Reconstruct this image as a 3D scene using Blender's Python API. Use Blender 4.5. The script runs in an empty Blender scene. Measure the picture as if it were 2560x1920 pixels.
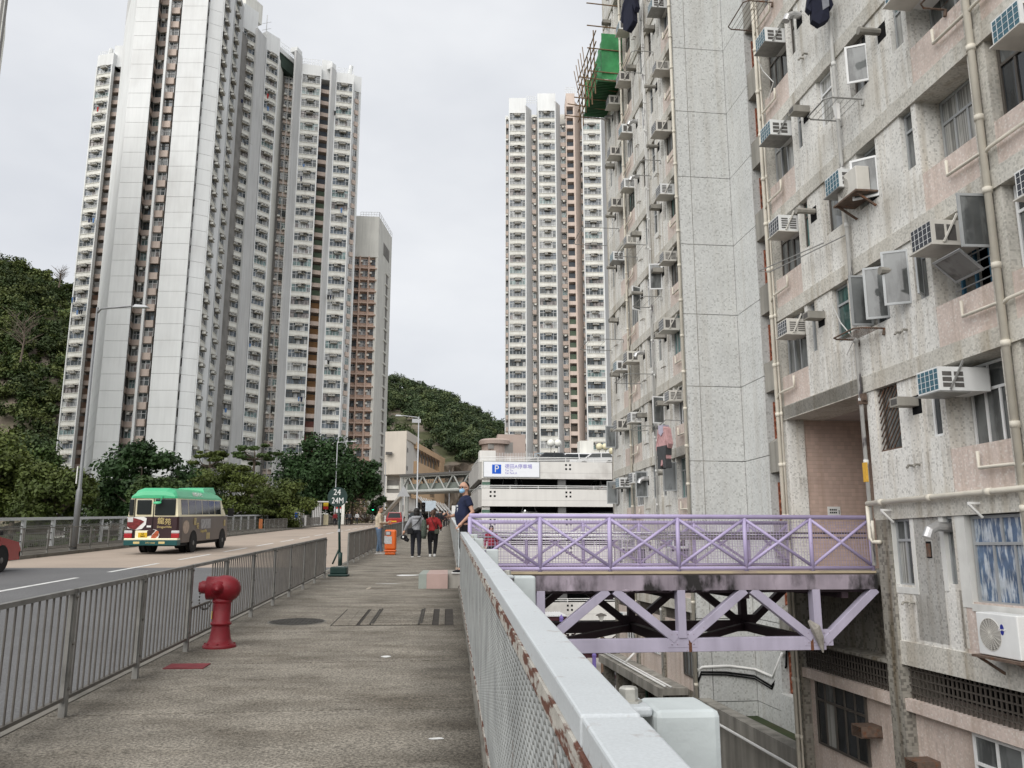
import bpy, bmesh, math, random
import numpy as np
from mathutils import Vector, Matrix

C = bpy.context.scene
R = math.radians
COL = C.collection
# ------------------------------------------------------------------ camera
F_PX, PITCH, YAW, SLOPE = 2084.0, R(11.13), R(4.3616), 0.0413   # focal length in px of a 2560 wide frame
cam = bpy.data.objects.new('camera', bpy.data.cameras.new('camera'))
COL.objects.link(cam)
cam.data.sensor_width = 36.0
cam.data.lens = 36.0 * F_PX / 2560.0
cam.data.clip_start, cam.data.clip_end = 0.05, 6000
cam.rotation_euler = (math.pi / 2 + PITCH, 0, -YAW)
cam.location = (0, 0, 0)
C.camera = cam
# ------------------------------------------------------------------ sky: thin overcast over a Nishita sky
SUN_EL, SUN_AZ = R(42), R(211)          # sun behind the camera; azimuth clockwise from +Y
W = bpy.data.worlds.new('World'); C.world = W; W.use_nodes = True
nt = W.node_tree; nt.nodes.clear()
out = nt.nodes.new('ShaderNodeOutputWorld'); bg = nt.nodes.new('ShaderNodeBackground')
sky = nt.nodes.new('ShaderNodeTexSky'); sky.sky_type = 'NISHITA'; sky.sun_disc = False
sky.sun_elevation = SUN_EL; sky.sun_rotation = SUN_AZ
tc = nt.nodes.new('ShaderNodeTexCoord'); mp = nt.nodes.new('ShaderNodeMapping'); mp.inputs['Scale'].default_value = (1, 1, 2.2)
nz = nt.nodes.new('ShaderNodeTexNoise'); nz.inputs['Scale'].default_value = 2.3; nz.inputs['Detail'].default_value = 5; nz.inputs['Roughness'].default_value = .5
rp = nt.nodes.new('ShaderNodeValToRGB')
rp.color_ramp.elements[0].position = .30; rp.color_ramp.elements[0].color = (3.25, 3.37, 3.62, 1)
rp.color_ramp.elements[1].position = .72; rp.color_ramp.elements[1].color = (4.5, 4.57, 4.68, 1)
mx = nt.nodes.new('ShaderNodeMix'); mx.data_type = 'RGBA'; mx.inputs[0].default_value = .97
L = nt.links.new
L(tc.outputs['Generated'], mp.inputs['Vector']); L(mp.outputs[0], nz.inputs['Vector']); L(nz.outputs['Fac'], rp.inputs['Fac'])
L(sky.outputs['Color'], mx.inputs[6]); L(rp.outputs['Color'], mx.inputs[7]); L(mx.outputs[2], bg.inputs['Color'])
bg.inputs['Strength'].default_value = .1
L(bg.outputs[0], out.inputs['Surface'])
sun = bpy.data.objects.new('sun', bpy.data.lights.new('sun', 'SUN')); COL.objects.link(sun)
sun.data.energy = 1.5; sun.data.angle = R(70); sun.data.color = (1, .965, .92)
sd = Vector((math.sin(SUN_AZ) * math.cos(SUN_EL), math.cos(SUN_AZ) * math.cos(SUN_EL), math.sin(SUN_EL)))
sun.rotation_euler = (-sd).to_track_quat('-Z', 'Y').to_euler()
C.view_settings.view_transform = 'Standard'; C.view_settings.look = 'None'
C.view_settings.exposure = 1.03; C.view_settings.gamma = 1; C.view_settings.use_curve_mapping = False
C.render.engine = 'CYCLES'
C.cycles.max_bounces = 6; C.cycles.diffuse_bounces = 3; C.cycles.glossy_bounces = 3; C.cycles.transparent_max_bounces = 8

# ------------------------------------------------------------------ geometry helpers
V3 = lambda *a: np.array(a if len(a) == 3 else a[0], float)
_f = V3(math.sin(YAW), math.cos(YAW), 0); _r = V3(math.cos(YAW), -math.sin(YAW), 0); _z = V3(0, 0, 1)
_fw = _f * math.cos(PITCH) + _z * math.sin(PITCH); _u = _z * math.cos(PITCH) - _f * math.sin(PITCH)
def at(px, py, d):
    """The world point seen at photo pixel (px, py) at horizontal distance d."""
    v = _fw + _r * ((px - 1280) / F_PX) + _u * ((960 - py) / F_PX)
    return v * (d / (v @ _f))
def gz(y):                               # pavement height along the road
    return -1.5 + SLOPE * min(y, 190.0)
rng = random.Random(7)
def unit(v):
    v = np.asarray(v, float); n = math.sqrt(v @ v)
    return v / n if n else v

class MB:
    """Collects solids and builds ONE mesh object."""
    def __init__(s): s.v = []; s.f = []; s.m = []; s.c = 0
    def mat(s, i): s.c = i; return s
    def add(s, vs, fs):
        o = len(s.v); s.v += [tuple(map(float, p)) for p in vs]
        for f in fs: s.f.append([o + i for i in f]); s.m.append(s.c)
        return s
    def quad(s, a, b, c, d): return s.add([a, b, c, d], [(0, 1, 2, 3)])
    def box(s, x0, x1, y0, y1, z0, z1):
        if x0 > x1: x0, x1 = x1, x0
        if y0 > y1: y0, y1 = y1, y0
        if z0 > z1: z0, z1 = z1, z0
        return s.add([(x0, y0, z0), (x1, y0, z0), (x1, y1, z0), (x0, y1, z0), (x0, y0, z1), (x1, y0, z1), (x1, y1, z1), (x0, y1, z1)],
                     [(3, 2, 1, 0), (4, 5, 6, 7), (0, 1, 5, 4), (1, 2, 6, 5), (2, 3, 7, 6), (3, 0, 4, 7)])
    def hexa(s, b, t):                   # four bottom and four top corners
        return s.add(list(b) + list(t), [(3, 2, 1, 0), (4, 5, 6, 7), (0, 1, 5, 4), (1, 2, 6, 5), (2, 3, 7, 6), (3, 0, 4, 7)])
    def bar(s, p, q, w, h=None, up=(0, 0, 1)):
        p, q = V3(p), V3(q); h = h or w; d = unit(q - p); a = np.cross(d, up)
        if a @ a < 1e-8: a = np.cross(d, (1, 0, 0))
        a = unit(a) * w / 2; b = unit(np.cross(a, d)) * h / 2
        return s.hexa([p - a - b, p + a - b, q + a - b, q - a - b], [p - a + b, p + a + b, q + a + b, q - a + b])
    def path(s, pts, r, n=6, cap=True):
        pts = [V3(p) for p in pts]; k = len(pts); rs = r if isinstance(r, (list, tuple)) else [r] * k
        ref = None; rings = []
        for i in range(k):
            t = unit(pts[min(i + 1, k - 1)] - pts[max(i - 1, 0)])
            if ref is None:
                ref = np.cross(t, (0, 0, 1))
                if ref @ ref < 1e-6: ref = np.cross(t, (0, 1, 0))
            ref = unit(ref - t * (ref @ t)); b = np.cross(t, ref)
            rings.append([pts[i] + rs[i] * (math.cos(2 * math.pi * j / n) * ref + math.sin(2 * math.pi * j / n) * b) for j in range(n)])
        vs = [p for g in rings for p in g]; fs = []
        for i in range(k - 1):
            for j in range(n):
                fs.append((i * n + j, i * n + (j + 1) % n, (i + 1) * n + (j + 1) % n, (i + 1) * n + j))
        if cap: fs += [tuple(range(n))[::-1], tuple(range((k - 1) * n, k * n))]
        return s.add(vs, fs)
    def tube(s, p, q, r, r2=None, n=8): return s.path([p, q], [r, r if r2 is None else r2], n)
    def lathe(s, prof, c=(0, 0, 0), n=16, ax=(0, 0, 1), sc=(1, 1)):
        c, ax = V3(c), unit(ax); a = np.cross(ax, (0, 1, 0)) if abs(ax[1]) < .9 else np.cross(ax, (1, 0, 0)); a = unit(a); b = np.cross(ax, a)
        vs = [c + ax * h + r * (math.cos(2 * math.pi * j / n) * a * sc[0] + math.sin(2 * math.pi * j / n) * b * sc[1]) for r, h in prof for j in range(n)]
        k = len(prof); fs = [(i * n + j, i * n + (j + 1) % n, (i + 1) * n + (j + 1) % n, (i + 1) * n + j) for i in range(k - 1) for j in range(n)]
        return s.add(vs, fs + [tuple(range(n))[::-1], tuple(range((k - 1) * n, k * n))])
    def ball(s, c, r, n=10, sc=(1, 1, 1)):
        m = max(4, n // 2); c = V3(c); sc = V3(sc)
        vs = [c + sc * (0, 0, -r)] + [c + sc * V3(r * math.sin(math.pi * i / m) * math.cos(2 * math.pi * j / n), r * math.sin(math.pi * i / m) * math.sin(2 * math.pi * j / n), -r * math.cos(math.pi * i / m)) for i in range(1, m) for j in range(n)] + [c + sc * (0, 0, r)]
        fs = [(0, 1 + (j + 1) % n, 1 + j) for j in range(n)]
        fs += [(1 + i * n + j, 1 + i * n + (j + 1) % n, 1 + (i + 1) * n + (j + 1) % n, 1 + (i + 1) * n + j) for i in range(m - 2) for j in range(n)]
        e = len(vs) - 1; fs += [(e, 1 + (m - 2) * n + j, 1 + (m - 2) * n + (j + 1) % n) for j in range(n)]
        return s.add(vs, fs)
    def prism(s, poly, d0, d1, fr=lambda a, b, d: (a, d, b)):
        n = len(poly)
        return s.add([fr(a, b, d0) for a, b in poly] + [fr(a, b, d1) for a, b in poly],
                     [tuple(range(n))[::-1], tuple(range(n, 2 * n))] + [(i, (i + 1) % n, n + (i + 1) % n, n + i) for i in range(n)])
    def mesh(s, name, mats, smooth=False, off=None):
        me = bpy.data.meshes.new(name); v = s.v
        if off is not None: v = [(a - off[0], b - off[1], c - off[2]) for a, b, c in v]
        me.from_pydata(v, [], s.f)
        for m in (mats if isinstance(mats, (list, tuple)) else [mats]): me.materials.append(m)
        if len(set(s.m)) > 1 or s.c: me.polygons.foreach_set('material_index', s.m)
        if smooth:
            me.polygons.foreach_set('use_smooth', [True] * len(s.f))
        return me
    def build(s, name, mats, parent=None, smooth=False, world=True, bevel=0):
        """world: the vertices are world points (the parent is unrotated); else they are in the parent's own frame."""
        me = s.mesh(name, mats, smooth, org(parent) if (parent is not None and world) else None)
        return link(name, me, parent, bevel=bevel)

ORG = {}
def org(o): return ORG.get(o.name, (0, 0, 0)) if o is not None else (0, 0, 0)
def link(name, me, parent=None, loc=(0, 0, 0), rz=0, bevel=0):
    o = bpy.data.objects.new(name, me); COL.objects.link(o)
    o.location = loc; o.rotation_euler = (0, 0, rz)
    if parent is not None:
        o.parent = parent
        ORG[o.name] = org(parent)
    if bevel:
        b = o.modifiers.new('bevel', 'BEVEL'); b.width = bevel; b.segments = 2; b.limit_method = 'ANGLE'
    return o
def place(name, me, parent, p, rz=0):
    """A shared mesh set at world point p under an unrotated parent."""
    q = org(parent)
    return link(name, me, parent, (p[0] - q[0], p[1] - q[1], p[2] - q[2]), rz)
def tag(o, label=None, cat=None, group=None, kind=None):
    if label: o['label'] = label
    if cat: o['category'] = cat
    if group: o['group'] = group
    if kind: o['kind'] = kind
    return o
def thing(name, label, cat, loc=(0, 0, 0), rz=0, group=None, rot=None):
    o = bpy.data.objects.new(name, None); COL.objects.link(o); o.empty_display_size = .2
    o.location = tuple(loc); o.rotation_euler = rot or (0, 0, rz); ORG[o.name] = tuple(loc)
    return tag(o, label, cat, group)
def dup(o, parent=None):
    c = o.copy(); COL.objects.link(c)
    if parent is not None: c.parent = parent
    for ch in [k for k in C.objects if k.parent == o]: dup(ch, c)
    return c
def mesh_np(name, verts, quads, mat, parent=None, mi=None):
    """Fast mesh from arrays: verts (n,3), quads (m,4) or (m,3)."""
    me = bpy.data.meshes.new(name); n, m, k = len(verts), len(quads), quads.shape[1]
    if parent is not None: verts = verts - np.array(org(parent))
    me.vertices.add(n); me.vertices.foreach_set('co', np.asarray(verts, np.float32).ravel())
    me.loops.add(m * k); me.loops.foreach_set('vertex_index', np.asarray(quads, np.int32).ravel())
    me.polygons.add(m); me.polygons.foreach_set('loop_start', np.arange(0, m * k, k, dtype=np.int32))
    for x in (mat if isinstance(mat, (list, tuple)) else [mat]): me.materials.append(x)
    if mi is not None: me.polygons.foreach_set('material_index', np.asarray(mi, np.int32))
    me.update(calc_edges=True)
    return link(name, me, parent)

TMP = bpy.data.scenes.new('workbench')            # a small scene in which modifiers and text are turned into meshes
def evaluated(o):
    TMP.collection.objects.link(o); vl = TMP.view_layers[0]; vl.update(); dg = vl.depsgraph
    me = bpy.data.meshes.new_from_object(o.evaluated_get(dg)); bpy.data.objects.remove(o); return me
# ------------------------------------------------------------------ materials
def mat(name, col, rough=.7, var=.12, scale=2.0, metal=0.0, bump=0.0, bscale=60, spec=.35, streak=0.0, col2=None, c2lo=.55, c2hi=.7, c2scale=1.5, grain=0.0, gscale=150, emit=None, rotz=0.0, c2stretch=None):
    """Principled surface: colour with soft mottling, optional rain streaks, a second colour in blotches, fine grain and bump."""
    m = bpy.data.materials.new(name); m.use_nodes = True; t = m.node_tree; b = t.nodes['Principled BSDF']
    b.inputs['Roughness'].default_value = rough; b.inputs['Metallic'].default_value = metal; b.inputs['Specular IOR Level'].default_value = spec
    g = t.nodes.new('ShaderNodeNewGeometry'); pos = g.outputs['Position']; lk = t.links.new
    if rotz:
        q = t.nodes.new('ShaderNodeMapping'); q.inputs['Rotation'].default_value = (0, 0, rotz); lk(pos, q.inputs['Vector']); pos = q.outputs[0]
    def noise(sc, detail=4, stretch=None, rg=.55):
        n = t.nodes.new('ShaderNodeTexNoise'); n.inputs['Scale'].default_value = sc; n.inputs['Detail'].default_value = detail; n.inputs['Roughness'].default_value = rg
        if stretch:
            q = t.nodes.new('ShaderNodeMapping'); q.inputs['Scale'].default_value = stretch; lk(pos, q.inputs['Vector']); lk(q.outputs[0], n.inputs['Vector'])
        else: lk(pos, n.inputs['Vector'])
        return n.outputs['Fac']
    def rng_(src, a, b_, lo, hi):
        n = t.nodes.new('ShaderNodeMapRange'); n.inputs[1].default_value = a; n.inputs[2].default_value = b_; n.inputs[3].default_value = lo; n.inputs[4].default_value = hi; lk(src, n.inputs[0]); return n.outputs[0]
    def mul(cs, fs):
        n = t.nodes.new('ShaderNodeVectorMath'); n.operation = 'SCALE'; lk(cs, n.inputs[0]); lk(fs, n.inputs['Scale']); return n.outputs[0]
    rgb = t.nodes.new('ShaderNodeRGB'); rgb.outputs[0].default_value = (*col, 1); cur = rgb.outputs[0]
    if col2:
        x = t.nodes.new('ShaderNodeMix'); x.data_type = 'RGBA'; lk(rng_(noise(c2scale, 6, c2stretch), c2lo, c2hi, 0, 1), x.inputs[0]); lk(cur, x.inputs[6]); x.inputs[7].default_value = (*col2, 1); cur = x.outputs[2]
    if var: cur = mul(cur, rng_(noise(scale), .3, .7, 1 - var, 1 + var))
    if streak: cur = mul(cur, rng_(noise(1.0, 4, (2.2, 2.2, .16)), .38, .72, 1, 1 - streak))
    if grain: cur = mul(cur, rng_(noise(gscale, 2), .36, .64, 1 - grain, 1 + grain))
    lk(cur, b.inputs['Base Color'])
    if bump:
        bn = t.nodes.new('ShaderNodeBump'); bn.inputs['Strength'].default_value = bump; bn.inputs['Distance'].default_value = .02; lk(noise(bscale, 3), bn.inputs['Height']); lk(bn.outputs[0], b.inputs['Normal'])
    if emit: b.inputs['Emission Color'].default_value = (*col, 1); b.inputs['Emission Strength'].default_value = emit
    return m
FACADE_RZ = math.atan2(.99912, -.042)          # direction of the near housing block
def mosaic(name, col, fleck, prob=.12, cell=.05, dirt=.3, col2=None, grout=.12):
    """Small wall tiles: one tone per tile, odd tiles in a fleck colour, grout lines, rain streaks."""
    m = bpy.data.materials.new(name); m.use_nodes = True; t = m.node_tree; b = t.nodes['Principled BSDF']; lk = t.links.new
    b.inputs['Roughness'].default_value = .55; b.inputs['Specular IOR Level'].default_value = .3
    g = t.nodes.new('ShaderNodeNewGeometry'); q = t.nodes.new('ShaderNodeMapping'); q.inputs['Rotation'].default_value = (0, 0, -FACADE_RZ); lk(g.outputs['Position'], q.inputs['Vector'])
    s = t.nodes.new('ShaderNodeVectorMath'); s.operation = 'MULTIPLY_ADD'; lk(q.outputs[0], s.inputs[0]); s.inputs[1].default_value = (1 / cell, 1 / cell, 1 / cell); s.inputs[2].default_value = (.013, .377, .119)
    fl = t.nodes.new('ShaderNodeVectorMath'); fl.operation = 'FLOOR'; lk(s.outputs[0], fl.inputs[0])
    wn = t.nodes.new('ShaderNodeTexWhiteNoise'); wn.noise_dimensions = '3D'; lk(fl.outputs[0], wn.inputs['Vector'])
    rp = t.nodes.new('ShaderNodeValToRGB'); e = rp.color_ramp; e.interpolation = 'CONSTANT'
    e.elements[0].color = (*fleck, 1); e.elements[0].position = 0
    e.elements[1].position = prob; e.elements[1].color = (*[c * .93 for c in col], 1)
    x = e.elements.new(prob + (1 - prob) * .35); x.color = (*col, 1)
    x = e.elements.new(prob + (1 - prob) * .7); x.color = (*[min(1, c * 1.06) for c in col], 1)
    lk(wn.outputs['Value'], rp.inputs['Fac']); cur = rp.outputs['Color']
    def noise(sc, st=None, det=5):
        n = t.nodes.new('ShaderNodeTexNoise'); n.inputs['Scale'].default_value = sc; n.inputs['Detail'].default_value = det
        if st:
            k = t.nodes.new('ShaderNodeMapping'); k.inputs['Scale'].default_value = st; lk(g.outputs['Position'], k.inputs['Vector']); lk(k.outputs[0], n.inputs['Vector'])
        else: lk(g.outputs['Position'], n.inputs['Vector'])
        return n.outputs['Fac']
    def rr(src, a, b_, lo, hi):
        n = t.nodes.new('ShaderNodeMapRange'); n.inputs[1].default_value = a; n.inputs[2].default_value = b_; n.inputs[3].default_value = lo; n.inputs[4].default_value = hi; lk(src, n.inputs[0]); return n.outputs[0]
    def mul(cs, fs):
        n = t.nodes.new('ShaderNodeVectorMath'); n.operation = 'SCALE'; lk(cs, n.inputs[0]); lk(fs, n.inputs['Scale']); return n.outputs[0]
    if col2:
        x = t.nodes.new('ShaderNodeMix'); x.data_type = 'RGBA'; lk(rr(noise(.8), .5, .75, 0, .6), x.inputs[0]); lk(cur, x.inputs[6]); x.inputs[7].default_value = (*col2, 1); cur = x.outputs[2]
    
    x = t.nodes.new('ShaderNodeMix'); x.data_type = 'RGBA'; x.blend_type = 'MULTIPLY'; lk(rr(noise(1, (3.6, 3.6, .15), 7), .50, .74, 0, dirt * 1.9), x.inputs[0]); lk(cur, x.inputs[6]); x.inputs[7].default_value = (.50, .42, .31, 1); cur = x.outputs[2]; cur = mul(cur, rr(noise(.7), .35, .7, 1.04, 1 - dirt * .5))
    # soot and rust drips under each storey's sill line
    zs = t.nodes.new('ShaderNodeSeparateXYZ'); lk(g.outputs['Position'], zs.inputs[0])
    w1 = t.nodes.new('ShaderNodeMath'); w1.operation = 'WRAP'; lk(zs.outputs['Z'], w1.inputs[0]); w1.inputs[1].default_value = .60 + 2.63; w1.inputs[2].default_value = .60
    up = rr(w1.outputs[0], .95, 1.72, 0, 1); dn = rr(w1.outputs[0], 1.74, 1.78, 1, 0); dr = rr(noise(1, (9, 9, .12), 3), .52, .66, 0, 1)
    m1 = t.nodes.new('ShaderNodeMath'); m1.operation = 'MULTIPLY'; lk(up, m1.inputs[0]); lk(dn, m1.inputs[1])
    m2 = t.nodes.new('ShaderNodeMath'); m2.operation = 'MULTIPLY'; lk(m1.outputs[0], m2.inputs[0]); lk(dr, m2.inputs[1])
    x = t.nodes.new('ShaderNodeMix'); x.data_type = 'RGBA'; x.blend_type = 'MULTIPLY'; lk(rr(m2.outputs[0], 0, 1, 0, dirt * 1.0), x.inputs[0]); lk(cur, x.inputs[6]); x.inputs[7].default_value = (.30, .25, .20, 1); cur = x.outputs[2]
    if grout:
        fr = t.nodes.new('ShaderNodeVectorMath'); fr.operation = 'FRACTION'; lk(s.outputs[0], fr.inputs[0]); sp = t.nodes.new('ShaderNodeSeparateXYZ'); lk(fr.outputs[0], sp.inputs[0])
        mn = t.nodes.new('ShaderNodeMath'); mn.operation = 'LESS_THAN'; lk(sp.outputs['Z'], mn.inputs[0]); mn.inputs[1].default_value = .16
        cur = mul(cur, rr(mn.outputs[0], 0, 1, 1, 1 - grout))
    lk(cur, b.inputs['Base Color'])
    return m
# ------------------------------------------------------------------ the setting
m_ground = mat('earth', (.10, .095, .075), .95, .3, .3)
m_under = mat('undergrowth', (.035, .05, .02), .95, .35, .5, col2=(.07, .06, .035), c2scale=.4)
m_pave = mat('worn_concrete', (.25, .227, .19), .9, .16, 1.4, bump=.9, bscale=70, spec=.2, grain=.42, gscale=52, col2=(.135, .118, .094), c2lo=.40, c2hi=.72, c2scale=2.2, c2stretch=(.65, 1.2, 1))
def edge_dirt(m, x0, x1, w, amt):
    """Grime washed towards the two long edges of a strip of paving."""
    t = m.node_tree; lk = t.links.new; b = t.nodes['Principled BSDF']; src = b.inputs['Base Color'].links[0].from_socket; g = t.nodes.new('ShaderNodeNewGeometry'); sp = t.nodes.new('ShaderNodeSeparateXYZ'); lk(g.outputs['Position'], sp.inputs[0])
    n = t.nodes.new('ShaderNodeTexNoise'); n.inputs['Scale'].default_value = 1.1; n.inputs['Detail'].default_value = 6; lk(g.outputs['Position'], n.inputs['Vector'])
    a = t.nodes.new('ShaderNodeMath'); a.operation = 'SUBTRACT'; lk(sp.outputs['X'], a.inputs[0]); a.inputs[1].default_value = (x0 + x1) / 2
    c = t.nodes.new('ShaderNodeMath'); c.operation = 'ABSOLUTE'; lk(a.outputs[0], c.inputs[0])
    d = t.nodes.new('ShaderNodeMath'); d.operation = 'MULTIPLY_ADD'; lk(n.outputs['Fac'], d.inputs[0]); d.inputs[1].default_value = .9; lk(c.outputs[0], d.inputs[2])
    e = t.nodes.new('ShaderNodeMapRange'); h = (x1 - x0) / 2; e.inputs[1].default_value = h + .45 - w; e.inputs[2].default_value = h + .5; e.inputs[3].default_value = 1; e.inputs[4].default_value = 1 - amt; lk(d.outputs[0], e.inputs[0])
    v = t.nodes.new('ShaderNodeVectorMath'); v.operation = 'SCALE'; lk(src, v.inputs[0]); lk(e.outputs[0], v.inputs['Scale']); lk(v.outputs[0], b.inputs['Base Color'])
edge_dirt(m_pave, -3.06, .24, .75, .52)
m_paint_mark = mat('white_road_paint', (.62, .62, .60), .7, .15, 6, grain=.15)
m_asph = mat('asphalt', (.14, .14, .141), .9, .10, .5, bump=.4, bscale=90, spec=.25, grain=.25, gscale=60)
m_conc_road = mat('pinkish_concrete_road', (.36, .295, .24), .9, .08, .4, grain=.08, gscale=30, col2=(.28, .24, .20), c2scale=.35)
m_kerb = mat('kerb_concrete', (.16, .15, .13), .9, .2, 1.2, bump=.2, col2=(.09, .085, .07), c2scale=2)
m_retain = mat('retaining_concrete', (.24, .23, .21), .9, .15, .6, streak=.4)
m_court = mat('courtyard_paving', (.42, .39, .36), .85, .08, .5, grain=.08)
m_black = mat('dark_void', (.012, .012, .013), .9, 0, spec=.1)

b = MB(); b.quad((-3000, -800, -11.2), (3000, -800, -11.2), (3000, 4000, -11.2), (-3000, 4000, -11.2)); tag(b.build('ground', m_ground), kind='structure')
b = MB(); b.quad((.35, -6, -10.6), (60, -6, -10.6), (60, 130, -10.6), (.35, 130, -10.6)); tag(b.build('courtyard', m_court), kind='structure')

def strip(x0, x1, ys, dz=0.0, z_extra=None):
    b = MB()
    for y0, y1 in zip(ys[:-1], ys[1:]):
        b.quad((x0, y0, gz(y0) + dz), (x1, y0, gz(y0) + dz), (x1, y1, gz(y1) + dz), (x0, y1, gz(y1) + dz))
    return b
def slab(b, x0, x1, y0, y1, dz, th, skew=0.0):
    lo = [(x0, y0, gz(y0) + dz - th), (x1, y0 + skew, gz(y0 + skew) + dz - th), (x1, y1 + skew, gz(y1 + skew) + dz - th), (x0, y1, gz(y1) + dz - th)]
    hi = [(p[0], p[1], p[2] + th) for p in lo]
    return b.hexa(lo, hi)
# road body (embankment) and its two carriageway surfaces
b = MB()
for y0, y1 in ((-30, 190), (190, 320)):
    b.hexa([(-17.4, y0, -12), (.27, y0, -12), (.27, y1, -12), (-17.4, y1, -12)], [(-17.4, y0, gz(y0) - .22), (.27, y0, gz(y0) - .22), (.27, y1, gz(y1) - .22), (-17.4, y1, gz(y1) - .22)])
tag(b.build('road_embankment', m_retain), kind='structure')
b = MB(); slab(b, -14.35, -3.085, -30, 25.6, -.12, .06); tag(b.build('asphalt_road', m_asph), kind='structure')
b = MB(); slab(b, -14.35, -3.085, 25.615, 190, -.12, .06); slab(b, -14.35, -3.085, 190, 320, -.12, .06); tag(b.build('concrete_road', m_conc_road), kind='structure')
# lane dashes: sheets just above the road
rm = tag(bpy.data.objects.new('lane_marking', None), kind='structure'); COL.objects.link(rm)
for k in range(-1, 22):
    y0 = 17.9 + k * 5.85; b = MB()
    b.quad((-9.14, y0, gz(y0) - .116), (-9.0, y0, gz(y0) - .116), (-9.0, y0 + 3.9, gz(y0 + 3.9) - .116), (-9.14, y0 + 3.9, gz(y0 + 3.9) - .116))
    b.build('dash', m_paint_mark, rm)
b = MB(); b.quad((-3.36, -20, gz(-20) - .116), (-3.28, -20, gz(-20) - .116), (-3.28, 25.5, gz(25.5) - .116), (-3.36, 25.5, gz(25.5) - .116)); b.build('edge_line', mat('yellowed_line', (.30, .28, .2), .8, .25, 3), rm)
# near pavement: cast bays with open joints, a gap for covers
pv = tag(bpy.data.objects.new('pavement', None), kind='structure'); COL.objects.link(pv)
joints = [-6, -2.5, .2, 2.4, 4.5, 6.75, 8.85, 11.05, 13.95, 17.05, 20.6, 24.2, 28, 32, 36, 40, 45, 50, 56, 62, 70, 80, 95, 115, 140, 165, 190]
for i, (y0, y1) in enumerate(zip(joints[:-1], joints[1:])):
    b = MB(); slab(b, -2.955, .235, y0 + (.011 if y0 < 8 else .018), y1 - (.011 if y1 < 8 else .018), 0, .2, skew=.12 if y0 < 20 else 0)
    b.build('slab', m_pave, pv)
kb = tag(bpy.data.objects.new('kerb', None), kind='structure'); COL.objects.link(kb)
for x0, x1 in ((-3.085, -2.965), (-14.5, -14.35)):
    for k in range(48):
        y0 = -6 + k * 2.4 if k < 44 else 99.6 + (k - 44) * 22.6; y1 = y0 + (2.4 if k < 44 else 22.6)
        b = MB(); slab(b, x0, x1, y0 + .006, y1 - .006, .004, .22); b.build('kerb_stone', m_kerb, kb)
b = MB(); slab(b, -17.4, -14.51, -20, 190, 0, .2); tag(b.build('far_pavement', m_pave), kind='structure')
# rough concrete upstand under the mesh fence
b = MB(); yy = -6
rg = random.Random(3)
while yy < 120:
    L_ = rg.uniform(.25, .6) if yy < 24 else 4; j = rg.uniform(-.012, .012)
    slab(b, .237 + j, .40, yy, yy + L_, rg.uniform(.035, .055) if yy < 24 else .045, .3); yy += L_
tag(b.build('edge_upstand', m_kerb), kind='structure')

# covers let into the pavement
m_iron = mat('cast_iron', (.06, .056, .05), .75, .2, 8, metal=.3, bump=.2)
m_groove = mat('dirt_filled_groove', (.035, .03, .025), .95, .2, 5)
th = thing('manhole_cover', 'round iron manhole cover in the pavement beside the railing', 'manhole cover', (-2.05, 12.1, gz(12.1)), rot=(math.atan(SLOPE), 0, 0))
MB().lathe([(.40, -.02), (.40, .004), (.385, .006)], n=32).build('rim', m_kerb, th, world=False)
b = MB().lathe([(.375, -.02), (.375, .007)], n=32)
b.build('plate', m_iron, th, world=False); b = MB()
for i in range(-6, 7):
    for j in range(-6, 7):
        if (i * i + j * j) * .055 ** 2 < .118: b.box(i * .055 - .018, i * .055 + .018, j * .055 - .018, j * .055 + .018, .0065, .013)
tag(b.build('tread', m_iron, th, world=False), kind='stuff')
th = thing('drain_cover', 'wide rectangular cover of concrete filled bars set across the pavement', 'drain cover', (-.62, 12.6, gz(12.6)), rot=(math.atan(SLOPE), 0, 0))
MB().box(-.72, .72, -.95, .95, -.02, .0035).build('tray', m_groove, th, world=False)
for k in range(9):
    MB().box(-.53, .43, -.90 + k * .2, -.90 + k * .2 + .155, -.01, .014).build('bar_panel', m_pave, th, world=False)
MB().box(-.70, -.58, -.93, .93, -.01, .011).build('border', m_pave, th, world=False)
MB().box(.52, .60, -.93, .93, -.01, .011).build('border', m_pave, th, world=False)
for x in (-.38, .27):
    c = MB()
    for k in range(24): c.ball((x + (.016 if k % 2 else -.016), -.88 + k * .075, .016), .026, 6, (.7, 1.6, .5))
    c.build('chain_link', m_iron, th, world=False)
th = thing('service_cover', 'long narrow concrete cover strip between the manhole and the drain cover', 'cover', (-1.42, 12.6, gz(12.6)), rot=(math.atan(SLOPE), 0, 0))
MB().box(-.12, .12, -.95, .95, -.02, .004).build('frame', m_groove, th, world=False); MB().box(-.095, .095, -.93, .93, -.01, .010).build('lid', m_pave, th, world=False)
th = thing('hydrant_valve_lid', 'small red painted plate flush in the pavement in front of the hydrant', 'cover', (-2.52, 8.75, gz(8.75)), rot=(math.atan(SLOPE), 0, 0))
MB().box(-.19, .19, -.13, .13, -.02, .009).build('plate', mat('worn_red_paint', (.16, .025, .03), .7, .25, 9, col2=(.10, .03, .03), c2scale=6), th, world=False)
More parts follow.
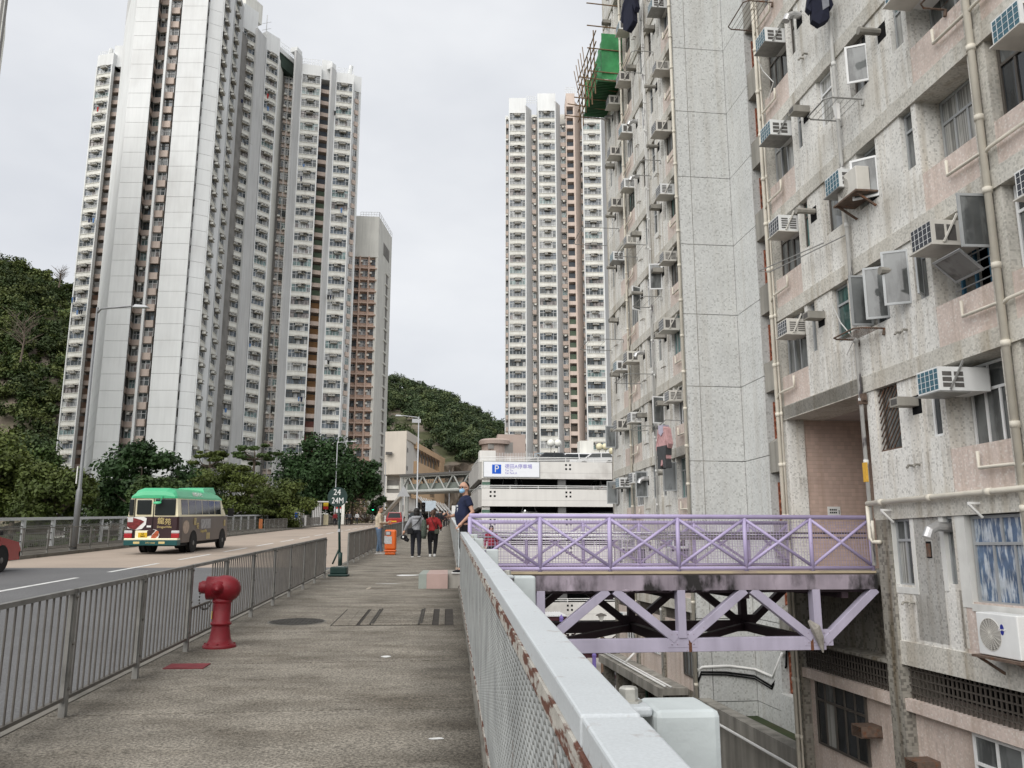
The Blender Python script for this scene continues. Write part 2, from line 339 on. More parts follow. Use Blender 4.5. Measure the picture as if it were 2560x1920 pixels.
for (x, y, w, h), nm in (((-.95, 20.7, .33, .28), 'pale patch'), ((-1.25, 18.3, .3, .06), 'streak'), ((-.62, 9.2, .06, .06), 'dab'), ((-.05, 5.95, .06, .035), 'scrap'), ((-1.55, 17.2, .05, .3), 'trowel line')):
    b = MB(); rg = random.Random(int(y * 7)); n = 9
    p = [(x + w * math.cos(2 * math.pi * i / n) * rg.uniform(.6, 1.1), y + h * math.sin(2 * math.pi * i / n) * rg.uniform(.5, 1.1)) for i in range(n)]
    b.add([(a, c, gz(c) + .004) for a, c in p], [tuple(range(n))])
    tag(b.build('paint_splash', m_paint_mark if nm != 'trowel line' else mat('pale_mortar', (.34, .30, .24), .9, .1)), kind='structure')

# ground left of the road, then the wooded hills
b = MB(); xs = [-17.5, -20, -26, -40, -70, -140, -260, -500]; ys = list(range(-40, 281, 20))
dz = [-.25, -1.2, -2.6, -3.2, -3.4, -3.4, -2, 0]
def gl(i, y): return gz(y) + dz[i]
for i in range(len(xs) - 1):
    for y0, y1 in zip(ys[:-1], ys[1:]):
        b.quad((xs[i + 1], y0, gl(i + 1, y0)), (xs[i], y0, gl(i, y0)), (xs[i], y1, gl(i, y1)), (xs[i + 1], y1, gl(i + 1, y1)))
tag(b.build('left_slope', m_under), kind='structure')

SIL = [(-900, 560), (-400, 585), (0, 652), (70, 692), (120, 727), (170, 765), (420, 830), (700, 880), (960, 938), (1035, 952), (1080, 967), (1135, 988), (1190, 1012), (1225, 1034), (1258, 1050), (1300, 1070), (1500, 1160), (1900, 1240), (2500, 1290)]
def sil(px):
    for (a, c), (a2, c2) in zip(SIL[:-1], SIL[1:]):
        if a <= px <= a2: return c + (c2 - c) * (px - a) / (a2 - a)
    return 1290
def hill_pt(px, t):
    """t: 0 at the foot, 1 on the ridge, up to 2 on the back slope."""
    d1 = 300 if px < 200 else (300 + (px - 200) / 700 * 90 if px < 900 else 390)
    d0 = 205 if px < 200 else (205 + (px - 200) / 700 * 20 if px < 900 else 225)
    top = at(px, sil(px), d1); zr = top[2] - 5.5
    d = d0 + (d1 - d0) * min(t, 1) + max(0, t - 1) * 260
    p = at(px, 1370, d); z0 = 5.0
    z = z0 + (zr - z0) * min(t, 1) ** .8 if t <= 1 else zr + (0 - zr) * (t - 1) ** 1.3
    z += 1.6 * math.sin(px * .021 + t * 5) * (1 if t < 1 else .5)
    return (p[0], p[1], z)
m_rock = mat('rock_slope', (.20, .165, .13), .95, .35, .12, bump=.6, bscale=2.5, col2=(.07, .075, .035), c2lo=.46, c2hi=.58, c2scale=.09)
pxs = list(range(-900, 2501, 34)); tt = [0, .12, .25, .38, .5, .62, .75, .88, 1, 1.15, 1.5, 2]
b = MB(); g = [hill_pt(p, t) for p in pxs for t in tt]; n = len(tt)
b.add(g, [(i * n + j, (i + 1) * n + j, (i + 1) * n + j + 1, i * n + j + 1) for i in range(len(pxs) - 1) for j in range(n - 1)])
tag(b.build('hillside', m_rock, smooth=True), kind='structure')

def leaf_cards(cent, rad, per, size, seed, squash=.75, shell=.55):
    """Leaf-sized faces spread through ellipsoid clumps; returns verts, quads."""
    r = np.random.default_rng(seed); n = len(cent) * per
    d = r.normal(size=(n, 3)); d /= np.linalg.norm(d, axis=1)[:, None]
    rr_ = (shell + (1 - shell) * r.random(n)) ; c = np.repeat(np.asarray(cent, float), per, 0); ra = np.repeat(np.asarray(rad, float), per)
    p = c + d * (rr_ * ra)[:, None] * np.array([1, 1, squash])
    a = r.normal(size=(n, 3)) + d * .0; nrm = d * .7 + r.normal(size=(n, 3)) * .6 + np.array([0, 0, .5]); nrm /= np.linalg.norm(nrm, axis=1)[:, None]
    a -= nrm * (a * nrm).sum(1)[:, None]; a /= np.linalg.norm(a, axis=1)[:, None]; bb = np.cross(nrm, a)
    s = size * (.6 + .8 * r.random(n))[:, None]; w = s * (.45 + .25 * r.random(n))[:, None]
    v = np.stack([p - a * s, p - bb * w, p + a * s, p + bb * w], 1).reshape(-1, 3)
    return v, np.arange(n * 4, dtype=np.int32).reshape(-1, 4)
def leafmat(name, c1, c2, sc=.35, var=.3):
    m = mat(name, c1, .6, var, sc * 4, spec=.25, col2=c2, c2lo=.42, c2hi=.62, c2scale=sc); return m
ROCK = [(962, 1015), (1035, 1028), (1075, 1068), (1108, 1110), (1150, 1140), (1205, 1165), (1210, 1240), (1105, 1260), (1070, 1160), (1020, 1090), (962, 1075)]
def inside(x, y, P):
    c = False; j = len(P) - 1
    for i in range(len(P)):
        if (P[i][1] > y) != (P[j][1] > y) and x < (P[j][0] - P[i][0]) * (y - P[i][1]) / (P[j][1] - P[i][1]) + P[i][0]: c = not c
        j = i
    return c
def to_px(p):
    p = V3(p); d = p @ _fw; return 1280 + F_PX * (p @ _r) / d, 960 - F_PX * (p @ _u) / d
rg = random.Random(11)
for lo, hi, cnt, h, nm, cols, tmin in ((-260, 250, 620, 1.0, 'left', ((.050, .078, .020), (.100, .125, .032)), .0), (905, 1330, 760, .95, 'middle', ((.050, .078, .030), (.105, .135, .052)), .02)):
    cs, rs = [], []; cs2, rs2 = [], []
    for _ in range(cnt):
        px = rg.uniform(lo, hi); t = rg.random() ** .8 * 1.03 + tmin; p = hill_pt(px, min(t, 1.03)); q = to_px((p[0], p[1], p[2] + 2))
        if inside(*q, ROCK) and rg.random() < .93: continue
        R_ = rg.uniform(2.4, 4.6) * h
        if rg.random() < .25: R_ *= .6
        for k in range(4):
            o = (p[0] + rg.uniform(-.75, .75) * R_, p[1] + rg.uniform(-.75, .75) * R_, p[2] + R_ * (.55 + rg.uniform(0, .8)))
            (cs if rg.random() < .6 else cs2).append(o); (rs if cs and cs[-1] == o else rs2).append(R_ * rg.uniform(.45, .75))
    for c_, r_, cl, sd_ in ((cs, rs, cols[0], 5), (cs2, rs2, cols[1], 6)):
        v, q = leaf_cards(c_, r_, 105, .42, sd_, shell=.45)
        o = mesh_np('hillside_wood', v, q, leafmat('wood_leaves_' + nm, cl, tuple(x * .62 for x in cl), .06))
        tag(o, 'dense dark green wood covering the hill %s' % ('at the left edge behind the tall tower' if nm == 'left' else 'beyond the footbridge between the towers'), 'wood', kind='stuff')
# ------------------------------------------------------------------ the near housing block (right)
m_mos_w = mosaic('white_wall_tiles', (.75, .74, .70), (.53, .52, .49), .11, .034, .38, col2=(.60, .565, .49), grout=.06)
m_mos_g = mosaic('grey_band_tiles', (.60, .58, .525), (.46, .445, .40), .2, .034, .36, col2=(.41, .38, .32), grout=.06)
m_mos_p = mosaic('pink_sill_tiles', (.63, .535, .48), (.70, .64, .59), .10, .034, .25, col2=(.47, .39, .34), grout=.05)
m_mos_t = mosaic('stair_tower_tiles', (.63, .64, .625), (.47, .475, .46), .085, .05, .12, grout=.02)
m_mos_low = mosaic('grimy_low_tiles', (.30, .285, .25), (.17, .16, .14), .2, .055, .55, col2=(.15, .13, .10))
m_pinktile = mosaic('passage_pink_tiles', (.56, .42, .355), (.53, .40, .335), .3, .10, .12, grout=.14)
m_soffit = mat('painted_soffit', (.42, .37, .35), .9, .15, 1.2)
m_conc = mat('bare_concrete', (.33, .315, .28), .9, .15, .8, streak=.5, grain=.08)
m_pipe = mat('cream_pipe', (.66, .62, .53), .5, .08, 3, streak=.15)
m_pipe_old = mat('peeling_pipe', (.60, .60, .58), .6, .1, 3, col2=(.16, .15, .16), c2lo=.58, c2hi=.64, c2scale=6, c2stretch=(1, 1, .25))
m_alu = mat('grey_aluminium', (.36, .375, .38), .45, .08, 3, metal=.25)
m_alu_w = mat('white_aluminium', (.72, .73, .73), .45, .05, 3)
m_alu_d = mat('dark_bronze_frame', (.085, .075, .065), .5, .1, 3)
m_alu_blue = mat('blue_painted_frame', (.05, .14, .22), .5, .15, 4)
m_ac = mat('ac_casing', (.62, .60, .55), .5, .06, 3, streak=.18)
m_ac_w = mat('ac_casing_white', (.73, .74, .73), .45, .04, 3, streak=.12)
m_coil_b = mat('blue_coil', (.05, .125, .165), .5, .2, 20)
m_coil_d = mat('dark_coil', (.045, .05, .06), .6, .2, 20)
m_slat_d = mat('louvre_dark', (.10, .095, .09), .7, .2, 10)
m_rusty = mat('rusty_iron', (.12, .085, .065), .8, .3, 12, col2=(.16, .06, .025), c2scale=8)
m_steel = mat('galvanised_rack', (.28, .28, .27), .45, .15, 8, metal=.4)
m_terr = mat('terracotta', (.26, .085, .045), .7, .25, 5, col2=(.12, .05, .03), c2scale=4)
m_cloth_n = mat('navy_cloth', (.012, .014, .03), .9, .2, 8)
m_white = mat('white_paint', (.74, .74, .72), .6, .05, 3)
def glassm(name, col, rough=.06, spec=.6, var=.25, sc=1.2, stretch=None):
    return mat(name, col, rough, var, sc, spec=spec, col2=tuple(c * .45 for c in col), c2lo=.45, c2hi=.56, c2scale=2.5, c2stretch=stretch or (1, 1, .3))
GL = [glassm('glass_dark', (.035, .04, .045)), glassm('glass_grey', (.17, .18, .18)), glassm('glass_curtain', (.36, .36, .34), .15, stretch=(9, 9, .05)), glassm('glass_teal', (.10, .19, .18)), glassm('glass_pale', (.46, .48, .48), .12, stretch=(7, 7, .05)), mat('blue_curtain_glass', (.09, .14, .22), .12, .3, 5, spec=.6, col2=(.42, .46, .50), c2lo=.48, c2hi=.58, c2scale=3, c2stretch=(4, 4, .8))]
M_BLK = [m_mos_w]
F00 = (9.503, .40, 0)
blk = thing('housing_block', 'weathered tiled housing block filling the right side, pink sills and drying racks', 'apartment block', F00, FACADE_RZ)
def S(k): return .60 + 2.63 * k
FH = 2.63
_cache = {}
def frame_mesh(w, h, cols, rows, t=.05, d=.06, key='alu', up=None):
    k = ('fr', round(w, 2), round(h, 2), cols, rows, key, up)
    if k not in _cache:
        b = MB(); y0, y1 = -d / 2, d / 2
        b.box(-w / 2, w / 2, y0, y1, 0, t); b.box(-w / 2, w / 2, y0, y1, h - t, h); b.box(-w / 2, -w / 2 + t, y0, y1, t, h - t); b.box(w / 2 - t, w / 2, y0, y1, t, h - t)
        zt = h * .68
        if rows > 1: b.box(-w / 2 + t, w / 2 - t, y0 - .004, y1 + .004, zt - t / 2, zt + t / 2)
        for i in range(1, cols):
            x = -w / 2 + w * i / cols; b.box(x - t / 2, x + t / 2, y0 + .004, y1 - .004, t, zt - t / 2 if rows > 1 else h - t)
        if rows > 1:
            uc = up or cols
            for i in range(1, uc):
                x = -w / 2 + w * i / uc; b.box(x - t / 2, x + t / 2, y0 + .004, y1 - .004, zt + t / 2, h - t)
        _cache[k] = b.mesh('window', {'alu': m_alu, 'white': m_alu_w, 'dark': m_alu_d, 'blue': m_alu_blue}[key])
    return _cache[k]
def pane_mesh(w, h, g):
    k = ('pn', round(w, 3), round(h, 3), g)
    if k not in _cache: _cache[k] = MB().box(-w / 2, w / 2, -.006, .006, 0, h).mesh('pane', GL[g])
    return _cache[k]
def win(root, x, y, z, w, h, cols, rows, key='alu', gl=None, up=None, panes=True, skip=()):
    """A window part with its panes as sub-parts; (x, y, z) is the middle of its sill in the root's frame."""
    t = .05; fr = link('window', frame_mesh(w, h, cols, rows, key=key, up=up), root, (x, y, z))
    zt = h * .68; g0 = rng.choice((0, 0, 1, 1, 2, 3)) if gl is None else gl
    cells = [(i, cols, t, (zt if rows > 1 else h) - t * (1.5 if rows > 1 else 2)) for i in range(cols)]
    if rows > 1: cells += [(i, up or cols, zt + t / 2, h - zt - t * 1.5) for i in range(up or cols)]
    if panes:
        for n, (i, c, z0, hh) in enumerate(cells):
            if n in skip: continue
            pw = w / c - t; g = g0 if rng.random() < .75 else rng.choice((0, 1, 2))
            link('pane', pane_mesh(pw, hh, g), fr, (-w / 2 + w * (i + .5) / c, -.004, z0))
    else:
        k = ('bk', round(w, 2), round(h, 2), g0)
        if k not in _cache: _cache[k] = MB().box(-w / 2 + .02, w / 2 - .02, -.006, .006, .02, h - .02).mesh('pane', GL[g0])
        link('pane', _cache[k], fr, (0, -.004, 0))
    return fr
# ---- air conditioners: outward is +y, the wall is at y = 0
def ac_meshes(L_, w, h, cm, gm, style):
    b = MB(); b.box(-w / 2, w / 2, -.45, L_, 0, h)
    g = MB(); g.mat(0).box(-w / 2 + .03, w / 2 - .03, L_, L_ + .006, .03, h - .03)
    g.mat(1)
    for i in range(1, 5): x = -w / 2 + w * i / 5; g.box(x - .0035, x + .0035, L_ + .006, L_ + .012, .03, h - .03)
    for i in range(1, 4): z = h * i / 4; g.box(-w / 2 + .03, w / 2 - .03, L_ + .007, L_ + .011, z - .0035, z + .0035)
    s = MB()
    for sx in (-1, 1):
        for c in range(2):
            x0 = L_ - .06 - c * .22 - .18; rows = 3 if style == 0 else (1 if style == 1 else 5)
            for r in range(rows):
                z0 = .06 + r * (h - .12) / rows; s.box(sx * w / 2, sx * (w / 2 + .005), x0, x0 + .17, z0, z0 + (h - .12) / rows - .025)
    k = MB(); k.box(-w / 2 - .03, w / 2 + .03, -.05, L_ + .05, -.035, -.012)
    for sx in (-1, 1): k.bar((sx * (w / 2 + .02), .02, h + .12), (sx * (w / 2 + .02), L_ * .62, .02), .03)
    return (b.mesh('air_conditioner', cm), g.mesh('grille', [gm, m_alu_w]), s.mesh('louvre', m_slat_d), k.mesh('bracket', m_ac if style else m_steel))
ACS = [ac_meshes(.50, .62, .42, m_ac_w, m_coil_b, 0), ac_meshes(.44, .60, .42, m_ac_w, m_coil_d, 2), ac_meshes(.52, .62, .44, m_ac, m_coil_d, 1), ac_meshes(.40, .54, .38, m_ac, m_coil_d, 2), ac_meshes(.48, .62, .42, m_ac_w, m_coil_b, 1)]
def ac(root, x, y, z, v, rz=0):
    m = ACS[v % len(ACS)]; o = link('air_conditioner', m[0], root, (x, y, z), rz)
    for q, nm in zip(m[1:], ('grille', 'louvre', 'bracket')):
        p_ = link(nm, q, o)
        if nm == 'louvre': tag(p_, kind='stuff')
    return o
_h = MB(); _h.box(-.14, .14, -.05, .42, 0, .17); hood_a = _h.mesh('flue_hood', m_conc)
_h = MB(); _h.path([(0, -.1, 0), (0, .46, 0)], .075, 8); _h.path([(0, .40, 0), (0, .47, 0)], .085, 8); hood_b = _h.mesh('flue_hood', m_conc)
_h = MB(); _h.path([(0, -.1, 0), (0, .2, .02), (0, .34, -.04), (0, .40, -.18)], .09, 10); hood_c = _h.mesh('flue_hood', mat('shiny_duct', (.5, .5, .5), .35, .1, 5, metal=.8))
hood_hole = MB().box(-.15, .15, 0, .004, -.2, .16).mesh('flue_opening', m_black)
hood_lv = MB().box(-.10, .10, .42, .426, .03, .14).mesh('louvre', m_slat_d)
stub = MB().path([(0, -.05, 0), (0, .10, 0), (0, .13, -.05)], .025, 6).mesh('pipe_stub', m_conc)
# ---- flat modules: x runs along the wall from the thin waste pipe; d = +1 or -1 gives the direction
def flat_mesh(nm, boxes, d, sc, mt):
    k = (nm, d, round(sc, 3))
    if k not in _cache:
        b = MB()
        for x0, x1, y0, y1, z0, z1 in boxes: b.box(d * x0 * sc, d * x1 * sc, y0, y1, z0, z1)
        _cache[k] = b.mesh(nm, mt)
    return _cache[k]
BEAM = [(0, 4.35, -1.0, .045, 0, .34)]
WHITE = [(0, .4, -.3, 0, .34, FH), (.4, 1.15, -.28, -.003, .34, 1.33), (1.15, 2.05, -.5, 0, .34, FH), (2.05, 2.45, -.28, -.003, .34, 1.40), (2.45, 2.6, -1.0, 0, .34, FH)]
PINK = [(2.605, 4.15, -1.0, -.012, .34, 1.13)]
PIER = [(4.15, 4.35, -1.0, 0, .34, FH)]
def flat_floor(s0, d, sc, k, panes, skip=(), side='near'):
    z = S(k)
    def X(x): return s0 + d * x * sc
    if 'beam' not in skip: link('beam', flat_mesh('beam', BEAM, d, sc, m_mos_g), blk, (s0, 0, z))
    if 'wall' in skip: return
    link('wall_panel', flat_mesh('wall_panel', WHITE, d, sc, m_mos_w), blk, (s0, 0, z)); link('sill_panel', flat_mesh('sill_panel', PINK, d, sc, m_mos_p), blk, (s0, 0, z)); link('pier', flat_mesh('pier', PIER, d, sc, m_mos_g), blk, (s0, 0, z))
    key = rng.choice(('alu', 'alu', 'alu', 'white', 'dark')); hb = FH - 1.14
    if 'A' not in skip: win(blk, X(.775), -.13, z + 1.34, .72 * sc, FH - 1.35, 1, 2, rng.choice(('alu', 'white', 'alu', 'dark')), panes=panes)
    if 'B' not in skip: win(blk, X(2.25), -.13, z + 1.41, .38 * sc, FH - 1.42, 1, 2, key, panes=panes)
    if 'big' not in skip: win(blk, X(3.375), (-.22 if d > 0 else -.52) if s0 < 20 else rng.choice((-.12, -.2, -.4)), z + 1.135, 1.5 * sc, hb - .01, 4, 2, key, gl=rng.choice((0, 1, 1, 3, 2)), up=3, panes=panes)
    if 'ac' not in skip and rng.random() < .93: ac(blk, X(3.0 + rng.uniform(-.02, .1)), 0, z + FH - .60 + rng.uniform(-.05, .04), rng.randrange(5))
    if 'hood' not in skip:
        h = rng.random(); hz = z + 2.05
        link('flue_opening', hood_hole, blk, (X(1.75), 0, hz + .05))
        if h < .55: o = link('flue_hood', hood_a, blk, (X(1.68), 0, hz)); link('louvre', hood_lv, o)
        elif h < .85: link('flue_hood', hood_b, blk, (X(1.68), 0, hz + .08))
        else: link('flue_hood', hood_c, blk, (X(1.68), 0, hz + .1))
    if rng.random() < .6:
        for q in (0, .22): link('pipe_stub', stub, blk, (X(1.45 + q), 0, z + .95))

NEAR = [(16.4, -1, 1.0), (16.4, 1, .945), (7.65, 1, 1.0)]
for k in range(-1, 13):
    for i, (s0, d, sc) in enumerate(NEAR):
        sk = []
        if i == 1 and k in (-1, 0): sk = ['wall', 'beam'] if k == 0 else ['wall', 'beam']
        if i == 0 and k == -1: sk = ['beam', 'ac', 'hood', 'A', 'B', 'big']
        if i == 0 and k in (0, 1, 3): sk.append('A')
        if i == 0 and k == 1: sk += ['big', 'ac']
        if i == 0 and k in (0, 2, 3): sk.append('ac')
        if i == 0 and k == 2: sk += ['A', 'hood']
        if i == 2 and k < 0: sk = ['ac']
        flat_floor(s0, d, sc, k, k <= 4, sk)
FAR = [(31.7, -1, .89), (31.7, 1, .84), (38.9, -1, .84)]
for k in range(-1, 13):
    for s0, d, sc in FAR: flat_floor(s0, d, sc, k, False)
# solid cores behind the windows, roofs
for s0, s1, y in ((7.6, 20.55, -1.3), (27.95, 38.9, -1.3)):
    b = MB()
    if s0 < 10:
        b.box(s0, 16.36, -12, y, -11, 34.8); b.box(16.36, s1, -12, y, 3.27, 34.8); b.box(16.36, s1, -12, -8, -11, 3.27); b.box(16.36, s1, -8, y, -11, -.75)
    else: b.box(s0 + .35, s1, -12, y, -11, 34.8)
    b.build('core_wall', m_black, blk, world=False)
    MB().box(s0 - .05, s1 + .05, -12.2, .06, 34.8, 35.3).build('roof_slab', m_conc, blk, world=False)
MB().box(20.30, 20.505, -12, -1.01, 3.3, 34.8).build('end_wall', m_mos_g, blk, world=False)
MB().box(38.9, 39.05, -12, .03, -11, 34.8).build('end_wall', m_mos_g, blk, world=False)
# ---- far wing's side wall: storey panels with open joints
MB().box(27.87, 28.2, -13, .0, -11, 34.8).build('joint_backing', m_black, blk, world=False)
for k in range(-5, 13):
    z0, z1 = S(k) - .28 + .012, S(k + 1) - .28 - .012
    for y0, y1 in ((-.43, .03), (-1.935, -.455)): MB().box(27.79, 27.87, y0, y1, z0, z1).build('side_panel', m_mos_t, blk, world=False)
    MB().box(25.93, 27.93, -2.2, -1.95, z0, z1).build('stair_panel', m_mos_t, blk, world=False)
    MB().box(25.85, 25.93, -5.5, -1.95, z0, z1).build('stair_panel', m_mos_t, blk, world=False)
    # corridor parapets between the two wings, with their terracotta grilles
    zb = S(k) - .30
    if k >= -1:
        b = MB(); b.box(20.51, 25.84, -2.25, -1.98, zb - .55, zb + .42); b.box(20.56, 25.84, -5.5, -2.25, zb - .55, zb - .35)
        if k <= 1: b.hexa([(20.56, -2.25, zb + .42), (25.84, -2.25, zb + .42), (25.84, -1.98, zb + .42), (20.56, -1.98, zb + .42)], [(20.56, -2.5, zb + .62), (25.84, -2.5, zb + .62), (25.84, -2.3, zb + .62), (20.56, -2.3, zb + .62)])
        b.build('corridor_parapet', m_conc, blk, world=False)
    b = MB(); b.box(25.79, 25.845, -2.78, -2.20, zb + .48, zb + 1.78)
    for r in range(5):
        for c in range(3): b.ball((25.76, -2.68 + c * .19, zb + .62 + r * .26), .1, 8, (1, 1.25, .9))
    b.build('terracotta_grille', m_terr, blk, world=False)
MB().box(20.6, 25.9, -6, -5.6, -11, 34.8).build('corridor_wall', m_mos_low, blk, world=False)
# ---- drain pipes
def coll(b, x, y, r, z0, z1):
    b.path([(x, y, z0), (x, y, z1)], r, 10); z = z0 + .8
    while z < z1: b.path([(x, y, z - .05), (x, y, z + .05)], r * 1.28, 10); z += 1.31
for x, y, r, z0, m_ in ((20.46, .12, .052, -10.5, m_pipe), (20.30, .10, .028, -10.5, m_pipe), (11.97, .12, .062, -.2, m_pipe), (27.80, .13, .055, -5.2, m_pipe), (35.25, .12, .05, -4.3, m_pipe), (31.72, .08, .035, -4.4, m_pipe_old), (16.42, .11, .042, -.35, m_pipe_old), (31.5, .08, .03, 2, m_pipe_old)):
    b = MB(); coll(b, x, y, r, z0, 34.6); b.build('drain_pipe', m_, blk, world=False, smooth=True)
for k in range(-1, 13):
    z = S(k)
    for x, dx in ((20.46, -1), (11.97, 1), (11.97, -1), (27.86, 1), (35.25, -1)):
        if x == 20.46 and k < 1: continue
        if x == 11.97 and k < 0: continue
        b = MB(); b.path([(x, .12, z + .55), (x + dx * .16, .10, z + .72), (x + dx * .95, .08, z + .74), (x + dx * .95, .08, z + 1.02)] if dx < 0 and x > 12 or x > 27 else [(x, .12, z + .62), (x + dx * .12, .09, z + .70), (x + dx * 1.0, .08, z + .72), (x + dx * 1.0, .08, z + 1.0)], .032, 8)
        b.build('branch_pipe', m_pipe, blk, world=False, smooth=True)
b = MB(); b.path([(16.42, .16, .90), (12.0, .16, .905), (7.7, .16, .91)], .052, 10)
for q in range(4): x = 15.9 - q * 1.6; b.path([(x - .07, .16, .902), (x + .07, .16, .902)], .066, 10)
b.build('main_water_pipe', m_pipe, blk, world=False, smooth=True)
for x in (15.75, 13.1, 10.9):
    b = MB(); b.box(x - .02, x + .02, 0, .26, .72, .76); b.bar((x, .02, .5), (x, .25, .72), .035); b.build('pipe_bracket', m_white, blk, world=False)
b = MB(); b.path([(16.42, .16, .85), (16.42, .16, .2), (16.3, .16, .12), (16.1, .12, .12)], .04, 8); b.path([(16.28, .16, .55), (16.28, .16, .15)], .03, 8); b.build('water_pipe_drop', m_pipe, blk, world=False, smooth=True)
MB().box(16.36, 16.48, .115, .165, 1.35, 1.75).build('yellow_notice', mat('yellow_label', (.62, .36, .05), .6, .1, 30), blk, world=False)
b = MB(); b.box(16.28, 16.5, .05, .14, 3.05, 3.2); b.box(16.33, 16.40, 0, .2, 2.98, 3.05); b.build('pipe_clamp', m_rusty, blk, world=False)

# ---- passage through the block where the bridge lands
b = MB(); b.box(20.22, 20.5, -.45, 0, -.75, 3.27); b.build('passage_pier', m_mos_w, blk, world=False)
b = MB(); b.box(20.25, 20.5, -8, -.45, -.75, 3.27); b.build('passage_wall', m_pinktile, blk, world=False)
b = MB(); b.box(16.37, 20.3, -8, -.02, 3.232, 3.3); b.build('passage_ceiling', m_soffit, blk, world=False)
MB().box(16.37, 20.3, -8.3, -.02, -.75, -.50).build('passage_floor', m_conc, blk, world=False)
MB().box(16.37, 20.3, -8.2, -7.9, -.5, 3.2).build('passage_end_wall', m_pinktile, blk, world=False)
MB().box(16.05, 16.38, -8, 0.012, -.5, 3.27).build('passage_side_wall', m_mos_w, blk, world=False)
link('beam', flat_mesh('beam', BEAM, 1, .965, m_mos_g), blk, (16.4, 0, S(1) + .02))
nb = thing('direction_plate', 'small white notice plate on the pink passage wall above the bridge rail', 'sign', (F00[0], F00[1], 0), FACADE_RZ)
MB().box(20.235, 20.246, -1.28, -.94, .80, 1.03).build('plate', m_white, nb, world=False)
b = MB()
for r in range(2):
    for c in range(4): b.box(20.231, 20.235, -1.18 + c * .05, -1.145 + c * .05, .93 - r * .07, .97 - r * .07)
b.box(20.231, 20.235, -1.25, -1.235, .84, .91); b.box(20.231, 20.235, -1.255, -1.23, .915, .935); b.build('lettering', m_black, nb, world=False)

# ---- storey below the pipe: rendered surrounds, curtained windows, split unit
m_render = mat('white_render', (.66, .66, .63), .85, .08, 2, streak=.2)
b = MB(); b.box(13.88, 15.9, -.28, .0, -2.03, -.72); b.box(14.3, 15.12, -.28, .0, -.72, .6); b.box(15.88, 15.95, -.3, .0, -2.03, .6); b.build('wall_panel', m_mos_w, blk, world=False)
MB().box(12.0, 13.86, -.28, -.005, -1.8, -.95).build('sill_panel', m_mos_p, blk, world=False)
b = MB(); b.box(15.12, 15.2, -.25, .012, -.8, .56); b.box(15.84, 15.96, -.25, .012, -.8, .56); b.box(15.12, 15.96, -.25, .013, -.86, -.74); b.box(14.2, 14.32, -.2, .012, -.75, .56); b.box(13.60, 13.86, -.2, .012, -1.0, .56); b.box(12.0, 13.62, -.25, .014, -1.05, -.93); tag(b.build('window_surround', m_render, blk, world=False), kind='stuff')
win(blk, 15.52, -.1, -.72, .64, 1.28, 2, 2, 'alu', gl=1, up=2); win(blk, 14.06, -.1, -.70, .32, 1.26, 1, 1, 'alu', gl=1)
win(blk, 12.82, -.12, -.92, 1.5, 1.46, 3, 2, 'alu', gl=5, up=2)
MB().box(14.62, 14.78, -.02, .004, -.18, .12).build('vent_opening', m_black, blk, world=False); MB().box(14.64, 14.74, .004, .03, -.16, .08).build('vent_flap', m_rusty, blk, world=False)
link('flue_hood', hood_c, blk, (14.1, 0, .36))
for x in (15.3, 15.52): link('pipe_stub', stub, blk, (x, 0, -1.02))
MB().box(12.0, 16.35, -1, .05, .56, .92).build('beam', m_mos_g, blk, world=False)
MB().box(7.6, 16.1, -1.0, .035, -2.2, -1.76).build('beam', m_mos_g, blk, world=False)
MB().box(15.86, 16.32, -.8, .07, -11, .56).build('column', m_mos_low, blk, world=False)
# split unit on its iron shelf
def split_unit(x, z, name='split_unit', logo=False, sc=1.0):
    o = thing_part = link(name, MB().box(-.42 * sc, .42 * sc, .12, .42, 0, .58 * sc).mesh(name, m_ac_w if logo else m_ac), blk, (x, 0, z), bevel=.015)
    g = MB(); r = .22 * sc
    for i in range(9): g.lathe([(r * (i + 1) / 9 - .004, .421), (r * (i + 1) / 9 - .004, .428), (r * (i + 1) / 9 + .004, .428), (r * (i + 1) / 9 + .004, .421)], (.14 * sc, 0, .29 * sc), 20, (0, 1, 0))
    for i in range(10): a = math.pi * i / 10; g.bar((.14 * sc - r * math.cos(a), .427, .29 * sc - r * math.sin(a)), (.14 * sc + r * math.cos(a), .427, .29 * sc + r * math.sin(a)), .006)
    link('fan_grille', g.mesh('fan_grille', m_ac), o)
    link('fan_recess', MB().lathe([(r, .4205), (r, .4215)], (.14 * sc, 0, .29 * sc), 20, (0, 1, 0)).mesh('fan_recess', m_slat_d), o)
    k = MB(); k.box(-.5 * sc, .5 * sc, 0, .5, -.05, -.012); k.bar((.4 * sc, .02, -.32), (.4 * sc, .46, -.04), .04); k.bar((-.4 * sc, .02, -.32), (-.4 * sc, .46, -.04), .04)
    link('shelf', k.mesh('shelf', m_rusty), o)
    return o
su = split_unit(12.5, -1.66, logo=True, sc=1.12)
M_WB = mat('badge_white', (.75, .75, .75), .5, 0)
link('badge', MB().lathe([(.055, .421), (.055, .4235)], (-.12, 0, .42), 18, (0, 1, 0), (1.5, .8)).mesh('badge', mat('badge_blue', (.02, .03, .25), .4, 0)), su)
split_unit(15.75, 7.35, sc=.95)
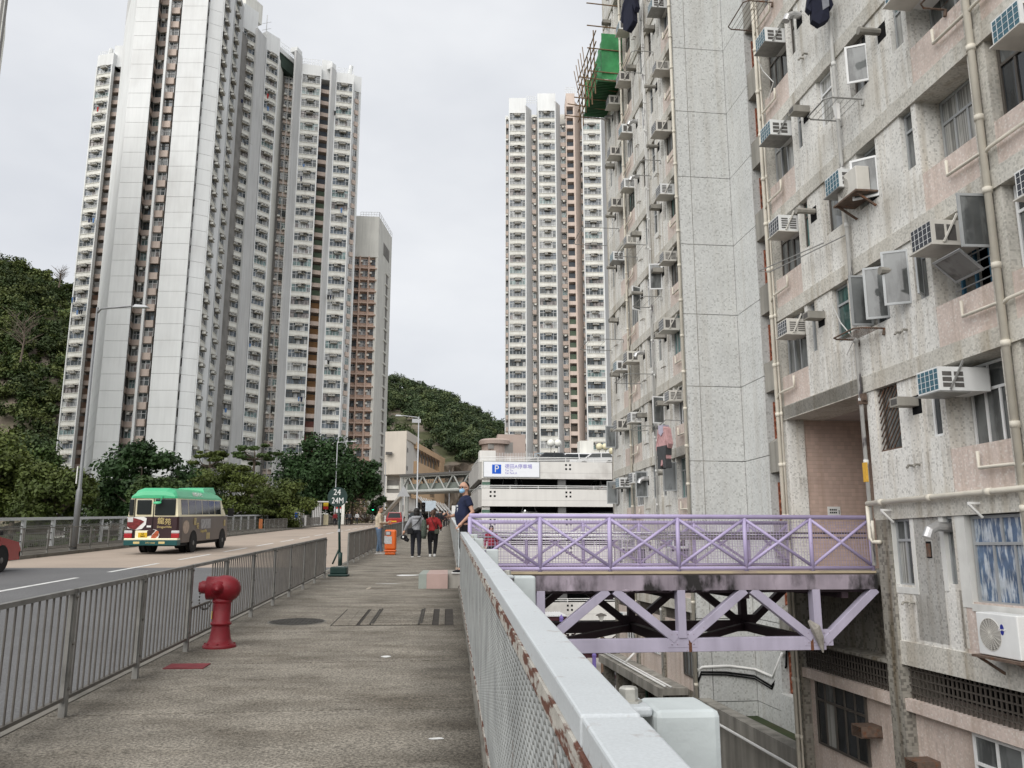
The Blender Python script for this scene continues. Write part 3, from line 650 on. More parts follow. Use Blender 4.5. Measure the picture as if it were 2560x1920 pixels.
# ---- bar grilles, ledges and ground-floor walls
for x0, x1, nm in ((7.6, 15.86, 'a'), (16.34, 20.3, 'b')):
    MB().box(x0, x1, -.9, -.85, -3.0, -2.2).build('dark_opening', m_black, blk, world=False)
    b = MB(); x = x0 + .07
    while x < x1: b.box(x - .012, x + .012, -.12, -.09, -2.85, -2.2); x += .125
    for z in (-2.72, -2.58, -2.44, -2.30): b.box(x0, x1, -.125, -.085, z - .012, z + .012)
    b.build('bar_grille', m_alu_d, blk, world=False)
    MB().box(x0, x1, -.9, .03, -3.05, -2.83).build('ledge', m_mos_p, blk, world=False)
    MB().box(x0, x1, -.9, -.16, -11, -3.05).build('ground_wall', m_mos_p, blk, world=False)
MB().box(16.33, 20.3, -.9, -.45, -2.2, -.76).build('ground_wall', m_mos_low, blk, world=False)
MB().box(16.33, 20.5, -.9, .02, -2.26, -2.19).build('beam', m_mos_low, blk, world=False)
MB().box(20.2, 20.56, -.8, .05, -11, -.76).build('column', m_mos_low, blk, world=False)
win(blk, 18.75, -.14, -4.5, 2.25, 1.48, 5, 2, 'dark', gl=0, up=5); win(blk, 13.25, -.14, -4.6, 1.8, 1.5, 3, 2, 'white', gl=1, up=3)
m_soot = mat('sooty_tiles', (.06, .055, .05), .9, .2, 6)
for x, z in ((17.3, -3.82), (15.4, -4.05)):
    b = MB(); b.box(x - .2, x + .2, -.16, .3, z, z + .03); b.box(x - .2, x + .2, -.16, .3, z + .2, z + .23); b.box(x - .2, x - .18, -.16, .3, z, z + .2); b.box(x + .18, x + .2, -.16, .3, z, z + .2)
    for q in range(6): b.box(x - .2, x + .2, .28, .3, z + .03 * q + .02, z + .03 * q + .028)
    b.build('flue_cage', m_rusty, blk, world=False)
# planter wall between the wings, stepped wall and cables behind it
MB().box(20.35, 27.9, -.32, .10, -11, -4.82).build('planter_wall', m_conc, blk, world=False)
MB().box(20.35, 27.9, -1.9, -.22, -11, -5.4).build('planter_soil', m_under, blk, world=False)
b = MB(); b.box(20.6, 25.9, -3.2, -1.9, -11, -4.4); b.box(20.6, 25.9, -3.6, -2.3, -4.4, -4.0); b.box(20.6, 25.9, -4, -2.7, -4.0, -3.6); b.build('stepped_wall', m_mos_t, blk, world=False)
b = MB(); b.path([(27.86, .12, -4.0), (27.8, -.1, -3.85), (27.8, -1.0, -3.83), (27.8, -1.9, -3.95), (26.5, -1.95, -4.0), (25.8, -2.0, -3.2)], .05, 8); b.build('white_conduit', m_white, blk, world=False, smooth=True)
for o_, r in ((0, .035), (.08, .025)):
    b = MB(); b.path([(27.8, .06, -4.3), (27.78, -.05, -4.0 - o_), (27.76, -.9, -4.02 - o_), (27.74, -1.85, -4.15 - o_), (26.6, -1.93, -4.3 - o_), (25.82, -2.1, -3.6), (25.80, -2.15, -2.9), (25.8, -2.6, -2.75), (25.75, -2.9, -3.4), (25.7, -2.6, -4.5)], r, 6); b.build('black_cable', m_black, blk, world=False, smooth=True)
MB().path([(20.3, .3, -5.15), (28, .3, -5.15)], .04, 8).build('white_conduit', m_white, blk, world=False)
b = MB(); b.ball((21.6, .1, -5.6), .1, 10); b.path([(21.6, .06, -5.6), (21.5, .2, -5.75)], .06, 8); b.build('red_hose_inlet', mat('red_fitting', (.22, .02, .02), .5, .2, 6), blk, world=False)
# ---- far wing below the windows
MB().box(27.95, 38.9, -1.0, .04, -2.15, -1.72).build('beam', m_mos_g, blk, world=False)
MB().box(27.95, 38.9, -.9, -.6, -2.55, -2.15).build('dark_opening', m_black, blk, world=False)
for k in range(4): MB().box(28.0 + k * 3.6, 28.35 + k * 3.6, -.9, .05, -11, -2.15).build('column', m_mos_low, blk, world=False)
b = MB(); x = 28
while x < 38.9: b.box(x - .015, x + .015, -.12, -.09, -2.55, -2.15); x += .16
b.build('bar_grille', m_alu_d, blk, world=False)
MB().box(27.95, 38.9, -.9, -.05, -4.75, -2.55).build('ground_wall', m_mos_p, blk, world=False)
MB().box(27.95, 33.5, -.9, -.06, -11, -4.75).build('ground_wall', m_mos_low, blk, world=False)
win(blk, 28.75, -.03, -4.3, 1.45, 1.35, 4, 2, 'dark', gl=1, panes=False); win(blk, 33.0, -.03, -4.0, 1.3, 1.2, 3, 2, 'white', gl=1, panes=False); win(blk, 36.5, -.03, -3.9, 1.3, 1.2, 3, 2, 'white', gl=1, panes=False)
ac(blk, 30.5, -.25, -3.0, 3); ac(blk, 37.2, -.25, -3.2, 0)
b = MB(); b.box(29.2, 38.8, -.05, .95, -4.95, -4.72); b.box(29.2, 38.8, .85, .95, -5.05, -4.95); b.build('canopy_ledge', m_conc, blk, world=False)
b = MB(); b.path([(29.2, .75, -4.66), (38.6, .75, -4.64)], .04, 8); b.path([(29.2, .55, -4.68), (38.6, .55, -4.66)], .03, 8); b.path([(35.25, .12, -4.2), (35.2, .6, -4.62)], .05, 8); b.build('white_conduit', m_white, blk, world=False, smooth=True)
for x in (33.6, 36.2, 38.6): MB().box(x - .15, x + .15, .3, .75, -11, -4.95).build('column', m_mos_low, blk, world=False)
MB().box(34.5, 35.6, -.1, -.04, -11, -4.95).build('shutter', mat('green_shutter', (.03, .10, .07), .6, .15, 8), blk, world=False)

# ---- bits that make each flat different: open casements, racks, bars (frame of the block)
def casement(x, y, z, w, h, ang, key='white', g=1):
    """An open side-hung sash; hinge at (x, y)."""
    f = link('open_sash', frame_mesh(w, h, 1, 1, key=key, t=.045, d=.035), blk, (x + math.cos(ang) * w / 2, y + math.sin(ang) * w / 2, z), ang)
    link('pane', pane_mesh(w - .09, h - .09, g), f, (0, 0, .045))
casement(15.27, -.04, S(3) + 1.36, .46, .88, R(62), 'white', 1); win(blk, 15.62, -.14, S(3) + 1.34, .70, FH - 1.36, 2, 1, 'dark', gl=0)
casement(15.27, -.04, S(2) + 1.36, .55, .9, R(50), 'white', 1); win(blk, 15.62, -.2, S(2) + 1.34, .70, FH - 1.36, 1, 2, 'alu', gl=0)
for a_, x in ((R(84), 15.95), (R(62), 15.32)): casement(x, -.05, S(1) + 1.36, .46, 1.1, a_, 'alu', 1)
win(blk, 15.62, -.18, S(1) + 1.34, .70, FH - 1.36, 2, 1, 'alu', gl=0)
win(blk, 15.62, -.14, S(0) + 1.34, .70, FH - 1.36, 1, 2, 'dark', gl=1)
b = MB()
for i in range(-3, 9):
    z0 = S(0) + 1.36 + i * .14
    p, q = (15.98, -.03, z0 + .0), (15.26, -.03, z0 + .75)
    lo, hi = S(0) + 1.36, S(0) + 2.6
    if q[2] > lo and p[2] < hi:
        t0 = max(0, (lo - p[2]) / .75); t1 = min(1, (hi - p[2]) / .75); P_, Q_ = V3(p), V3(q); b.bar(P_ + (Q_ - P_) * t0, P_ + (Q_ - P_) * t1, .022)
b.box(15.22, 16.02, -.05, -.01, S(0) + 1.30, S(0) + 1.36); b.build('window_bars', m_rusty, blk, world=False)
# wide open window with blue frames and bars
xs_ = 12.95; z = S(1) + 1.135
win(blk, xs_, -.56, z, 1.62, 1.48, 4, 2, 'blue', gl=0, up=4, skip=(0, 1, 2, 3, 5, 6)); b = MB()
for i in range(8): b.box(12.1, 13.75, -.42, -.40, z + .1 + i * .18, z + .118 + i * .18)
b.build('window_bars', m_alu, blk, world=False)
casement(12.15, -.02, z + .55, .55, .95, R(86), 'alu', 1); ac(blk, 13.22, .02, S(2) - .60, 2)
f = link('open_sash', frame_mesh(.75, .55, 1, 1, key='alu', t=.04, d=.03), blk, (12.85, -.05, z + .28)); f.rotation_euler = (R(-50), 0, 0); link('pane', pane_mesh(.67, .47, 1), f, (0, 0, .04))
casement(14.5, -.02, S(1) + 1.42, .5, 1.1, R(62), 'alu', 1); casement(14.1, -.02, S(1) + 1.42, .34, 1.1, R(128), 'alu', 1)
# bright window unit by the image's right edge and one mid way down
ac(blk, 13.45, .03, S(1) - .56, 0); ac(blk, 13.35, .03, S(3) + 1.93, 4); ac(blk, 16.15, .02, S(2) + 1.78, 0)
def rack(x, z, w, out_, down=0.0, tines=5, mt=None, nm='drying_rack'):
    b = MB(); r = .018
    b.path([(x - w / 2, 0, z), (x - w / 2, out_ - .12, z - down), (x - w / 2 + .1, out_, z - down), (x + w / 2 - .1, out_, z - down), (x + w / 2, out_ - .12, z - down), (x + w / 2, 0, z)], r, 6)
    for i in range(tines): y = .12 + (out_ - .25) * i / max(1, tines - 1); b.path([(x - w / 2, y, z), (x + w / 2, y, z)], .007, 4)
    for sx in (-1, 1): b.path([(x + sx * w / 2, 0, z), (x + sx * w / 2, .03, z - .14)], .03, 6)
    b.build(nm, mt or m_steel, blk, world=False)
rack(16.15, S(4) + 1.62, .95, .8); rack(16.0, S(3) + 1.05, .95, .85); rack(16.0, S(1) + 1.18, 1.0, .62, mt=m_rusty, tines=9); rack(12.1, S(3) + 1.2, 1.1, .55, tines=1, mt=m_rusty); rack(20.1, S(5) + .95, 1.3, .8, mt=m_rusty, tines=6)
b = MB(); b.path([(16.55, .05, S(2) + .98), (19.6, .5, S(2) + 1.12), (19.62, .78, S(2) + 1.14), (16.9, .42, S(2) + .9)], .014, 5); b.build('drying_pole', m_steel, blk, world=False)
for x, k, w, o_ in ((31.2, 7, 1.6, .9), (30.9, 9, 2.0, 1.1), (36.8, 8, 1.6, 1.0), (37.6, 3, 2.2, 1.6), (33.0, 4, 1.5, 1.0), (30.6, 5, 1.4, .8), (37.9, 5, 2.3, 1.8), (32.6, 2, 2.0, 1.2), (36.2, 10, 1.4, .9), (31.1, 3, 1.5, .8), (32.2, 1, 1.3, .8)):
    rack(x, S(k) + rng.uniform(.9, 1.5), w, o_, tines=3)
for x, k in ((38.3, 0), (38.35, 1), (33.2, 0), (30.6, 1), (29.4, 0), (30.3, 3), (33.4, 3)):
    casement(x, .0, S(k) + 1.42, .5, 1.05, R(rng.choice((80, 100, 120))), rng.choice(('alu', 'white')), 1)
b = MB()
for i in range(12): b.path([(31.9, .35, S(9) + 1.5 + i * .15), (32.9, .35, S(9) + 1.1 + i * .15)], .015, 4)
b.path([(31.9, .35, S(9) + 1.4), (32.9, .35, S(9) + 1.0), (32.9, .35, S(9) + 3.0), (31.9, .35, S(9) + 3.3), (31.9, .35, S(9) + 1.4)], .02, 5); b.build('window_cage', m_rusty, blk, world=False)
for k in (1, 4, 7): # condensate hoses
    b = MB(); x = 19.6 if k > 1 else 16.6; b.path([(x, .5, S(k) + 2.0), (x + .05, .3, S(k) + 1.6), (x - .1, .1, S(k) + 1.2), (x + .3, .08, S(k) + .95)], .015, 5); b.build('drain_hose', m_white, blk, world=False)
# ------------------------------------------------------------------ the lavender footbridge (frame of the block: x along the facade, y out from it)
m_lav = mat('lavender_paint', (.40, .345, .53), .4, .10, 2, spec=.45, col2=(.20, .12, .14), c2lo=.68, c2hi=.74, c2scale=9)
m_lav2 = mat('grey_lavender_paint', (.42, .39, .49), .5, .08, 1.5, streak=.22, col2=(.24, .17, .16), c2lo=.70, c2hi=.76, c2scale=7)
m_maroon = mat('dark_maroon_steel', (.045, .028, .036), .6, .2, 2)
m_fascia = mat('stained_deck_edge', (.36, .31, .36), .85, .2, 1.5, col2=(.022, .02, .02), c2lo=.47, c2hi=.60, c2scale=1.7, c2stretch=(1, 1.2, .45), streak=.5)
m_yellow = mat('worn_yellow_kerb', (.42, .35, .24), .85, .15, 3, col2=(.28, .22, .19), c2scale=1)
m_rust = mat('rust_stain', (.13, .055, .03), .9, .35, 25)
m_wire = mat('wire', (.40, .34, .46), .6, .1, 20)
m_bridgefloor = mat('bridge_floor', (.33, .27, .24), .9, .12, 1)
m_galv_b = mat('bridge_bolts', (.30, .26, .32), .5, .2, 20)
br = thing('footbridge', 'lavender steel footbridge with cross braced railings spanning to the housing block', 'footbridge', F00, FACADE_RZ)
OE = 8.40
MB().box(16.42, 20.5, .07, OE + .05, -.82, -.53).build('deck_edge', m_fascia, br, world=False)
MB().box(16.5, 20.42, .07, OE + .05, -.53, -.50).build('deck_floor', m_bridgefloor, br, world=False)
for s in (16.44, 20.30): MB().box(s, s + .18, .07, OE + .05, -.5, -.455).build('kerb_strip', m_yellow, br, world=False)
b = MB(); rg = random.Random(4)
for i in range(40):
    y = rg.uniform(3.5, 7.3); b.ball((16.44 + rg.uniform(0, .1), y, -.82), rg.uniform(.02, .06), 6, (1, 1.5, .6))
tag(b.build('crumbling_edge', m_fascia, br, world=False), kind='stuff')
for s, inn in ((16.50, 1), (20.36, -1)):
    OE = 8.40 if inn == 1 else 8.14
    b = MB().path([(s, .1, .62), (s, OE, .62)], .046, 10); b.build('top_rail', m_lav, br, world=False, smooth=True)
    MB().path([(s, .1, -.40), (s, OE, -.40)], .040, 10).build('bottom_rail', m_lav, br, world=False, smooth=True)
    for i in range(7):
        y = OE - 1.4 * i - (.02 if i == 0 else 0)
        if y < .08: y = .10
        MB().path([(s, y, -.50), (s, y, .60)], .043, 10).build('post', m_lav, br, world=False, smooth=True)
        MB().path([(s, y, -.505), (s, y, -.455)], .06, 8).build('rusty_foot', m_rust, br, world=False)
    for i in range(6):
        y0, y1 = OE - 1.4 * i, max(OE - 1.4 * (i + 1), .1); up = i % 2 == 1
        # X brace: one through tube and one crossing it
        MB().path([(s, y0, .58), (s, y1, -.36)], .032, 10).build('brace', m_lav, br, world=False, smooth=True)
        MB().path([(s, y0, -.36), (s, y1, .58)], .032, 10).build('brace', m_lav, br, world=False, smooth=True)
        b = MB(); k = 0; sm = s + .06 * inn
        for q in range(1, 22): y = y0 - (y0 - y1) * q / 22; b.box(sm - .003, sm + .003, y - .0035, y + .0035, -.37, .56)
        for q in range(1, 16): z = -.38 + .96 * q / 16; b.box(sm - .003, sm + .003, y1, y0, z - .0035, z + .0035)
        tag(b.build('wire_panel', m_wire, br, world=False), kind='stuff')
    for z in (.30, .21): MB().path([(s + .16 * inn, .1, z), (s + .16 * inn, OE - .1, z)], .019, 8).build('handrail', mat('stainless', (.55, .55, .56), .25, .05, 3, metal=.9) if z == .30 and inn == 1 else bpy.data.materials['stainless'], br, world=False, smooth=True)
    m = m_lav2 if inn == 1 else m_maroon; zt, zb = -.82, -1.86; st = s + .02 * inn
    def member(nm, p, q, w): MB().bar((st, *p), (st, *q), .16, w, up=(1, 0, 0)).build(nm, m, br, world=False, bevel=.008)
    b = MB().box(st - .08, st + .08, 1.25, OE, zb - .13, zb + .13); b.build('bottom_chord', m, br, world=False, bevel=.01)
    for y in (7.0, 4.2, 1.4):
        member('truss_post', (y, zb + .13), (y, zt), .22)
        member('truss_diagonal', (y + .12, zb + .1), (min(y + 1.33, OE), zt), .19)
        member('truss_diagonal', (y - .12, zb + .02 if y < 2 else zb + .1), (max(y - 1.33, .1), zt), .19)
    for y in (7.0, 4.2, 1.4):
        b = MB().box(st - .086, st + .086, y - .30, y + .30, zb - .05, zb + .26); b.build('gusset_plate', m, br, world=False, bevel=.01)
        if inn == 1:
            b = MB()
            for q in (-.22, -.11, .11, .22): b.ball((st - .088, y + q, zb + .20), .016, 6); b.ball((st - .088, y + q, zb + .02), .016, 6)
            tag(b.build('bolts', m_galv_b, br, world=False), kind='stuff')
    if inn == 1:
        for y in (4.05, 1.55): MB().box(st - .09, st - .078, y - .03, y + .03, zb - .13, zb + .16).build('rust_run', m_rust, br, world=False)
for y in (7.0, 4.2, 1.4):
    MB().bar((16.6, y, -1.86), (20.3, y, -1.86), .16, .2).build('cross_beam', m_maroon, br, world=False)
for y0, y1 in ((7.0, 4.2), (4.2, 1.4), (8.4, 7.0)):
    MB().bar((16.6, y0 if y0 < 8 else 7, -1.86), (20.3, y1 if y0 < 8 else 8.4, -1.86), .12, .14).build('lateral_brace', m_maroon, br, world=False)
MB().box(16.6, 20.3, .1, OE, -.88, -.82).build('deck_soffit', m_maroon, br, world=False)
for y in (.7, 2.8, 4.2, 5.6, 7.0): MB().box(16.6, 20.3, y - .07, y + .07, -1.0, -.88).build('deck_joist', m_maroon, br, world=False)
gl_ = thing('cloth_scrap', 'grey rag caught on the end joint of the footbridge truss', 'rag', F00, FACADE_RZ)
b = MB(); b.path([(16.36, 1.62, -1.42), (16.36, 1.5, -1.55), (16.37, 1.42, -1.75), (16.38, 1.36, -2.03)], [.03, .10, .085, .015], 7); b.build('rag', mat('grey_rag', (.30, .28, .25), .95, .25, 10, bump=.4), gl_, world=False)
# step from the pavement on to the bridge
st_ = thing('bridge_step', 'low pink tiled step with a green edge in front of the footbridge entrance', 'step', (0, 17.1, gz(17.1)))
z0, zt = gz(17.1) - .05, -.51
MB().box(-.40, .02, 17.12, 20.3, z0, zt).build('tread', mat('pink_step_tile', (.40, .29, .26), .8, .08, 3), st_)
MB().box(-.56, -.402, 17.12, 20.3, z0, zt - .004).build('edge_strip', mat('green_edge_tile', (.28, .31, .28), .8, .1, 4), st_)
MB().box(.022, .42, 17.2, 20.3, z0 - .2, zt).build('landing', m_conc, st_)

# ------------------------------------------------------------------ grey mesh fence along the pavement edge
m_rail = mat('pale_grey_rail', (.50, .53, .545), .45, .05, 2.5, col2=(.36, .34, .33), c2lo=.63, c2hi=.70, c2scale=16, spec=.4, grain=.05)
m_post = mat('pale_grey_post', (.47, .51, .51), .5, .08, 5, col2=(.30, .26, .21), c2lo=.66, c2hi=.70, c2scale=14, bump=.12, bscale=30)
m_edge_rust = mat('flaking_rust_edge', (.40, .38, .34), .8, .2, 12, col2=(.115, .045, .028), c2lo=.49, c2hi=.55, c2scale=13, c2stretch=(1, .4, 2), bump=.3, bscale=60)
m_mesh = mat('galvanised_mesh', (.33, .34, .33), .6, .25, 3, metal=.2, col2=(.16, .10, .07), c2lo=.62, c2hi=.75, c2scale=5)
m_bolt = mat('bolt_steel', (.44, .43, .39), .45, .2, 20, metal=.5)
def mesh_strands(x, y0, y1, h0, h1, ny, nz_, w, rad=.004):
    """Expanded metal: zigzag strands, each a three-sided bar."""
    dy, dz_ = (y1 - y0) / ny, (h1 - h0) / nz_
    i, j = np.meshgrid(np.arange(ny), np.arange(nz_), indexing='ij'); i = i.ravel(); j = j.ravel()
    A = np.stack([np.full(i.shape, x), y0 + i * dy, h0 + (j + ((i + j) % 2) * 1.0) * dz_], 1); B = np.stack([np.full(i.shape, x), y0 + (i + 1) * dy, h0 + (j + ((i + j + 1) % 2) * 1.0) * dz_], 1)
    for P_ in (A, B): P_[:, 2] += -1.5 + SLOPE * P_[:, 1]
    offs = [np.array([w, 0, w * .8]), np.array([-w, 0, -w * .2]), np.array([w * .2, 0, -w * .9])]
    v = np.concatenate([A + o for o in offs] + [B + o for o in offs]); n = len(A); k = np.arange(n)
    q = np.concatenate([np.stack([k + a * n, k + b_ * n, k + (3 + b_) * n, k + (3 + a) * n], 1) for a, b_ in ((0, 1), (1, 2), (2, 0))])
    return v, q
def sheared(b, x0, x1, y0, y1, h0, h1): return b.hexa([(x0, y0, gz(y0) + h0), (x1, y0, gz(y0) + h0), (x1, y1, gz(y1) + h0), (x0, y1, gz(y1) + h0)], [(x0, y0, gz(y0) + h1), (x1, y0, gz(y0) + h1), (x1, y1, gz(y1) + h1), (x0, y1, gz(y1) + h1)])
def mesh_fence(label, y0, y1, rails, posts, ny, nz_):
    th = thing('mesh_fence', label, 'fence', (.3, y0, gz(y0)))
    for a, c in rails:
        b = sheared(MB(), .25, .365, a + .009, c - .009, 1.07, 1.13); b.build('top_rail', m_rail, th, bevel=.006)
        b = sheared(MB(), .243, .275, a + .01, c - .01, 1.02, 1.072); b.build('panel_edge', m_edge_rust, th)
        b = sheared(MB(), .245, .275, a + .01, c - .01, .09, .13); b.build('bottom_edge', m_edge_rust, th)
        n = max(1, round((c - a) / 2))
        for i in range(n + 1): y = a + .02 + (c - a - .04) * i / n; sheared(MB(), .275, .30, y - .015, y + .015, .1, 1.07).build('stiffener', m_post, th)
    v, q = mesh_strands(.256, y0, y1, .11, 1.04, ny, nz_, .0052); tag(mesh_np('wire_mesh', v, q, m_mesh, th), kind='stuff')
    for y in posts:
        z = gz(y); MB().box(.435, .575, y - .085, y + .085, z - .9, z + 1.090).build('post', m_post, th, bevel=.014)
        for h in (1.0, .25):
            MB().box(.34, .45, y - .06, y + .06, z + h - .03, z + h + (.028 if h == 1.0 else .02)).build('bracket', m_rail, th, bevel=.006)
        if True:
            MB().box(.345, .435, y - .065, y + .065, z + 1.074, z + 1.094).build('bolt_plate', m_rail, th, bevel=.006)
            b = MB().lathe([(.030, 1.094), (.030, 1.098), (.021, 1.098), (.021, 1.122), (.017, 1.126)], (.398, y + .0, z), 6); b.build('bolt', m_bolt, th)
    return th
mesh_fence('near grey mesh fence with a flat rail and rusty edge, running to the footbridge', -3.0, 16.4, [(-3, 1.61), (1.61, 5.6), (5.6, 9.6), (9.6, 13.6), (13.6, 16.4)], [-2.1, 1.885, 5.6, 9.6, 13.6, 16.25], 470, 38)
mesh_fence('far grey mesh fence along the pavement edge beyond the footbridge', 20.7, 78, [(20.7 + 4.1 * i, 24.8 + 4.1 * i) for i in range(14)], [20.85 + 4.1 * i for i in range(14)], 560, 14)

# ------------------------------------------------------------------ galvanised pedestrian railings
m_galv = mat('weathered_galvanised', (.21, .205, .19), .55, .2, 4, metal=.35, col2=(.13, .125, .115), c2lo=.5, c2hi=.7, c2scale=6)
m_galv_d = mat('dark_galvanised', (.125, .115, .102), .6, .2, 5, metal=.3)
def railing(label, x, ys, single, gap=None, m_bar=None, grp=None, side=1):
    th = thing('pavement_railing', label, 'railing', (x, ys[0], gz(ys[0])), group=grp)
    m_bar = m_bar or m_galv_d
    for n, (a, c) in enumerate(zip(ys[:-1], ys[1:])):
        low = gap == n
        b = MB(); sheared(b, x - .022, x + .022, a + .045, c - .045, .885, .918); b.build('top_bar', m_galv, th)
        b = MB(); sheared(b, x - .018, x + .018, a + .045, c - .045, .12, .145); b.build('bottom_bar', m_galv_d, th)
        jb = MB()
        for i in range(13):
            y = a + .11 + (c - a - .22) * i / 12; top = .885
            if low and i < 7: top = .44
            bm = MB() if single else jb; ph = .006 * math.sin(i * 3.1 + n)
            bm.path([(x, y + ph, gz(y) + .13), (x, y, gz(y) + top)], .0085, 6)
            if single: bm.build('bar', m_bar, th)
        if low:
            sheared(MB(), x - .012, x + .012, a + .05, a + .05 + (c - a) * .5, .43, .455).build('low_bar', m_galv_d, th); y = a + .1 + (c - a - .2) * 6.6 / 12
        if not single: tag(jb.build('bars', m_bar, th), kind='stuff')
    for y in ys:
        z = gz(y)
        for s in (-1, 1): MB().box(x - .012, x + .012, y + s * .022 - .020, y + s * .022 + .020, z + .10, z + .918).build('post_plate', m_galv, th)
        MB().box(x - .024, x + .024, y - .024, y + .024, z - .15, z + .885).build('post', m_galv, th)
        if single:
            for h in (.2, .52, .86): MB().ball((x + side * .026, y, z + h), .014, 6).build('bolt', m_galv_d, th)
    return th
railing('near steel bar railing along the kerb, with a gap beside the hydrant', -2.81, [-.78, .72, 2.22, 3.72, 5.23, 6.73, 8.18, 9.66, 11.16, 12.67, 14.2, 15.6, 17.05, 18.5, 19.95], True, gap=7)
railing('steel bar railing along the kerb beyond the bus stop sign', -2.81, [24.5 + 1.5 * i for i in range(34)], False)
railing('steel bar railing on the far pavement behind the minibus', -14.62, [12 + 1.85 * i for i in range(30)], False)
railing('short steel railing on the far pavement beyond the pole', -14.62, [69 + 1.9 * i for i in range(6)], False)
railing('dark railing by the pedestrians on the far pavement', -14.62, [86 + 1.9 * i for i in range(20)], False)
# far parapet: white posts, white top rail, wire mesh
m_pw = mat('white_parapet_rail', (.55, .56, .56), .5, .06, 1)
lf = thing('parapet_fence', 'mesh fence with white posts and rail at the back of the far pavement', 'fence', (-17.3, 10, gz(10)))
for i in range(31):
    y = 10 + 2.6 * i; sheared(MB(), -17.36, -17.24, y - .09, y + .09, -.1, 1.12).build('post', m_pw, lf); sheared(MB(), -17.38, -17.22, y + .01, y + 2.59, 1.12, 1.24).build('top_rail', m_pw, lf)
    for h in (.25, .55, .85): sheared(MB(), -17.32, -17.28, y + .1, y + 2.5, h, h + .05).build('rail', m_galv, lf)
v, q = mesh_strands(-17.34, 10, 90, .05, 1.1, 900, 16, .007); tag(mesh_np('wire_mesh', v, q, m_galv, lf), kind='stuff')
b = thing('parapet_wall', 'plain concrete parapet continuing the far pavement edge towards the junction', 'wall', (-17.3, 91, gz(91)))
for i in range(10): sheared(MB(), -17.45, -17.2, 91 + 6 * i, 96.96 + 6 * i, -.1, 1.15).build('wall_section', m_conc, b)

# ------------------------------------------------------------------ hydrant
m_red = mat('hydrant_red', (.17, .004, .010), .40, .12, 5, spec=.4, bump=.25, bscale=120, col2=(.12, .006, .008), c2lo=.55, c2hi=.72, c2scale=9)
hx, hy = -2.53, 9.96
hy_ = thing('fire_hydrant', 'red cast iron fire hydrant with a capped outlet beside the railing', 'fire hydrant', (hx, hy, gz(hy)), rz=R(6)); hy_.scale = (1.04, 1.04, 1.03)
MB().lathe([(.175, -.03), (.175, .015), (.165, .03), (.13, .05), (.112, .09), (.10, .16), (.092, .22), (.092, .225), (.108, .235), (.112, .25), (.106, .262), (.094, .27), (.094, .46), (.094, .465), (.105, .475), (.105, .495), (.094, .505), (.10, .53), (.02, .56)], n=28).build('barrel', m_red, hy_, smooth=True, world=False)
b = MB().ball((.025, 0, .615), .155, 22, (1.06, .95, .95)); b.lathe([(.125, -.17), (.125, -.06), (.14, 0), (.12, .06)], (.0, 0, .625), 24, (1, 0, 0)); b.build('head', m_red, hy_, smooth=True, world=False)
b = MB()
for i in range(8): b.lathe([(.011, 0), (.011, .016)], (.152 * math.cos(i * .785), .152 * math.sin(i * .785), .03), 6)
tag(b.build('flange_bolts', m_red, hy_, world=False), kind='stuff')
MB().lathe([(.078, .15), (.078, .17), (.070, .18), (.070, .225), (.064, .23)], (0, 0, .635), 20, (-1, 0, 0)).build('outlet', m_red, hy_, smooth=True, world=False)
MB().lathe([(.056, .22), (.056, .25), (.03, .255)], (0, 0, .635), 14, (-1, 0, 0)).build('outlet_cap', m_red, hy_, world=False)
b = MB(); b.lathe([(.082, .115), (.078, .132), (.062, .134), (.062, .145), (.045, .15), (.045, .175), (.03, .19), (.028, .215), (.0, .217)], (-.035, 0, .625), 22, (0, -1, 0)); b.build('side_cap', m_red, hy_, smooth=True, world=False)
b = MB(); pts = [(-.23, -.05, .57), (-.23, -.07, .50), (-.22, -.085, .44), (-.19, -.09, .41), (-.16, -.095, .405), (-.13, -.095, .42), (-.105, -.09, .46), (-.10, -.08, .49)]
for p, q in zip(pts[:-1], pts[1:]):
    P_, Q_ = V3(p), V3(q)
    for t in (0, .5): b.ball(P_ + (Q_ - P_) * t, .0085, 6, (1, 1, 1.5))
b.build('chain', m_iron, hy_, world=False)
MB().box(-.098, -.09, -.05, -.03, .30, .38).build('painted_number', mat('yellow_number', (.5, .36, .08), .6), hy_, world=False)
# ------------------------------------------------------------------ lettering
def text_mesh(s, size, m, align='CENTER', depth=.004, name='lettering'):
    c = bpy.data.curves.new('t', 'FONT'); c.body = s; c.size = size; c.align_x = align; c.align_y = 'CENTER'; c.extrude = depth; c.resolution_u = 3
    o = bpy.data.objects.new('t', c); me = evaluated(o); bpy.data.curves.remove(c)
    me.name = name; me.materials.clear(); me.materials.append(m); return me
def put_text(s, size, m, parent, loc, rot, align='CENTER', sx=1.0, name='lettering'):
    """rot: Euler; text lies in its local xy plane, read along +x."""
    o = link(name, text_mesh(s, size, m, align, name=name), parent, loc); o.rotation_euler = rot; o.scale = (sx, 1, 1); return o

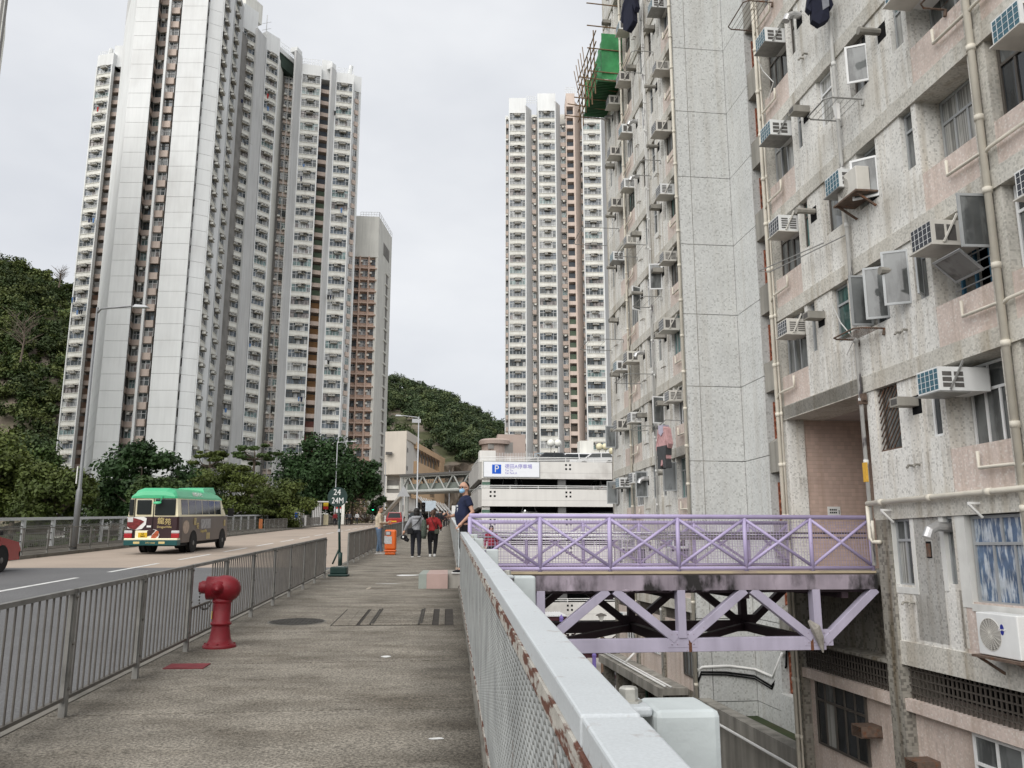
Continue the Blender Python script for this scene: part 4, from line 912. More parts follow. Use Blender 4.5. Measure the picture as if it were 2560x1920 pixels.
# ------------------------------------------------------------------ the distant towers
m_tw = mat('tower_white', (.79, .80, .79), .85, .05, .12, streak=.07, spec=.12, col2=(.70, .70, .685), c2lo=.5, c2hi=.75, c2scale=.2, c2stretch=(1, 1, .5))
m_tg = mat('tower_grey_fin', (.60, .60, .59), .9, .06, .15, streak=.15, spec=.12)  # on the tower fins this grey puts their side-face shade into the colour
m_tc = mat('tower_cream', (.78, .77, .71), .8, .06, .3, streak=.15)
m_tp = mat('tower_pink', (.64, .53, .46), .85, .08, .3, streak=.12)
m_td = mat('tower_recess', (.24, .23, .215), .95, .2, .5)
m_hood = mat('stained_hood', (.36, .335, .29), .9, .35, .6)
m_fr = mat('tower_window_frame', (.62, .63, .63), .5, .05, 1)
TG = [glassm('tower_glass_a', (.08, .095, .10), .08, sc=.3), glassm('tower_glass_b', (.33, .34, .34), .12, sc=.4, stretch=(3, 3, .1)), glassm('tower_glass_c', (.22, .31, .30), .1, sc=.3), glassm('tower_glass_d', (.50, .51, .50), .2, sc=.4, stretch=(3, 3, .1)), glassm('tower_glass_e', (.15, .18, .21), .1, sc=.3), glassm('tower_glass_f', (.30, .27, .26), .2, sc=.4)]
def tw_window(w, h, cols, seed, name='window', up=None):
    """Window of a far flat, outward is -y; frame and glass in one mesh."""
    k = ('tw', round(w, 2), round(h, 2), cols, seed, name)
    if k in _cache: return _cache[k]
    r = random.Random(seed * 13 + cols); b = MB(); t = .07; fm = 0 if seed % 5 else 7
    b.mat(fm).box(-w / 2, w / 2, -.05, .05, 0, t).box(-w / 2, w / 2, -.05, .05, h - t, h)
    zt = h * .62; b.box(-w / 2, w / 2, -.05, .05, zt - t / 2, zt + t / 2)
    for i in range(cols + 1): x = -w / 2 + w * i / cols; b.box(x - t / 2, x + t / 2, -.055, .045, t, h - t)
    base = r.choice((1, 2, 3, 4, 5, 6))
    for i in range(cols):
        g = base if r.random() < .6 else r.choice((1, 1, 2, 2, 4, 5, 6)); x0, x1 = -w / 2 + w * i / cols, -w / 2 + w * (i + 1) / cols
        dy = r.choice((0, 0, 0, .02)); b.mat(g).quad((x0, dy, t), (x1, dy, t), (x1, dy, zt), (x0, dy, zt)); b.mat(base if r.random() < .7 else 1).quad((x0, 0, zt), (x1, 0, zt), (x1, 0, h), (x0, 0, h))
    _cache[k] = b.mesh(name, [m_fr] + TG + [m_alu_d]); return _cache[k]
def tw_ac(seed):
    k = ('twac', seed)
    if k in _cache: return _cache[k]
    r = random.Random(seed); b = MB()
    # stained canopy with drooping ends, then one or two units on a tray
    b.mat(1); b.hexa([(-1.02, -.14, .46), (1.02, -.14, .46), (1.02, 0, .46), (-1.02, 0, .46)], [(-.85, -.18, .55), (.85, -.18, .55), (.85, 0, .60), (-.85, 0, .60)])
    b.hexa([(-.72, -.62, .44), (.72, -.62, .44), (.72, -.16, .44), (-.72, -.16, .44)], [(-.66, -.56, .54), (.66, -.56, .54), (.66, -.16, .6), (-.66, -.16, .6)])
    b.box(-.72, .72, -.6, 0, -.06, 0)
    n = r.choice((1, 2, 2, 2)); xs = (-.36, .36) if n == 2 else (r.choice((-.36, .36)),)
    for x in xs:
        b.mat(0).box(x - .3, x + .3, -.62, -.02, .02, .40); b.mat(2).quad((x - .25, -.624, .07), (x + .25, -.624, .07), (x + .25, -.624, .35), (x - .25, -.624, .35))
        b.mat(0).box(x - .02, x + .02, -.632, -.62, .07, .35)
    _cache[k] = b.mesh('air_conditioner', [m_tc, m_hood, m_slat_d]); return _cache[k]
class Face:
    """A vertical strip of a tower from plan point a to b (left to right as seen); local x along it, -y out."""
    def __init__(s, root, a, b, zt, n, fh=2.7):
        s.root, s.a, s.b = root, V3(a[0], a[1], 0), V3(b[0], b[1], 0); d = s.b - s.a; s.L = math.sqrt(d @ d); s.u = d / s.L; s.rz = math.atan2(d[1], d[0]); s.zt, s.n, s.fh = zt, n, fh
    def put(s, me, x, y, z, nm=None):
        p = s.a + s.u * x + V3(-s.u[1], s.u[0], 0) * y; return place(nm or me.name, me, s.root, (p[0], p[1], z), s.rz)
    def solid(s, x0, x1, y0, y1, z0, z1, nm, m):
        return s.put(MB().box(x0, x1, y0, y1, z0, z1).mesh(nm, m), 0, 0, 0, nm)
    def zs(s): return [s.zt - (k + 1) * s.fh for k in range(s.n)]
    def bay(s, rnd, cols=5, frame=.22, ac_on=True):
        """White framed window bay: side fins, spandrels with ledges, window and canopy on every storey."""
        w = s.L - 2 * frame; zb = s.zt - s.n * s.fh
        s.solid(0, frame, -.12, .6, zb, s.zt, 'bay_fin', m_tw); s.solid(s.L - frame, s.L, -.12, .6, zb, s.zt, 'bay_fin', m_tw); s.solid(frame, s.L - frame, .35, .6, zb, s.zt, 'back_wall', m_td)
        sp = MB(); sp.box(-w / 2, w / 2, 0, .35, -.26, .80); sp.box(-w / 2, w / 2, -.1, 0, .74, .83); sp.box(-w / 2, w / 2, -.06, 0, -.02, .06)
        sp = sp.mesh('spandrel', m_tc)
        for z in s.zs():
            s.put(sp, s.L / 2, 0, z); sd_ = rnd.randrange(14); s.put(tw_window(w - .02, s.fh - .26 - .81, cols, sd_), s.L / 2, .12, z + .81)
            if ac_on: s.put(tw_ac(rnd.randrange(5)), s.L / 2 + rnd.choice((0, 0, .1)), 0, z + s.fh - .80)
    def blank(s, m=None, th=.4, gap=.05, nm='wall_panel', hgt=None):
        m = m or m_tw; zb = s.zt - s.n * s.fh; s.solid(.02, s.L - .02, .06, th, zb, s.zt, 'joint_backing', m_td)
        me = MB().box(0, s.L, 0, .08, gap / 2, s.fh - gap / 2).mesh(nm, m)
        for z in s.zs(): s.put(me, 0, 0, z)
    def plain(s, nm, m, th=.4, ext=0): s.solid(0, s.L, 0, th, s.zt - s.n * s.fh, s.zt + ext, nm, m)
    def pink(s, rnd, w2=.62, depth=.5, nm='stair_window', m=None, lo=1.15):
        """Recessed window over a pink sill panel on every storey."""
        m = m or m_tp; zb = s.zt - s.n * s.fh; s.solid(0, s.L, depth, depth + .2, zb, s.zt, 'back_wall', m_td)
        sp = MB().box(0, s.L, 0, depth, 0, lo).mesh('sill_panel', m)
        for z in s.zs(): s.put(sp, 0, 0, z); s.put(tw_window(s.L * .96, s.fh - lo - .05, 2, rnd.randrange(3), nm), s.L / 2, depth - .1, z + lo)
    def balcony(s, rnd, cols):
        zb = s.zt - s.n * s.fh; s.solid(0, s.L, 1.6, 1.8, zb, s.zt, 'back_wall', m_td)
        sp = MB().box(0, s.L, 0, 1.6, -.12, .75).mesh('corridor_slab', m_tp)
        for k, z in enumerate(s.zs()):
            s.put(sp, 0, 0, z); c = cols[min(len(cols) - 1, int(k / s.n * len(cols)))]
            kk = ('slat', round(s.L, 2), c.name)
            if kk not in _cache:
                b = MB()
                for i in range(6): b.box(.05, s.L - .05, .1, .16, .82 + i * .2, .93 + i * .2)
                b.box(s.L - .1, s.L - .04, .08, .18, .75, 2.0); _cache[kk] = b.mesh('louvre', c)
            s.put(_cache[kk], 0, .3, z)
    def small(s, rnd, cols=1, n=2, ac_on=True):
        """Narrow recess windows with little ledges and pink panels, one pipe between."""
        zb = s.zt - s.n * s.fh; s.solid(0, s.L, .3, .5, zb, s.zt, 'back_wall', m_tc); w = s.L / n
        sp = MB().box(0, s.L, 0, .3, 0, .95).mesh('sill_panel', m_tp); hd = MB().box(-w * .33, w * .33, -.35, .3, 0, .12).mesh('ac_ledge', m_hood)
        b = MB(); b.box(-.25, .25, -.4, .1, 0, .36); cu = b.mesh('window_unit', m_tc)
        for i in range(1, n): s.solid(w * i - .06, w * i + .06, -.06, .06, zb, s.zt, 'waste_pipe', m_tg)
        for z in s.zs():
            s.put(sp, 0, 0, z)
            for i in range(n):
                s.put(tw_window(w * .74, s.fh - 1.25, 2, rnd.randrange(9), 'recess_window'), w * (i + .5), .2, z + .95)
                if ac_on: s.put(hd, w * (i + .5), 0, z + .72 if n > 1 else z + 2.35)
                if ac_on and rnd.random() < .45: s.put(cu, w * (i + .5), 0, z + .84 if n > 1 else z + 2.0)
def xy(px, d, py=907): p = at(px, py, d); return (p[0], p[1])
rt = random.Random(21)
G_ = [mat('slat_navy', (.07, .09, .115), .6, .1), mat('slat_green', (.10, .16, .10), .6, .1), mat('slat_ochre', (.27, .13, .035), .6, .1), mat('slat_red', (.20, .055, .035), .6, .1)]
# --- left tower
c0 = at(500, 1370, 165)
T = thing('residential_tower', 'tall pale stepped residential tower with blank end walls, behind the trees on the left', 'tower', (c0[0], c0[1], 0))
ZT, NF = 99.9, 36
def F(p0, d0, p1, d1, zt=ZT, n=NF): return Face(T, xy(p0, d0), xy(p1, d1), zt, n)
F(164, 158, 206, 157, 98.6).bay(rt, 4)
f = F(207, 158.5, 229, 158.5, 98.6); f.balcony(rt, [m_tg, m_tg, mat('slat_rust', (.30, .17, .11), .6, .1), bpy.data.materials['slat_rust']])
F(229, 150, 255.5, 129.3, 102.6, 37).blank(m_tw)
F(255, 129, 314.5, 129, 102.6, 37).blank()
F(314.5, 129.5, 323, 131.8).small(rt, 1, 1, False); F(323, 132, 344, 132).small(rt, 1, 1); F(343.5, 129.8, 349.5, 129.8).plain('pilaster', m_tw)
F(350, 130.6, 374, 130.6).pink(rt); F(374, 132, 380, 132).plain('pilaster', m_td)  # last strip closes the dark gap; its dark tone stands in for shade
F(380, 128.6, 449.5, 128.6, 102.6, 37).blank(); F(455, 129.3, 492, 130.5, 102.6, 37).blank()
F(449.5, 129.0, 455.5, 129.6, 102.6, 37).pink(rt, nm='slot_window', depth=.2, lo=1.3, m=m_tw)
F(493, 130.6, 509.5, 134.0).bay(rt, 3); F(509.5, 134.1, 522.5, 135.4).plain('pilaster', m_tw, ext=2.7)
F(523, 136.2, 538.5, 139.8).bay(rt, 3); F(538.5, 140, 549, 143).plain('pilaster', m_tg, ext=2)
F(549, 145.2, 590, 148, 99.0).bay(rt, 4); F(590, 147.5, 615.5, 151, 99.0).plain('pilaster', m_tg, ext=1.5)
F(615.5, 151.6, 653, 154.4, 98.6).bay(rt, 4); F(653, 154.6, 666, 158.5, 98.6).plain('pilaster', m_tc)
F(666, 159.4, 698, 160.4, 97.6).small(rt, 1, 2); F(698, 157.4, 715.5, 159.8, 99.5).plain('pilaster', m_tg, ext=2.6)
F(715.5, 160, 769, 160.9, 98.2).bay(rt, 5); F(769, 162.5, 796, 163.3, 98.2).balcony(rt, G_)
F(796, 161, 808, 162.4, 99.0).plain('pilaster', m_tg, ext=1.5)
F(808, 162.6, 856, 163.5, 97.9).bay(rt, 5); F(856.5, 166, 862, 166.5, 99).plain('pilaster', m_tw); F(862, 166.2, 873, 167, 97.9).small(rt, 1, 1, False); F(873, 166.8, 877, 167.2, 99).plain('pilaster', m_tw)
# solid core and roof pieces
def core(root, pts, z0, z1, m, nm='core_wall'):
    n = len(pts); b = MB(); b.add([(x, y, z0) for x, y in pts] + [(x, y, z1) for x, y in pts], [tuple(range(n)), tuple(range(n, 2 * n))] + [(i, (i + 1) % n, n + (i + 1) % n, n + i) for i in range(n)])
    return b.build(nm, m, root)
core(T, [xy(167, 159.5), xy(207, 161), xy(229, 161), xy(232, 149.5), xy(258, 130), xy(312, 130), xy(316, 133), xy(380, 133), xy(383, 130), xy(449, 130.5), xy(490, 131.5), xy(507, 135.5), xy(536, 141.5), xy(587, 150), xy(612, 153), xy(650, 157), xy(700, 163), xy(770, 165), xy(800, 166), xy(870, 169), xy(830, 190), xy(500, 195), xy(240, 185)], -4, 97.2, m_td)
def cap(px0, d0, px1, d1, z0, z1, dep=6, m=m_tw, nm='roof_parapet'):
    a, c = V3(*xy(px0, d0), 0), V3(*xy(px1, d1), 0); u = unit(c - a); nn = V3(-u[1], u[0], 0) * dep; b = MB()
    b.hexa([(*a[:2], z0), (*c[:2], z0), (*(c + nn)[:2], z0), (*(a + nn)[:2], z0)], [(*a[:2], z1), (*c[:2], z1), (*(c + nn)[:2], z1), (*(a + nn)[:2], z1)]); return b.build(nm, m, T)
cap(164, 158, 206, 157, 98.6, 101.2); cap(207, 158, 229, 158, 98.6, 103.5); cap(229, 150, 256, 129.4, 102.6, 108, 3, m_tg); cap(255, 129, 314.5, 129, 102.6, 108); cap(314.5, 137, 380, 137, 99.9, 107); cap(380, 128.6, 449, 128.6, 102.6, 108); cap(450, 129, 492, 130.5, 102.6, 108); cap(493, 131, 540, 141, 99.9, 107)
cap(549, 145, 590, 148, 99, 104.2); cap(553, 147.5, 600, 152, 104.2, 108.5, 5, m_tc, 'tank_room'); cap(615, 151.6, 653, 154.4, 98.6, 102.6); cap(653, 155.5, 698, 160.5, 97.6, 100.4, 5, mat('roof_screen_green', (.035, .055, .042), .8, .2)); cap(653, 155.2, 698, 160.2, 100.4, 101.4)
cap(715.5, 160, 769, 160.9, 98.2, 100.6); cap(769, 162, 796, 162.6, 98.2, 102.8); cap(808, 162.6, 856, 163.5, 97.9, 100.2); cap(856.5, 166, 877, 167, 97.9, 101.6)
cap(700, 157.6, 714, 159.6, 102, 103, 1.5); cap(797, 161.2, 807, 162.2, 100.4, 101.6, 1.5)
def roofrail(px0, d0, px1, d1, z, n=5, h=1.1):
    a, c = V3(*xy(px0, d0), z), V3(*xy(px1, d1), z); b = MB()
    for q in (.45, .8, h): b.bar(a + (0, 0, q), c + (0, 0, q), .05)
    for i in range(n + 1): p = a + (c - a) * i / n; b.bar(p, p + V3(0, 0, h), .06)
    tag(b.build('roof_railing', m_tw, T), kind='stuff')
roofrail(655, 156, 698, 160, 101.4, 8, 1.6); roofrail(716, 160.5, 765, 161.2, 100.6, 8, 1.5); roofrail(809, 163, 855, 164, 100.2, 8, 1.4); roofrail(170, 158.5, 205, 158, 101.2, 6, 1.2)
b = MB(); p = at(667, 62, 155); b.path([(p[0], p[1], 100), (p[0], p[1], 108.5)], .08, 5)
for q in (103.5, 105, 106.5): b.path([(p[0] - .9, p[1], q), (p[0] + .9, p[1], q + .5)], .05, 4)
b.build('antenna', m_tg, T)
for px, d in ((845, 166.5), (197, 159.5)):
    p = at(px, 907, d); b = MB(); z = 101.4 if px > 500 else 101.0
    b.path([(p[0], p[1], z - 2), (p[0], p[1], z + 1)], .12, 6); b.path([(p[0], p[1] - .4, z + .4), (p[0] + .3, p[1] - .4, z + 2.4)], .45, 8); b.build('antenna', m_tw, T)
# --- right tower
c1 = at(1400, 1370, 190); T2 = thing('residential_tower', 'tall narrow white residential tower rising behind the car park', 'tower', (c1[0], c1[1], 0))
def F2(p0, d0, p1, d1, zt=100.9, n=37): return Face(T2, xy(p0, d0, 461), xy(p1, d1, 461), zt, n)
def cap2(px0, d0, px1, d1, z0, z1, dep=6, m=m_tw, nm='roof_parapet'):
    a, c = V3(*xy(px0, d0, 461), 0), V3(*xy(px1, d1, 461), 0); u = unit(c - a); nn = V3(-u[1], u[0], 0) * dep; b = MB(); q = .6 * (z1 - z0 > 3)
    b.hexa([(*a[:2], z0), (*c[:2], z0), (*(c + nn)[:2], z0), (*(a + nn)[:2], z0)], [(*(a + nn * .1 * q)[:2], z1), (*(c + nn * .1 * q)[:2], z1), (*(c + nn)[:2], z1), (*(a + nn)[:2], z1)]); return b.build(nm, m, T2)
F2(1264.5, 183, 1271, 183).small(rt, 1, 1); F2(1263, 182.8, 1264.8, 182.8).plain('pilaster', m_tw)
F2(1272, 181, 1315.5, 181).bay(rt, 5); F2(1315.5, 181, 1329.5, 183.2).plain('pilaster', m_tg, ext=2); F2(1330, 183.2, 1344, 183.2).small(rt, 1, 1)
F2(1345, 181, 1391, 181, 101.5).bay(rt, 5); F2(1391, 181, 1402, 183, 101.5).plain('pilaster', m_tg, ext=2.5); F2(1402, 183.3, 1416, 183.3, 99).small(rt, 1, 1)
F2(1416.5, 181, 1418.5, 181, 104).plain('pilaster', m_tp); F2(1418.5, 181.2, 1439, 181.2, 102.6).balcony(rt, [G_[0], G_[0], G_[1], mat('slat_brown', (.10, .075, .055), .6, .1)]); F2(1439, 181, 1452, 183.5, 104).plain('pilaster', m_tp)
F2(1453, 183.5, 1457, 183.5).small(rt, 1, 1); F2(1457.5, 181, 1506, 181, 101.2).bay(rt, 5); F2(1506, 181, 1521, 188, 101.2).plain('pilaster', m_tg, ext=2.5)
core(T2, [xy(1265, 184.5, 461), xy(1273, 182.4, 461), xy(1315, 182.4, 461), xy(1328, 184.6, 461), xy(1346, 182.4, 461), xy(1390, 182.4, 461), xy(1403, 184.8, 461), xy(1419, 184.0, 461), xy(1438, 184.0, 461), xy(1455, 185, 461), xy(1459, 182.4, 461), xy(1505, 182.4, 461), xy(1520, 189.5, 461), xy(1520, 205, 461), xy(1265, 205, 461)], -6, 100, m_td)
cap2(1272, 181, 1315.5, 181, 100.9, 105.0); cap2(1345, 181, 1391, 181, 101.5, 106.2); cap2(1418, 181, 1440, 181, 102.6, 106.2, 6, m_tp); cap2(1457.5, 181, 1506, 181, 101.2, 104.4); cap2(1315, 188, 1346, 188, 100.9, 104.5, 5, m_tc); cap2(1391, 188, 1418, 188, 99, 104.6, 5, m_tc); cap2(1263, 186, 1272, 186, 100.9, 103)
b = MB(); p = V3(*xy(1337.5, 187.8, 461), 0); b.lathe([(.95, 0), (.95, .25)], (p[0], p[1], 102.6), 16, (-p[0], -p[1], 0)); b.build('round_opening', m_black, T2)
b = MB()
for a, c, z in ((1416, 1442, 106.8), (1316, 1345, 104.5)):
    A, B_ = V3(*xy(a, 183.5, 461), z), V3(*xy(c, 183.5, 461), z)
    for q in (.5, 1.1, 1.7, 2.2): b.bar(A + (0, 0, q), B_ + (0, 0, q), .06)
    for i in range(6): p = A + (B_ - A) * i / 5; b.bar(p, p + V3(0, 0, 2.2), .07)
tag(b.build('roof_railing', m_tw, T2), kind='stuff')
# --- pink grid tower beside the left one
c2 = at(930, 1370, 185); T3 = thing('slab_block', 'cream slab block with a pink grid of windows, right beside the tall left tower', 'apartment block', (c2[0], c2[1], 0))
def F3(p0, d0, p1, d1, zt=64.3, n=24): return Face(T3, xy(p0, d0), xy(p1, d1), zt, n)
m_tp3 = mat('grid_pink', (.60, .45, .365), .85, .06, .3)
gx = [866, 889.5, 912, 934.5]
for i in range(3):
    f = F3(gx[i], 178 + i * .3, gx[i + 1], 178.3 + i * .3); zb = f.zt - f.n * f.fh
    f.solid(0, .3, -.35, .8, zb, f.zt, 'grid_fin', m_tp3); f.solid(.3, f.L, .7, .9, zb, f.zt, 'back_wall', m_tp3)
    sp = MB().box(.3, f.L, -.3, .7, -.14, .14).mesh('grid_ledge', m_tp3); cu = MB().box(-.3, .3, -.3, .3, 0, .42).mesh('window_unit', m_tc)
    fl_ = MB().box(-.26, .26, -.305, -.3, .06, .36).mesh('unit_front', m_slat_d)
    for z in f.zs():
        f.put(sp, 0, 0, z); f.put(tw_window(1.25, 1.35, 2, rt.randrange(3), 'grid_window'), f.L * .62, .66, z + .95)
        f.put(cu, f.L * .25, .45, z + 1.5)
f = F3(934.5, 178.9, 937, 178.9, 66); f.plain('corner_pilaster', m_tc, ext=0)
f = F3(937, 178.9, 971, 192, 74.0, 27); f.solid(0, f.L, 0, .6, f.zt - f.n * f.fh, f.zt, 'end_wall', m_tc)
for z in f.zs()[4:]: f.solid(f.L * .62, f.L * .74, -.04, .02, z + .4, z + 2.4, 'slot_window', m_td); f.solid(f.L * .55, f.L * .80, -.18, 0, z + 2.45, z + 2.6, 'slot_hood', m_tc)
f.solid(f.L * .35, f.L * .8, -.04, .02, 66.6, 69.6, 'louvre_opening', m_td)
f = F3(866, 178.2, 937, 178.9, 74.0, 27); f.solid(0, f.L, -.02, 12, 64.3, 74.0, 'top_wall', m_tc); f.solid(.2, f.L, 1.0, 13, -4, 64.3, 'core_wall', m_td)
p = xy(905, 180); b = MB(); A, B_ = V3(*xy(888, 179), 74), V3(*xy(937, 179.2), 74); C_ = V3(*xy(971, 192), 74)
for a_, c_ in ((A, B_), (B_, C_)):
    for q in (.6, 1.2): b.bar(a_ + (0, 0, q), c_ + (0, 0, q), .06)
    for i in range(8): p = a_ + (c_ - a_) * i / 7; b.bar(p, p + V3(0, 0, 1.2), .07)
tag(b.build('roof_railing', m_tw, T3), kind='stuff')
# --- sliver of another tower at the left edge
c3 = at(-60, 300, 100); T4 = thing('residential_tower', 'bare concrete edge of a tower cut off by the left picture edge', 'tower', (c3[0], c3[1], 0))
Face(T4, xy(-260, 112, 120), xy(-3, 100, 120), 75, 25, 3).blank(m_tg); Face(T4, xy(-3, 100, 120), xy(9, 112, 120), 75, 25, 3).blank(m_tc)
core(T4, [xy(-258, 113, 120), xy(-4, 101, 120), xy(7, 112, 120), xy(-200, 125, 120)], -4, 74.8, m_td)
o = link('lettering', text_mesh('Carrier', .055, M_WB), su, (-.12, .4245, .42)); o.rotation_euler = (R(90), 0, R(180))
# ------------------------------------------------------------------ multi-storey car park
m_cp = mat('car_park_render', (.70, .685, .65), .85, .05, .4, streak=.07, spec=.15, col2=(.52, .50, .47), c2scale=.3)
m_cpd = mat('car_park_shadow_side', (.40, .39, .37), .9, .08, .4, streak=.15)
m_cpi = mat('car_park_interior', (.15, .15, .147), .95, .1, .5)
def toloc(p):                                    # world point -> frame of the block
    q = V3(p) - V3(F00); c, s = math.cos(FACADE_RZ), math.sin(FACADE_RZ); return (q[0] * c + q[1] * s, -q[0] * s + q[1] * c, q[2])
cp = thing('car_park', 'open sided white multi-storey car park with solid parapets and white guard rails', 'car park', F00, FACADE_RZ)
sc_, oc, _ = toloc(at(1204, 1290, 85)); DEP = 15; OE_ = oc - 34
tops = [8.72 - 2.81 * i for i in range(7)]
m_hole = m_black
for i, zt in enumerate(tops):
    zb = zt - 1.76
    MB().box(sc_, sc_ + .25, OE_, oc, zb, zt).build('parapet', m_cp, cp, world=False)
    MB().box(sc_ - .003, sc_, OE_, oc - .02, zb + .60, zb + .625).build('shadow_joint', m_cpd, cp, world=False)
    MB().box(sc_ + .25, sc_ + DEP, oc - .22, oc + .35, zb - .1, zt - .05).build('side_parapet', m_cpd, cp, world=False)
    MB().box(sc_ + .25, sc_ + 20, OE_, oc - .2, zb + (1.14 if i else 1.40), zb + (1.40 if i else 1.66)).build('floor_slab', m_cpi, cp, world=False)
    for h in ((.16, .34) if i else (.12, .28, .44)):
        MB().path([(sc_ + .12, OE_, zt + h), (sc_ + .12, oc + .2, zt + h), (sc_ + 12, oc + .2, zt + h)], .04, 6).build('guard_rail', m_white, cp, world=False)
    for q in range(12): MB().box(sc_ + .10, sc_ + .14, oc - 2.9 * q - .03, oc - 2.9 * q + .03, zt, zt + .38).build('rail_post', m_white, cp, world=False)
    for o_ in ([.8] if i else []) + [8.6, 17]:
        b = MB()
        for a in (0, .42):
            for c_ in (0, .42): b.box(sc_ - .006, sc_, oc - o_ - a - .2, oc - o_ - a, zt - .42 - c_, zt - .22 - c_)
        tag(b.build('vent_holes', m_hole, cp, world=False), kind='stuff')
    if i < 6:
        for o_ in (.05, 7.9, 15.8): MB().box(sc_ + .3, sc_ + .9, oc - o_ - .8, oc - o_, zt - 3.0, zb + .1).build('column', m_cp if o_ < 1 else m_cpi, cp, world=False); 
        MB().box(sc_ + .29, sc_ + .31, oc - .86, oc - .04, zt - 2.5, zt - 2.1).build('green_band', mat('green_band', (.09, .16, .12), .7) if i == 0 else bpy.data.materials['green_band'], cp, world=False)
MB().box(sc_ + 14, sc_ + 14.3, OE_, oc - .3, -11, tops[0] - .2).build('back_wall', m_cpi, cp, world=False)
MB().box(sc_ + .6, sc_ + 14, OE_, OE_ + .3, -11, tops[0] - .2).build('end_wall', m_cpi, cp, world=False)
lt = MB().path([(sc_ + 3.5, oc - 4.9, tops[1] - 2.02), (sc_ + 4.4, oc - 4.95, tops[1] - 1.97)], .05, 6).build('tube_lamp', mat('tube_lamp', (1, 1, .95), .5, 0, emit=3.0), cp, world=False)
# roof level: low plant room, railings, braced frame
r0 = tops[0] - .10
MB().box(sc_ + 8, sc_ + 10, oc - 2.2, oc - .4, r0, r0 + 2.1).build('plant_room', m_cp, cp, world=False)
MB().box(sc_ + 9, sc_ + 10.5, oc - 13.6, oc - 12.0, r0, r0 + 3.5).build('plant_room', m_tc, cp, world=False)
b = MB()
for q in range(26): b.box(sc_ + 8.2, sc_ + 8.28, oc - 2.3 - q * .18, oc - 2.25 - q * .18, r0, r0 + 1.9)
tag(b.build('roof_fence', m_tg, cp, world=False), kind='stuff')
b = MB(); z0, z1 = r0 + .3, r0 + 2.3
for q in range(5):
    y0, y1 = oc - 7.2 - q * 1.9, oc - 7.2 - (q + 1) * 1.9; x = sc_ + 12
    b.bar((x, y0, z0), (x, y0, z1), .14); b.bar((x, y0, z1), (x, y1, z1), .14); b.bar((x, y0, z0), (x, y1, z1), .1); b.bar((x, y0, z1), (x, y1, z0), .1)
b.build('braced_frame', mat('grey_blue_steel', (.28, .33, .36), .5, .1), cp, world=False)
sg = thing('car_park_sign', 'white car park signboard with a blue P square and purple Chinese lettering', 'sign', F00, FACADE_RZ)
x = sc_ - .09; y0 = oc - .13
MB().box(x, sc_ - .004, y0 - 5.82, y0, 7.06, 8.70).build('frame', m_alu, sg, world=False)
MB().box(x - .012, x, y0 - 5.75, y0 - .07, 7.13, 8.63).build('board', mat('sign_white', (.80, .82, .86), .4, .02), sg, world=False)
MB().box(x - .02, x - .012, y0 - 1.83, y0 - .9, 7.42, 8.36).build('blue_square', mat('parking_blue', (.01, .10, .55), .4, 0), sg, world=False)
m_purp = mat('purple_letter', (.20, .17, .52), .5, 0); RT = (R(90), 0, R(-90))
put_text('P', 1.02, m_white, sg, (x - .024, y0 - 1.365, 7.89), RT, sx=.95, name='letter')
put_text('德田A停車場', .50, m_purp, sg, (x - .018, y0 - 2.2, 8.16), RT, 'LEFT', name='lettering')
put_text('Tak Tin', .27, m_purp, sg, (x - .018, y0 - 2.22, 7.76), RT, 'LEFT'); put_text('Car Park A', .27, m_purp, sg, (x - .018, y0 - 2.22, 7.50), RT, 'LEFT')
m_globe = mat('cream_globe', (.72, .66, .45), .3, .03, spec=.5); m_globe_w = mat('white_globe', (.75, .75, .70), .3, .03)
for i, (px, py, d, m_, pair, lb) in enumerate(((1386, 1108, 92, m_globe_w, (-9, 9), 'twin globe lamp with whitish globes above the parked cars on the car park roof'), (1506, 1117, 96, m_globe, (-8, 8), 'twin globe lamp with cream globes close to the housing block on the car park roof'), (1531, 1127, 66, m_globe, (0,), 'single globe lamp with a yellowish globe against the corner of the housing block'))):
    p = at(px, py, d); zg = r0 if d > 70 else -10.6; l = thing('globe_lamp', lb, 'lamp', (p[0], p[1], zg), group='globe lamps by the car park')
    MB().path([(0, 0, 0), (0, 0, p[2] - zg - .9)], .06, 8).build('pole', m_alu_d, l, world=False)
    for q in pair:
        dx = q / 2100 * d; MB().path([(0, 0, p[2] - zg - 1.3), (dx, 0, p[2] - zg - 1.15), (dx, 0, p[2] - zg - .42)], .035, 6).build('arm', m_alu_d, l, world=False)
        MB().ball((dx, 0, p[2] - zg), .42 if d > 70 else .30, 16).build('globe', m_, l, smooth=True, world=False)
